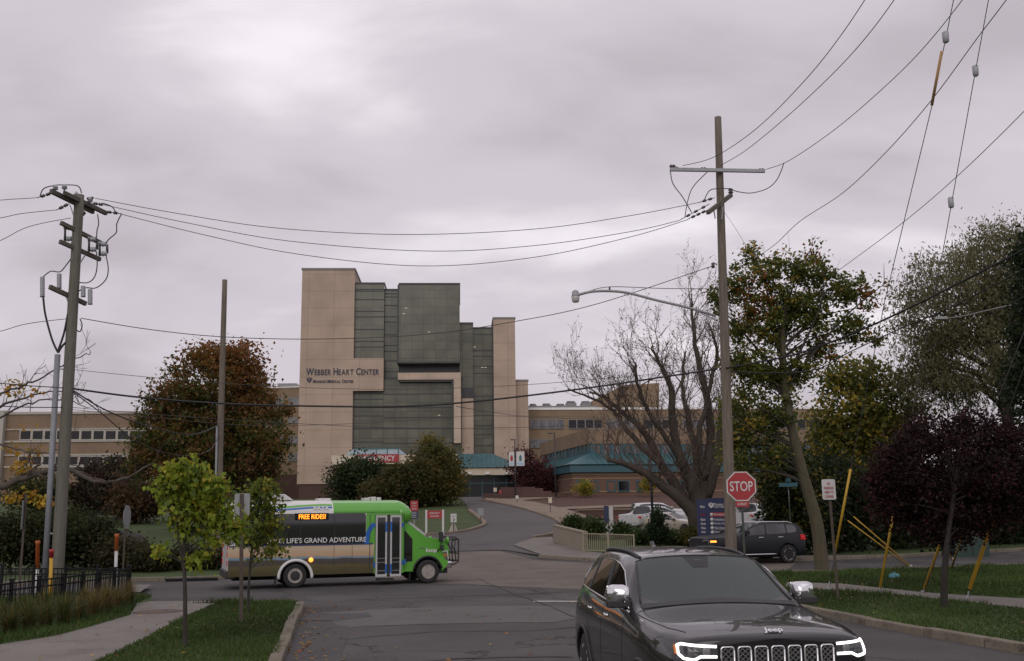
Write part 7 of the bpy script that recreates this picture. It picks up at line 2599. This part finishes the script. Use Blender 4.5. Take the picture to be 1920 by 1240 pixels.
# willow at the right
ow = gb(1900, 60)
wt = tree('willow_tree', 'large feathery grey green willow at the right edge', 'tree', ow,
          [(1790, 560, 110, 100, 60), (1870, 520, 95, 95, 60), (1740, 620, 75, 90, 60), (1830, 680, 130, 90, 60), (1930, 600, 90, 140, 60), (1760, 720, 85, 60, 60), (1880, 450, 60, 40, 60)],
          [(1902, 880), (1890, 790), (1872, 700), (1850, 600), (1848, 500)], (.50, .10), 760, 62, .50, .26, [(.105, .10, .048), (.078, .075, .036), (.125, .118, .064)], None, 43, m_barkd, nl=50, tw=3, aspect=3.4, up=.0, droop=.6, lo=.3)
# dark conifer at the frame edge
tree('conifer_tree', 'dark columnar conifer cut by the right frame edge', 'tree', gb(1950, 46), [(1950, 560, 46, 150, 46), (1945, 720, 55, 130, 46), (1945, 470, 26, 70, 46)], [(1950, 900), (1950, 600), (1950, 430)], (.3, .05), 300, 50, .28, .2,
     [(.012, .020, .009), (.018, .028, .011)], None, 44, m_barkd, nl=30)
# hedge beyond the far road
hd_o = gb(1700, 54)
hg = thing('hedge', 'tall dark evergreen hedge along the far side of the cross street', 'hedge', hd_o)
rg = np.random.default_rng(45)
E_ = []
for i in range(2, 17):
    px = 1395 + i * 36
    Y = 49.5 + (px - 1395) * .016
    h = rg.uniform(70, 100) if px > 1500 else rg.uniform(60, 75)
    E_.append(ell(px, 1040 - h * .95, 30, h, Y, 34, hd_o))
CC, cl, L = crown(E_, 700, 46, .42, rg, 1.0, .05)
leaf_mesh('foliage', L, .26, pal(rg, len(L), [(.010, .017, .007), (.016, .024, .009), (.022, .028, .010)], None, cl), hg, 45)
mb = MB()
for i in range(2, 17):
    px = 1395 + i * 36; Y = 49.5 + (px - 1395) * .016
    b = gb(px, Y) - hd_o
    mb.path([b + Vector((0, 0, -.2)), b + Vector((.05, 0, 1.5)), b + Vector((0, 0, 3.2))], [.10, .08, .03], 6)
mb.build('stem', m_barkd, hg, fix=False)
# yellowing low growth under the maple, behind the stop sign
tree('shrub', 'dark green shrub with yellow flecks behind the stop sign', 'shrub', gb(1475, 49), [(1478, 900, 48, 70, 49), (1462, 925, 30, 50, 49), (1510, 930, 40, 60, 49)], [(1476, 960), (1478, 880)], (.10, .03), 170, 48, .34, .2,
     [(.022, .032, .010), (.035, .045, .012), (.13, .10, .02), (.014, .02, .008)], [.4, .25, .07, .28], 46, m_barkd, nl=20)

# dark red leaved crab apple on the right lawn
tree('crab_apple_tree', 'dark red leaved tree with a thin dark trunk on the right lawn', 'tree', G(1770, 1143, .1), [(1790, 870, 150, 85, 23.9), (1710, 900, 85, 70, 23.9), (1860, 900, 90, 90, 23.9), (1770, 940, 120, 52, 23.9), (1740, 815, 60, 42, 23.9), (1830, 810, 75, 42, 23.9), (1930, 880, 70, 80, 23.9), (1690, 940, 60, 45, 23.9), (1850, 960, 70, 40, 23.9), (1760, 985, 85, 34, 23.9), (1660, 890, 40, 50, 23.9)],
     [(1770, 1090), (1773, 1050), (1778, 1000), (1788, 930), (1795, 880)], (.085, .035), 760, 58, .15, .085, [(.021, .0085, .009), (.014, .0065, .0068), (.034, .0115, .012), (.011, .007, .006)], None, 47, m_blackbark, nl=30, tw=1, frac=(.8, 1.0))

# the two young trees on the verge
def sapling(label, basep, Y, ells, trunk, n, per, seed, r, pal_):
    return tree('young_tree', label, 'tree', basep, ells, trunk, r, n, per, .085, .095, pal_, [.4, .28, .16, .16], seed, m_barkd, None, 34, 2, 1.15, .1, .8, .1, flat=.9)


b = G(348, 1213, .1)
sapling('young tree with bright yellow green leaves on the left verge', b, b.y, [(355, 900, 48, 38, b.y), (325, 925, 32, 32, b.y), (400, 925, 36, 40, b.y), (365, 960, 50, 36, b.y), (420, 985, 36, 26, b.y), (340, 985, 20, 18, b.y), (395, 1010, 24, 16, b.y), (305, 1030, 18, 12, b.y), (370, 1050, 16, 12, b.y)],
        [(347, 1120), (345, 1030), (352, 960), (362, 900)], 150, 24, 51, (.042, .014), [(.165, .195, .022), (.11, .15, .018), (.25, .22, .026), (.06, .09, .014)])
b = G(465, 1150, .1)
sapling('smaller young tree with olive green leaves behind the blank sign', b, b.y, [(495, 920, 34, 26, b.y), (470, 955, 36, 30, b.y), (515, 965, 26, 30, b.y), (490, 1000, 42, 28, b.y), (455, 1010, 26, 24, b.y), (500, 1035, 28, 18, b.y)],
        [(467, 1090), (472, 1030), (482, 970), (490, 920)], 120, 20, 52, (.034, .011), [(.10, .12, .018), (.072, .095, .016), (.16, .14, .022), (.04, .06, .012)])

# bare yellow leaved tree at the left edge
ol = gb(-95, 36)
rt_, tips = bare('bare_tree', 'nearly bare tree with a few yellow leaves reaching in from the left edge', ol, [
    ([(-98, 1080), (-96, 960), (-90, 880), (-80, 800), (-60, 740)], 18.0, 4.8, 0),
    ([(-90, 900), (-50, 925), (0, 912), (60, 893), (125, 880), (185, 905), (240, 895), (285, 870)], 9.0, 1.2, 1),
    ([(-85, 830), (-20, 772), (30, 752), (80, 738), (140, 728)], 3.4, 0.9, 1),
    ([(-70, 770), (-20, 745), (30, 728), (70, 712), (130, 680), (170, 660)], 2.9, 0.7, -1),
    ([(-85, 820), (-10, 790), (50, 758), (110, 748), (165, 765)], 2.5, 0.7, 2),
    ([(-85, 850), (-20, 830), (30, 842), (80, 850), (120, 838)], 2.5, 0.7, -1)], 61, 3, .75, 1, m_bark, 36 / FOC, dens=.8, upb=.25, minr=.007)
rg = np.random.default_rng(62)
Lc = []
for px, py, n_ in ((30, 722, 45), (22, 735, 30), (62, 733, 16), (40, 880, 40), (45, 870, 40), (22, 845, 30), (66, 845, 26), (70, 935, 70), (85, 945, 55), (20, 935, 55), (52, 925, 30), (48, 800, 10)):
    c = at(px, py, 36.5) - ol
    Lc.append(np.array(c) + rg.normal(size=(n_, 3)) * np.array([.22, .2, .13]))
Lc = np.concatenate(Lc)
leaf_mesh('leaves', Lc, .15, pal(rg, len(Lc), [(.30, .19, .02), (.24, .12, .018), (.20, .17, .03)]), rt_, 62, 1.3)

# shrubs
gsh = 'shrubs on the left slope'
for i, (px, py, rx, ry, Y, lb) in enumerate((
        (25, 1010, 50, 46, 45, 'dark leafy shrub at the far left edge of the slope'), (95, 1015, 46, 42, 46, 'dark leafy shrub behind the riser pipe and marker posts'),
        (165, 1015, 48, 42, 47, 'broad dark shrub right of the left utility pole'), (228, 1042, 42, 24, 46, 'low brownish shrub behind the octagonal sign post'), (120, 985, 60, 30, 56, 'shrub farther up the slope behind the left utility pole'))):
    tree('shrub', lb, 'shrub', gb(px, Y), [(px, py, rx, ry, Y), (px + rx * .5, py + ry * .35, rx * .7, ry * .6, Y)], [(px, py)], (.07, .03), 130, 46, .28, .17,
         [(.014, .021, .007), (.021, .028, .009), (.032, .032, .011)] if i != 3 else [(.04, .034, .016), (.022, .022, .009), (.045, .036, .015)], None, 70 + i, m_barkd, gsh, 14)
for i, (px, py, rx, ry, Y, lb) in enumerate((
        (283, 1052, 34, 18, 45, 'low weedy shrub on the slope just left of the first young tree'), (350, 1050, 32, 15, 46, 'low weedy shrub on the slope behind the first young tree'),
        (410, 1052, 26, 14, 46, 'low weedy shrub at the foot of the plain pole'))):
    tree('shrub', lb, 'shrub', gb(px, Y), [(px, py, rx, ry, Y)], [(px, py)], (.04, .02), 90, 40, .24, .14, [(.026, .026, .010), (.04, .034, .014), (.018, .022, .008)], None, 170 + i, m_barkd, gsh, 10)
gsh2 = 'shrubs by the car park'
for i, (px, py, rx, ry, Y, lb) in enumerate((
        (1078, 983, 18, 13, 62, 'round dark shrub at the lower end of the tan footpath'), (1112, 992, 22, 12, 60, 'dark shrub just left of the totem sign'), (1166, 998, 14, 11, 60, 'dark shrub just right of the totem sign'),
        (1205, 1010, 24, 11, 56, 'low green shrub behind the railing end'), (1265, 1012, 26, 10, 56, 'low green shrub right of the conical shrub'), (1298, 1008, 16, 14, 55, 'shrub with yellowing leaves at the foot of the bare tree'))):
    tree('shrub', lb, 'shrub', gb(px, Y), [(px, py, rx, ry, Y)], [(px, py)], (.05, .02), 60, 40, .2, .15,
         [(.022, .036, .011), (.032, .05, .014)] if i < 5 else [(.06, .06, .016), (.09, .07, .018), (.03, .04, .012)], None, 80 + i, m_barkd, gsh2, 10)
tree('conical_shrub', 'narrow conical evergreen shrub in front of the white vehicles', 'shrub', gb(1233, 54), [(1233, 975, 9, 20, 54), (1233, 998, 16, 20, 54)], [(1233, 1000), (1233, 962)], (.06, .015), 110, 36, .13, .13, [(.012, .024, .010), (.018, .032, .012)], None, 90, m_barkd, None, 10)

# ornamental grass clumps along the iron fence
def grass_clump(label, px, py, h, seed, n=230, brown=.3):
    rg = np.random.default_rng(seed)
    o = G(px, py, .09)
    V, F_, C_ = [], [], []
    for k in range(n):
        a = rg.uniform(0, 2 * math.pi); lean = abs(rg.normal()) * .55
        r0 = rg.uniform(0, .10)
        hh = h * rg.uniform(.55, 1.15); w = rg.uniform(.006, .012)
        d = np.array([math.cos(a), math.sin(a), 0]); s = np.array([-d[1], d[0], 0]) * w
        c = np.array([.05, .066, .018]) if rg.random() > brown else np.array([.18, .125, .042])
        c = c * rg.uniform(.6, 1.4)
        prev = None
        for t in (0, .35, .7, 1.0):
            p = d * (r0 + lean * hh * t * t) + np.array([0, 0, hh * (t - .38 * lean * t * t)])
            wv = s * (1 - t * .9)
            V += [p - wv, p + wv]; C_ += [c, c]
            m_ = len(V)
            if prev is not None: F_.append((prev - 2, prev - 1, m_ - 1, m_ - 2))
            prev = m_
    me = bpy.data.meshes.new('grass_clump')
    me.from_pydata([tuple(v) for v in V], [], F_)
    at_ = me.color_attributes.new('tint', 'FLOAT_COLOR', 'POINT')
    cc = np.ones((len(V), 4), np.float32); cc[:, :3] = np.array(C_)
    at_.data.foreach_set('color', cc.ravel())
    me.materials.append(m_blade)
    o_ = link('grass_clump', me, None, o)
    return tag(o_, label, 'ornamental grass', 'grass clumps along the iron fence')


spots = [(-20, 1196), (18, 1192), (52, 1186), (86, 1178), (118, 1171), (146, 1163), (172, 1156), (196, 1149), (218, 1142), (240, 1136), (0, 1172), (40, 1168), (80, 1162), (120, 1156), (158, 1148), (195, 1138)]
for i, (px, py) in enumerate(spots):
    grass_clump('ornamental grass clump in the row between the iron fence and the left pavement', px, py, .52 + .22 * ((i * 7) % 5) / 5, 100 + i, n=340, brown=.25 + .35 * (px > 150))


# lawn grass near the camera
def in_poly(P_, poly):
    x, y = P_[:, 0], P_[:, 1]
    ins = np.zeros(len(P_), bool)
    j = len(poly) - 1
    for i in range(len(poly)):
        xi, yi = poly[i][0], poly[i][1]; xj, yj = poly[j][0], poly[j][1]
        c = ((yi > y) != (yj > y)) & (x < (xj - xi) * (y - yi) / (yj - yi + 1e-12) + xi)
        ins ^= c
        j = i
    return ins


def lawn_blades(name, poly, holes, n, seed, ymax, xr, yr, z0=.1, terrain=False, hgt=.055):
    rg = np.random.default_rng(seed)
    P_ = np.stack([rg.uniform(*xr, n), yr[0] + (yr[1] - yr[0]) * rg.random(n) ** 1.3], 1)
    k = in_poly(P_, poly)
    for h in holes: k &= ~in_poly(P_, h)
    P_ = P_[k]
    n = len(P_)
    a = rg.uniform(0, 2 * math.pi, n)
    d = np.stack([np.cos(a), np.sin(a)], 1)
    tall = 1 + .8 * (np.sin(P_[:, 0] * 1.9) * np.sin(P_[:, 1] * 1.3 + 1) > .3)
    h = hgt * rg.uniform(.5, 1.3, n) * tall * (1 + (P_[:, 1] > 26) * .4)
    w = .010 * (P_[:, 1] / 18)
    z = np.full(n, z0)
    if terrain: z = np.array([T(x, y) for x, y in P_]) - .03
    b1 = np.column_stack([P_ - d * w[:, None], z]); b2 = np.column_stack([P_ + d * w[:, None], z])
    tp = np.column_stack([P_ + rg.normal(size=(n, 2)) * h[:, None] * .5, z + h])
    V = np.stack([b1, b2, tp], 1).reshape(-1, 3)
    me = bpy.data.meshes.new(name)
    me.vertices.add(3 * n); me.vertices.foreach_set('co', V.astype(np.float32).ravel())
    me.loops.add(3 * n); me.loops.foreach_set('vertex_index', np.arange(3 * n, dtype=np.int32))
    me.polygons.add(n); me.polygons.foreach_set('loop_start', (np.arange(n) * 3).astype(np.int32))
    me.update(calc_edges=True)
    base = np.array([[.050, .088, .018], [.068, .108, .024], [.040, .070, .016], [.10, .098, .036]])[rg.choice(4, n, p=[.4, .28, .25, .07])]
    pt_ = .85 + .3 * (np.sin(P_[:, 0] * .8 + 2) * np.cos(P_[:, 1] * .6))
    cc = np.ones((n, 4), np.float32); cc[:, :3] = base * (rg.uniform(.7, 1.3, n) * pt_)[:, None]
    at_ = me.color_attributes.new('tint', 'FLOAT_COLOR', 'POINT')
    at_.data.foreach_set('color', np.repeat(cc, 3, 0).ravel())
    me.materials.append(m_blade)
    o_ = link(name, me)
    return tag(o_, kind='stuff')


lawn_blades('lawn_grass', LK + near_edge + lawnL_edge, [], 90000, 201, 30, (-9, -2), (12, 27.5))
fp = [P2(G(x, y, .1)) for x, y in pt + pb]
lawn_blades('lawn_grass', RK + [(60, 4)], [fp], 170000, 202, 45, (5.5, 24), (14, 42))
lawn_blades('lawn_grass', [(-60, 8), (-60, 22), (-14, 29.2), P2(G(242, 1105, .1)), P2(G(285, 1119, .1))] + [P2(G(256, 1132, .1)), P2(G(244, 1153, .1)), P2(G(169, 1175, .1)), P2(G(104, 1192, .1)), P2(G(0, 1208, .1)), (-14, 8)], [], 70000, 203, 30, (-16, -6), (14, 29.5), hgt=.08)

# fallen leaves
rg = np.random.default_rng(300)
spts = []
for k in range(420):
    u = rg.random()
    if u < .35:
        i = rg.integers(1, len(LK)); t = rg.random()
        a, b = LK[i - 1], LK[i]
        spts.append((a[0] + (b[0] - a[0]) * t + abs(rg.normal()) * .5 + .15, a[1] + (b[1] - a[1]) * t, .02))
    elif u < .6:
        spts.append((rg.uniform(-5, 6), rg.uniform(13, 30), .02))
    elif u < .8:
        spts.append((rg.uniform(-9, -4.5), rg.uniform(14, 26), .125))
    else:
        x = rg.uniform(6.8, 18); spts.append((x, rg.uniform(17, 34), .13))
spts += [tuple(G(537 + rg.normal() * 5, 1216 + rg.normal() * 6, .02) + Vector((0, 0, abs(rg.normal()) * .02))) for _ in range(28)]
LV = np.array([(x, y, z + (T(x, y) if z < .1 else 0)) for x, y, z in spts])
o_ = leaf_mesh('fallen_leaves', LV, .085, pal(rg, len(LV), [(.20, .07, .02), (.26, .13, .035), (.14, .06, .03), (.28, .19, .05)]), None, 301, 1.3, 3.0)
tag(o_, kind='stuff')
